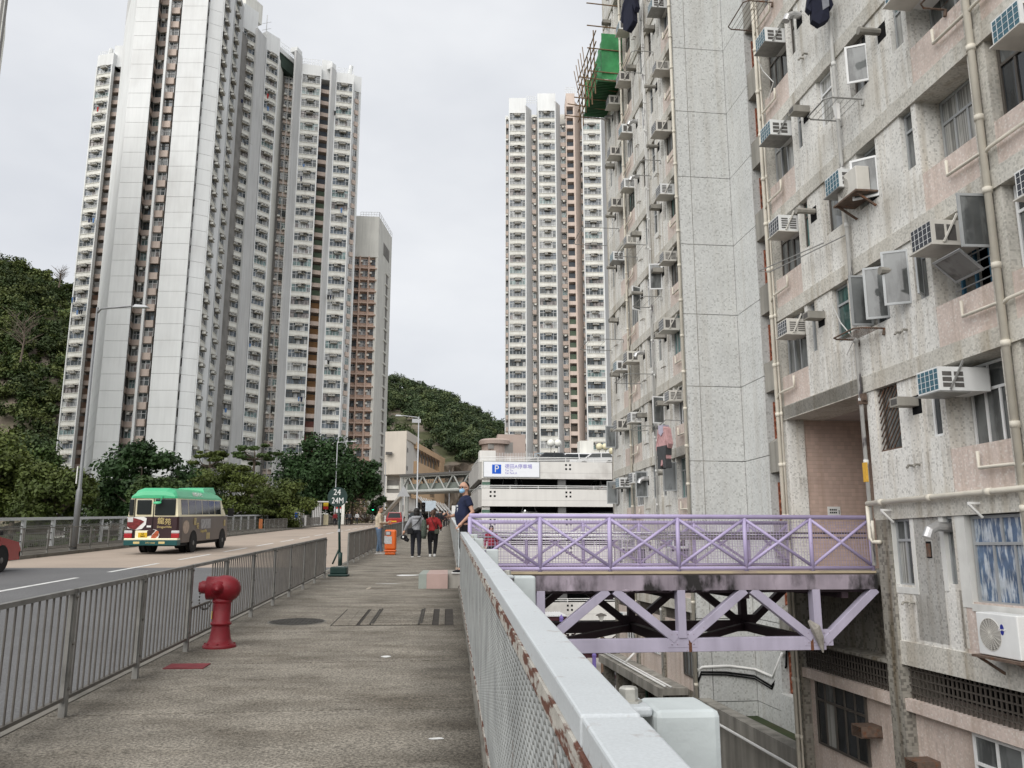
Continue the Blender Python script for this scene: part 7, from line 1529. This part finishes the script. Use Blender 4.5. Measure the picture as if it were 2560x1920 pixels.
def person(label, loc, rz, H, top, legs, shoe, sleeve='long', hair='short', J=None, head_yaw=0.0, vox=.016, belly=0.0, hairm=None, skirt=None, hand=True, group=None, female=False, pitch=0.0):
    t = thing('person', label, 'person', loc, rot=(0, 0, rz), group=group); k = H / 1.70
    j = dict(aL=(-.10, .0, .09), aR=(.10, .0, .09), kL=(-.10, .03, .49), kR=(.10, .03, .49), hL=(-.09, 0, .91), hR=(.09, 0, .91), sL=(-.175, -.01, 1.385), sR=(.175, -.01, 1.385), eL=(-.24, -.03, 1.12), eR=(.24, -.03, 1.12), wL=(-.25, .06, .89), wR=(.25, .06, .89), tL=(-.245, .09, .76), tR=(.245, .09, .76), pelvis=(0, 0, .96), waist=(0, .01, 1.10), chest=(0, 0, 1.28), neck=(0, -.005, 1.44), head=(0, .025, 1.585))
    if female: j.update(sL=(-.155, -.01, 1.37), sR=(.155, -.01, 1.37))
    j.update(J or {}); P_ = {n: V3(v) * k for n, v in j.items()}
    hd = P_['head']; cy, sy = math.cos(head_yaw), math.sin(head_yaw)
    def hp(x, y, z): return hd + V3(x * cy - y * sy, x * sy + y * cy, z) * k
    b = MB()   # one continuous body: head, neck, trunk, arms, hands, legs
    b.ball(hd + V3(0, 0, .02) * k, .098 * k, 16, (.82, .98, 1.12)); b.ball(hp(0, .035, -.05), .068 * k, 12, (.86, .9, .95)); b.ball(hp(0, .098, -.012), .017 * k, 8, (.8, 1, 1.3)); b.ball(hp(0, .085, -.06), .02 * k, 8, (1.2, .6, .5))
    for s in (-1, 1): b.ball(hp(s * .082, -.005, .0), .024 * k, 8, (.4, .7, 1.2))
    b.path([P_['neck'] - V3(0, 0, .06) * k, P_['neck'], hd - V3(0, .01, .03) * k], [.062 * k, .056 * k, .055 * k], 10)
    b.path([P_['pelvis'], P_['waist'], P_['chest'], P_['neck'] - V3(0, 0, .03) * k], [.12 * k, .11 * k, .125 * k, .06 * k], 12)
    for s in 'LR':
        b.path([P_['s' + s], (P_['s' + s] + P_['e' + s]) / 2, P_['e' + s], (P_['e' + s] * .6 + P_['w' + s] * .4), P_['w' + s]], [.048 * k, .044 * k, .038 * k, .037 * k, .026 * k], 10); b.path([P_['neck'] - V3(0, 0, .06) * k, P_['s' + s]], [.06 * k, .05 * k], 8)
        b.path([P_['pelvis'], P_['h' + s], P_['k' + s], P_['a' + s]], [.1 * k, .082 * k, .052 * k, .036 * k], 10); b.path([P_['a' + s], P_['a' + s] + V3(0, .1, -.05) * k], [.035 * k, .03 * k], 8)
        w, e = P_['w' + s], P_['t' + s]; d = unit(e - w); sd_ = unit(np.cross(d, V3(0, 1, .3))); pn = np.cross(sd_, d)
        b.path([w, w + d * .045 * k, w + d * .085 * k], [.026 * k, .038 * k, .036 * k], 8)
        for i, (ln, sp) in enumerate(((.075, -.028), (.088, -.01), (.082, .010), (.064, .028))):
            a0 = w + d * .08 * k + sd_ * sp * k; a1 = a0 + d * ln * .5 * k + pn * .006 * k; a2 = a0 + d * ln * .9 * k + pn * .03 * k; b.path([a0, a1, a2], [.0105 * k, .0095 * k, .008 * k], 6)
        b.path([w + d * .025 * k + sd_ * -.02 * k, w + d * .055 * k - sd_ * .045 * k + pn * .02 * k, w + d * .085 * k - sd_ * .05 * k + pn * .035 * k], [.014 * k, .012 * k, .009 * k], 6)
    remesh('body', b, m_skin, t, vox * k * .7, 1)
    b = MB()   # top
    wst = .135 + belly * .5; g = [P_['pelvis'] - V3(0, 0, .03) * k, P_['waist'] + V3(0, belly * .6, 0) * k, P_['chest'] + V3(0, belly * .2, 0) * k, P_['neck'] - V3(0, 0, .05) * k]
    b.path(g, [(.150 + belly * .4) * k, wst * 1.06 * k, .155 * k, .085 * k], 14); b.ball(P_['chest'] + V3(0, .01, .02) * k, .165 * k, 14, (1.08, .78, .95))
    for s in 'LR':
        b.path([P_['neck'] - V3(0, 0, .05) * k, P_['s' + s]], [.075 * k, .068 * k], 10)
        if sleeve == 'long': b.path([P_['s' + s], P_['e' + s], P_['w' + s] * .93 + P_['e' + s] * .07], [.070 * k, .058 * k, .043 * k], 10)
        else: m_ = P_['s' + s] * .42 + P_['e' + s] * .58; b.path([P_['s' + s], m_], [.073 * k, .068 * k], 10)
    remesh('shirt', b, top, t, vox * k, 3)
    b = MB()   # trousers
    b.ball(P_['pelvis'] - V3(0, 0, .04) * k, .155 * k, 12, (1.04, .86, .85))
    for s in 'LR': b.path([P_['pelvis'] - V3(0, 0, .03) * k, P_['h' + s] - V3(0, 0, .06) * k, P_['k' + s], P_['a' + s] + V3(0, 0, .0) * k], [.115 * k, .100 * k, .068 * k, .056 * k], 12)
    remesh('trousers', b, legs, t, vox * k, 2)
    for s in 'LR':
        a = P_['a' + s]; f = V3(0, 1, 0); b = MB(); b.path([a + V3(0, -.055, -.035) * k, a + V3(0, .03, -.04) * k, a + V3(0, .12, -.055) * k, a + V3(0, .18, -.062) * k], [.042 * k, .045 * k, .038 * k, .024 * k], 10); b.path([a + V3(0, -.01, .02) * k, a + V3(0, 0, -.03) * k], .045 * k, 8); o = remesh('shoe', b, shoe, t, vox * k * .8, 1)
        MB().box(a[0] - .043 * k, a[0] + .043 * k, a[1] - .09 * k, a[1] + .20 * k, a[2] - .09 * k, a[2] - .062 * k).build('sole', m_shoe_w, o, world=False, bevel=.012)
    hm = hairm or m_hair; b = MB()
    if hair == 'short': b.ball(hp(0, -.012, .045), .098 * k, 14, (.88, 1.0, 1.0)); b.ball(hp(0, -.045, .0), .085 * k, 12, (.92, .8, 1.0))
    elif hair == 'bob': b.ball(hp(0, -.015, .04), .105 * k, 14, (.95, 1.02, 1.05)); b.ball(hp(0, -.045, -.05), .10 * k, 12, (1.02, .75, 1.1))
    elif hair == 'ponytail': b.ball(hp(0, -.012, .04), .102 * k, 14, (.9, 1.0, 1.02)); b.ball(hp(0, -.05, 0), .085 * k, 12, (.95, .8, 1.0)); b.path([hp(0, -.10, .05), hp(0, -.15, .0), hp(0, -.155, -.10), hp(0, -.14, -.17)], [.03 * k, .042 * k, .036 * k, .012 * k], 8)
    elif hair == 'cropped': b.ball(hp(0, -.022, .042), .0985 * k, 14, (.83, .93, .98)); b.ball(hp(0, -.05, .0), .078 * k, 12, (.92, .8, .9))
    remesh('hair', b, hm, t, vox * k * .8, 1)
    b = MB()
    for s in (-1, 1): b.ball(hp(s * .034, .084, .018), .011 * k, 8)
    b.build('eyes', m_blackc, t, world=False)
    return t, P_, hp, k
# the masked man at the bridge entrance
nav = cloth('navy_tshirt', (.012, .017, .045))
t, P_, hp, k = person('man in a navy T-shirt and blue face mask standing at the bridge entrance', (.36, 17.35, -.51), R(98), 1.84, nav, m_blackc, cloth('black_shoe', (.012, .012, .014)), 'short', 'cropped', dict(eL=(-.26, -.10, 1.13), wL=(-.215, .10, .93), tL=(-.17, .17, .83), eR=(.24, .04, 1.12), wR=(.17, .27, 1.06), tR=(.12, .37, 1.09), aL=(-.10, .06, .09), aR=(.09, -.04, .09)), R(38), .013, .05)
b = MB(); b.ball(hp(0, .052, -.042), .070 * k, 14, (.86, .86, .82)); remesh('face_mask', b, mat('mask_blue', (.30, .52, .72), .7, .05, 20), t, .009, 1)
b = MB()
for s in (-1, 1):
    c_ = hp(s * .036, .104, .020); e = [hp(s * .036 + .03 * math.cos(a * .785), .105, .020 + .02 * math.sin(a * .785)) for a in range(9)]; b.path(e, .0045 * k, 5); b.path([hp(s * .066, .100, .026), hp(s * .082, .0, .02)], .004 * k, 5)
b.path([hp(-.01, .106, .022), hp(.01, .106, .022)], .004 * k, 5); b.build('glasses', m_blackc, t, world=False)
for s in (-1, 1): MB().path([hp(s * .055, .075, -.03), hp(s * .085, .0, .0)], .0025 * k, 4).build('mask_strap', m_white, t, world=False)
b = MB(); rg = random.Random(2)
for i in range(9): b.box(-.10 + (i % 3) * .065, -.055 + (i % 3) * .065, .168, .186, 1.20 + (i // 3) * .065 + rg.uniform(-.01, .01), 1.245 + (i // 3) * .065)
b.build('shirt_print', mat('print_grey_white', (.5, .52, .55), .8, .3, 30), t, world=False)
ph = thing('mobile_phone', 'dark mobile phone held out by the masked man', 'phone', (0, 0, 0)); c_, s_ = math.cos(R(98)), math.sin(R(98)); q = P_['tR']; w = V3(.36 + q[0] * c_ - q[1] * s_, 17.35 + q[0] * s_ + q[1] * c_, -.51 + q[2]); ph.location = tuple(w); ORG[ph.name] = (0, 0, 0)
MB().box(-.05, .05, -.036, .036, .0, .012).build('case', m_blackc, ph, world=False, bevel=.006).rotation_euler = (R(50), R(-35), 0)
# man in beige by the bin
t, P_, hp, k = person('man in a beige jacket and jeans leaning by the orange litter bin', (-2.48, 31.0, gz(31)), R(-80), 1.72, cloth('beige_jacket', (.42, .36, .27)), cloth('blue_jeans', (.09, .14, .21)), cloth('grey_shoe', (.35, .34, .32)), 'long', 'short', dict(eL=(-.24, .06, 1.10), wL=(-.20, .30, 1.08), tL=(-.16, .40, 1.10), eR=(.24, .02, 1.10), wR=(.18, .27, 1.10), tR=(.12, .38, 1.14), aR=(.10, .10, .09), aL=(-.1, -.02, .09)), R(-10), .018)
q = P_['tL']; c_, s_ = math.cos(R(-80)), math.sin(R(-80)); ph = thing('orange_packet', 'small orange packet in the hand of the man in beige', 'packet', (-2.48 + q[0] * c_ - q[1] * s_, 31 + q[0] * s_ + q[1] * c_, gz(31) + q[2])); MB().box(-.05, .06, -.03, .03, -.05, .11).build('packet', mat('packet_orange', (.6, .16, .06), .5, .1), ph, world=False, bevel=.012)
# the two women walking away
t, P_, hp, k = person('woman in a grey hooded top walking away with a black shoulder bag', (-1.06, 29.0, gz(29)), R(4), 1.62, cloth('grey_hoodie', (.26, .265, .28)), cloth('dark_trousers', (.015, .016, .022)), cloth('black_shoe', (.012, .012, .014)), 'long', 'bob', dict(aL=(-.10, .07, .09), kL=(-.10, .08, .49), aR=(.10, -.08, .10), kR=(.10, .01, .49), eL=(-.28, -.05, 1.12), wL=(-.36, .02, .92), tL=(-.40, .04, .80)), 0, .018, female=True)
b = MB(); b.ball(P_['neck'] + V3(0, -.08, -.06) * k, .12 * k, 12, (1.1, .6, .6)); remesh('hood', b, bpy.data.materials['grey_hoodie'], t, .02, 2)
MB().path([P_['sR'] + V3(0, -.09, .06) * k, V3(.02, -.17, 1.2) * k, V3(-.2, -.16, .98) * k], .012, 5).build('bag_strap', m_blackc, t, world=False)
bg_ = thing('shoulder_bag', 'black shoulder bag hanging at the hip of the woman in grey', 'bag', (-1.06, 29.0, gz(29))); MB().box(-.30, -.10, -.20, -.10, .76, .96).build('bag', m_blackc, bg_, world=False, bevel=.03)
bg_ = thing('cap', 'black cap with a white mark in the left hand of the woman in grey', 'cap', (-1.47, 29.0, gz(29) + .66)); b = MB(); b.ball((0, 0, 0), .11, 12, (1.1, .8, .8)); b.path([(.05, 0, -.05), (.16, .02, -.12)], [.08, .05], 8); b.build('crown', m_blackc, bg_, world=False, smooth=True); MB().box(-.05, .0, -.10, -.085, -.02, .04).build('mark', m_white, bg_, world=False)
sc2 = thing('checked_coat', 'dark green checked coat over the right arm of the woman in grey', 'coat', (-.80, 28.93, gz(28.9))); b = MB(); b.path([(0, 0, 1.25), (.0, -.02, 1.0), (.01, -.02, .75), (0, 0, .62)], [.07, .10, .10, .07], 8); b.build('cloth', mat('checked_cloth', (.06, .075, .06), .9, .6, 22), sc2, world=False, smooth=True)
t.scale = (1.14, 1.08, 1)
t, P_, hp, k = person('woman in a red jacket with a brown ponytail walking away', (-.50, 29.2, gz(29.2)), R(-3), 1.57, cloth('red_jacket', (.26, .02, .022)), m_blackc, cloth('white_trainer', (.55, .55, .54)), 'long', 'ponytail', dict(aL=(-.07, -.02, .09), kL=(-.09, .03, .49), aR=(.06, .08, .10), kR=(.09, .09, .49), eL=(-.26, .02, 1.10), wL=(-.2, .2, 1.02), tL=(-.16, .3, 1.02), eR=(.27, -.02, 1.10), wR=(.24, .16, 1.02), tR=(.2, .26, 1.04)), 0, .018, hairm=m_hairb, female=True)
bg_ = thing('shoulder_bag', 'small dark olive bag at the back of the woman in red', 'bag', (-.50, 29.2, gz(29.2))); MB().box(.06, .22, -.22, -.13, .76, .92).build('bag', mat('olive_bag', (.045, .05, .035), .7, .1), bg_, world=False, bevel=.03); MB().path([(-.12, -.15, 1.38), (.04, -.18, 1.1), (.14, -.17, .9)], .009, 5).build('strap', m_blackc, bg_, world=False)
t.scale = (1.14, 1.08, 1)
# further people
FP = [('person in black walking ahead of the woman in red', 1086, 42, 1.70, (.015, .015, .018), (.012, .012, .014), 5, 'short', None), ('dark dressed person far along the pavement by the fence', 1099, 66, 1.72, (.02, .02, .025), (.012, .012, .014), 0, 'short', .0), ('person in dark red in the distant group on the pavement', 1106, 84, 1.66, (.10, .02, .03), (.02, .02, .02), 10, 'bob', None), ('person in black at the right of the distant group on the pavement', 1113, 88, 1.70, (.02, .02, .022), (.02, .02, .024), -15, 'short', None), ('person in navy at the back of the distant group on the pavement', 1118, 95, 1.68, (.025, .03, .06), (.02, .02, .02), 170, 'short', None),
      ('person in a red top on the far pavement by the bus stop', 836, 99, 1.62, (.24, .03, .035), (.02, .02, .025), 175, 'bob', None), ('person in dark clothes behind the far railing, left of the white top', 866, 104, 1.66, (.02, .02, .024), (.02, .02, .02), 120, 'bob', None), ('person in grey behind the far railing', 872, 105, 1.66, (.10, .10, .11), (.02, .02, .02), 200, 'short', None), ('person in a white top behind the far railing', 891, 108, 1.64, (.6, .6, .6), (.03, .03, .035), 180, 'short', None), ('person in black crossing the road end near the dark car', 1080, 90, 1.7, (.014, .014, .016), (.012, .012, .014), 30, 'short', None)]
for i, (lb, px, d, H, c1_, c2_, a, hr, _) in enumerate(FP):
    p = at(px, 1330, d); person(lb, (p[0], p[1], gz(p[1]) if p[0] > -3.1 or p[0] < -14 else gz(p[1]) - .12), R(a), H, cloth('far_top_%d' % i, c1_), cloth('far_legs_%d' % i, c2_), m_blackc, 'long', hr, dict(aL=(-.1, .1, .09), aR=(.1, -.1, .09)), 0, .035)
p = at(1228, 1370, 19.6); person('child in a red jacket seen through the near mesh of the lavender footbridge', (p[0], p[1], -.50), R(180), 1.0, cloth('child_red', (.22, .015, .03)), m_blackc, m_blackc, 'long', 'bob', None, 0, .022)
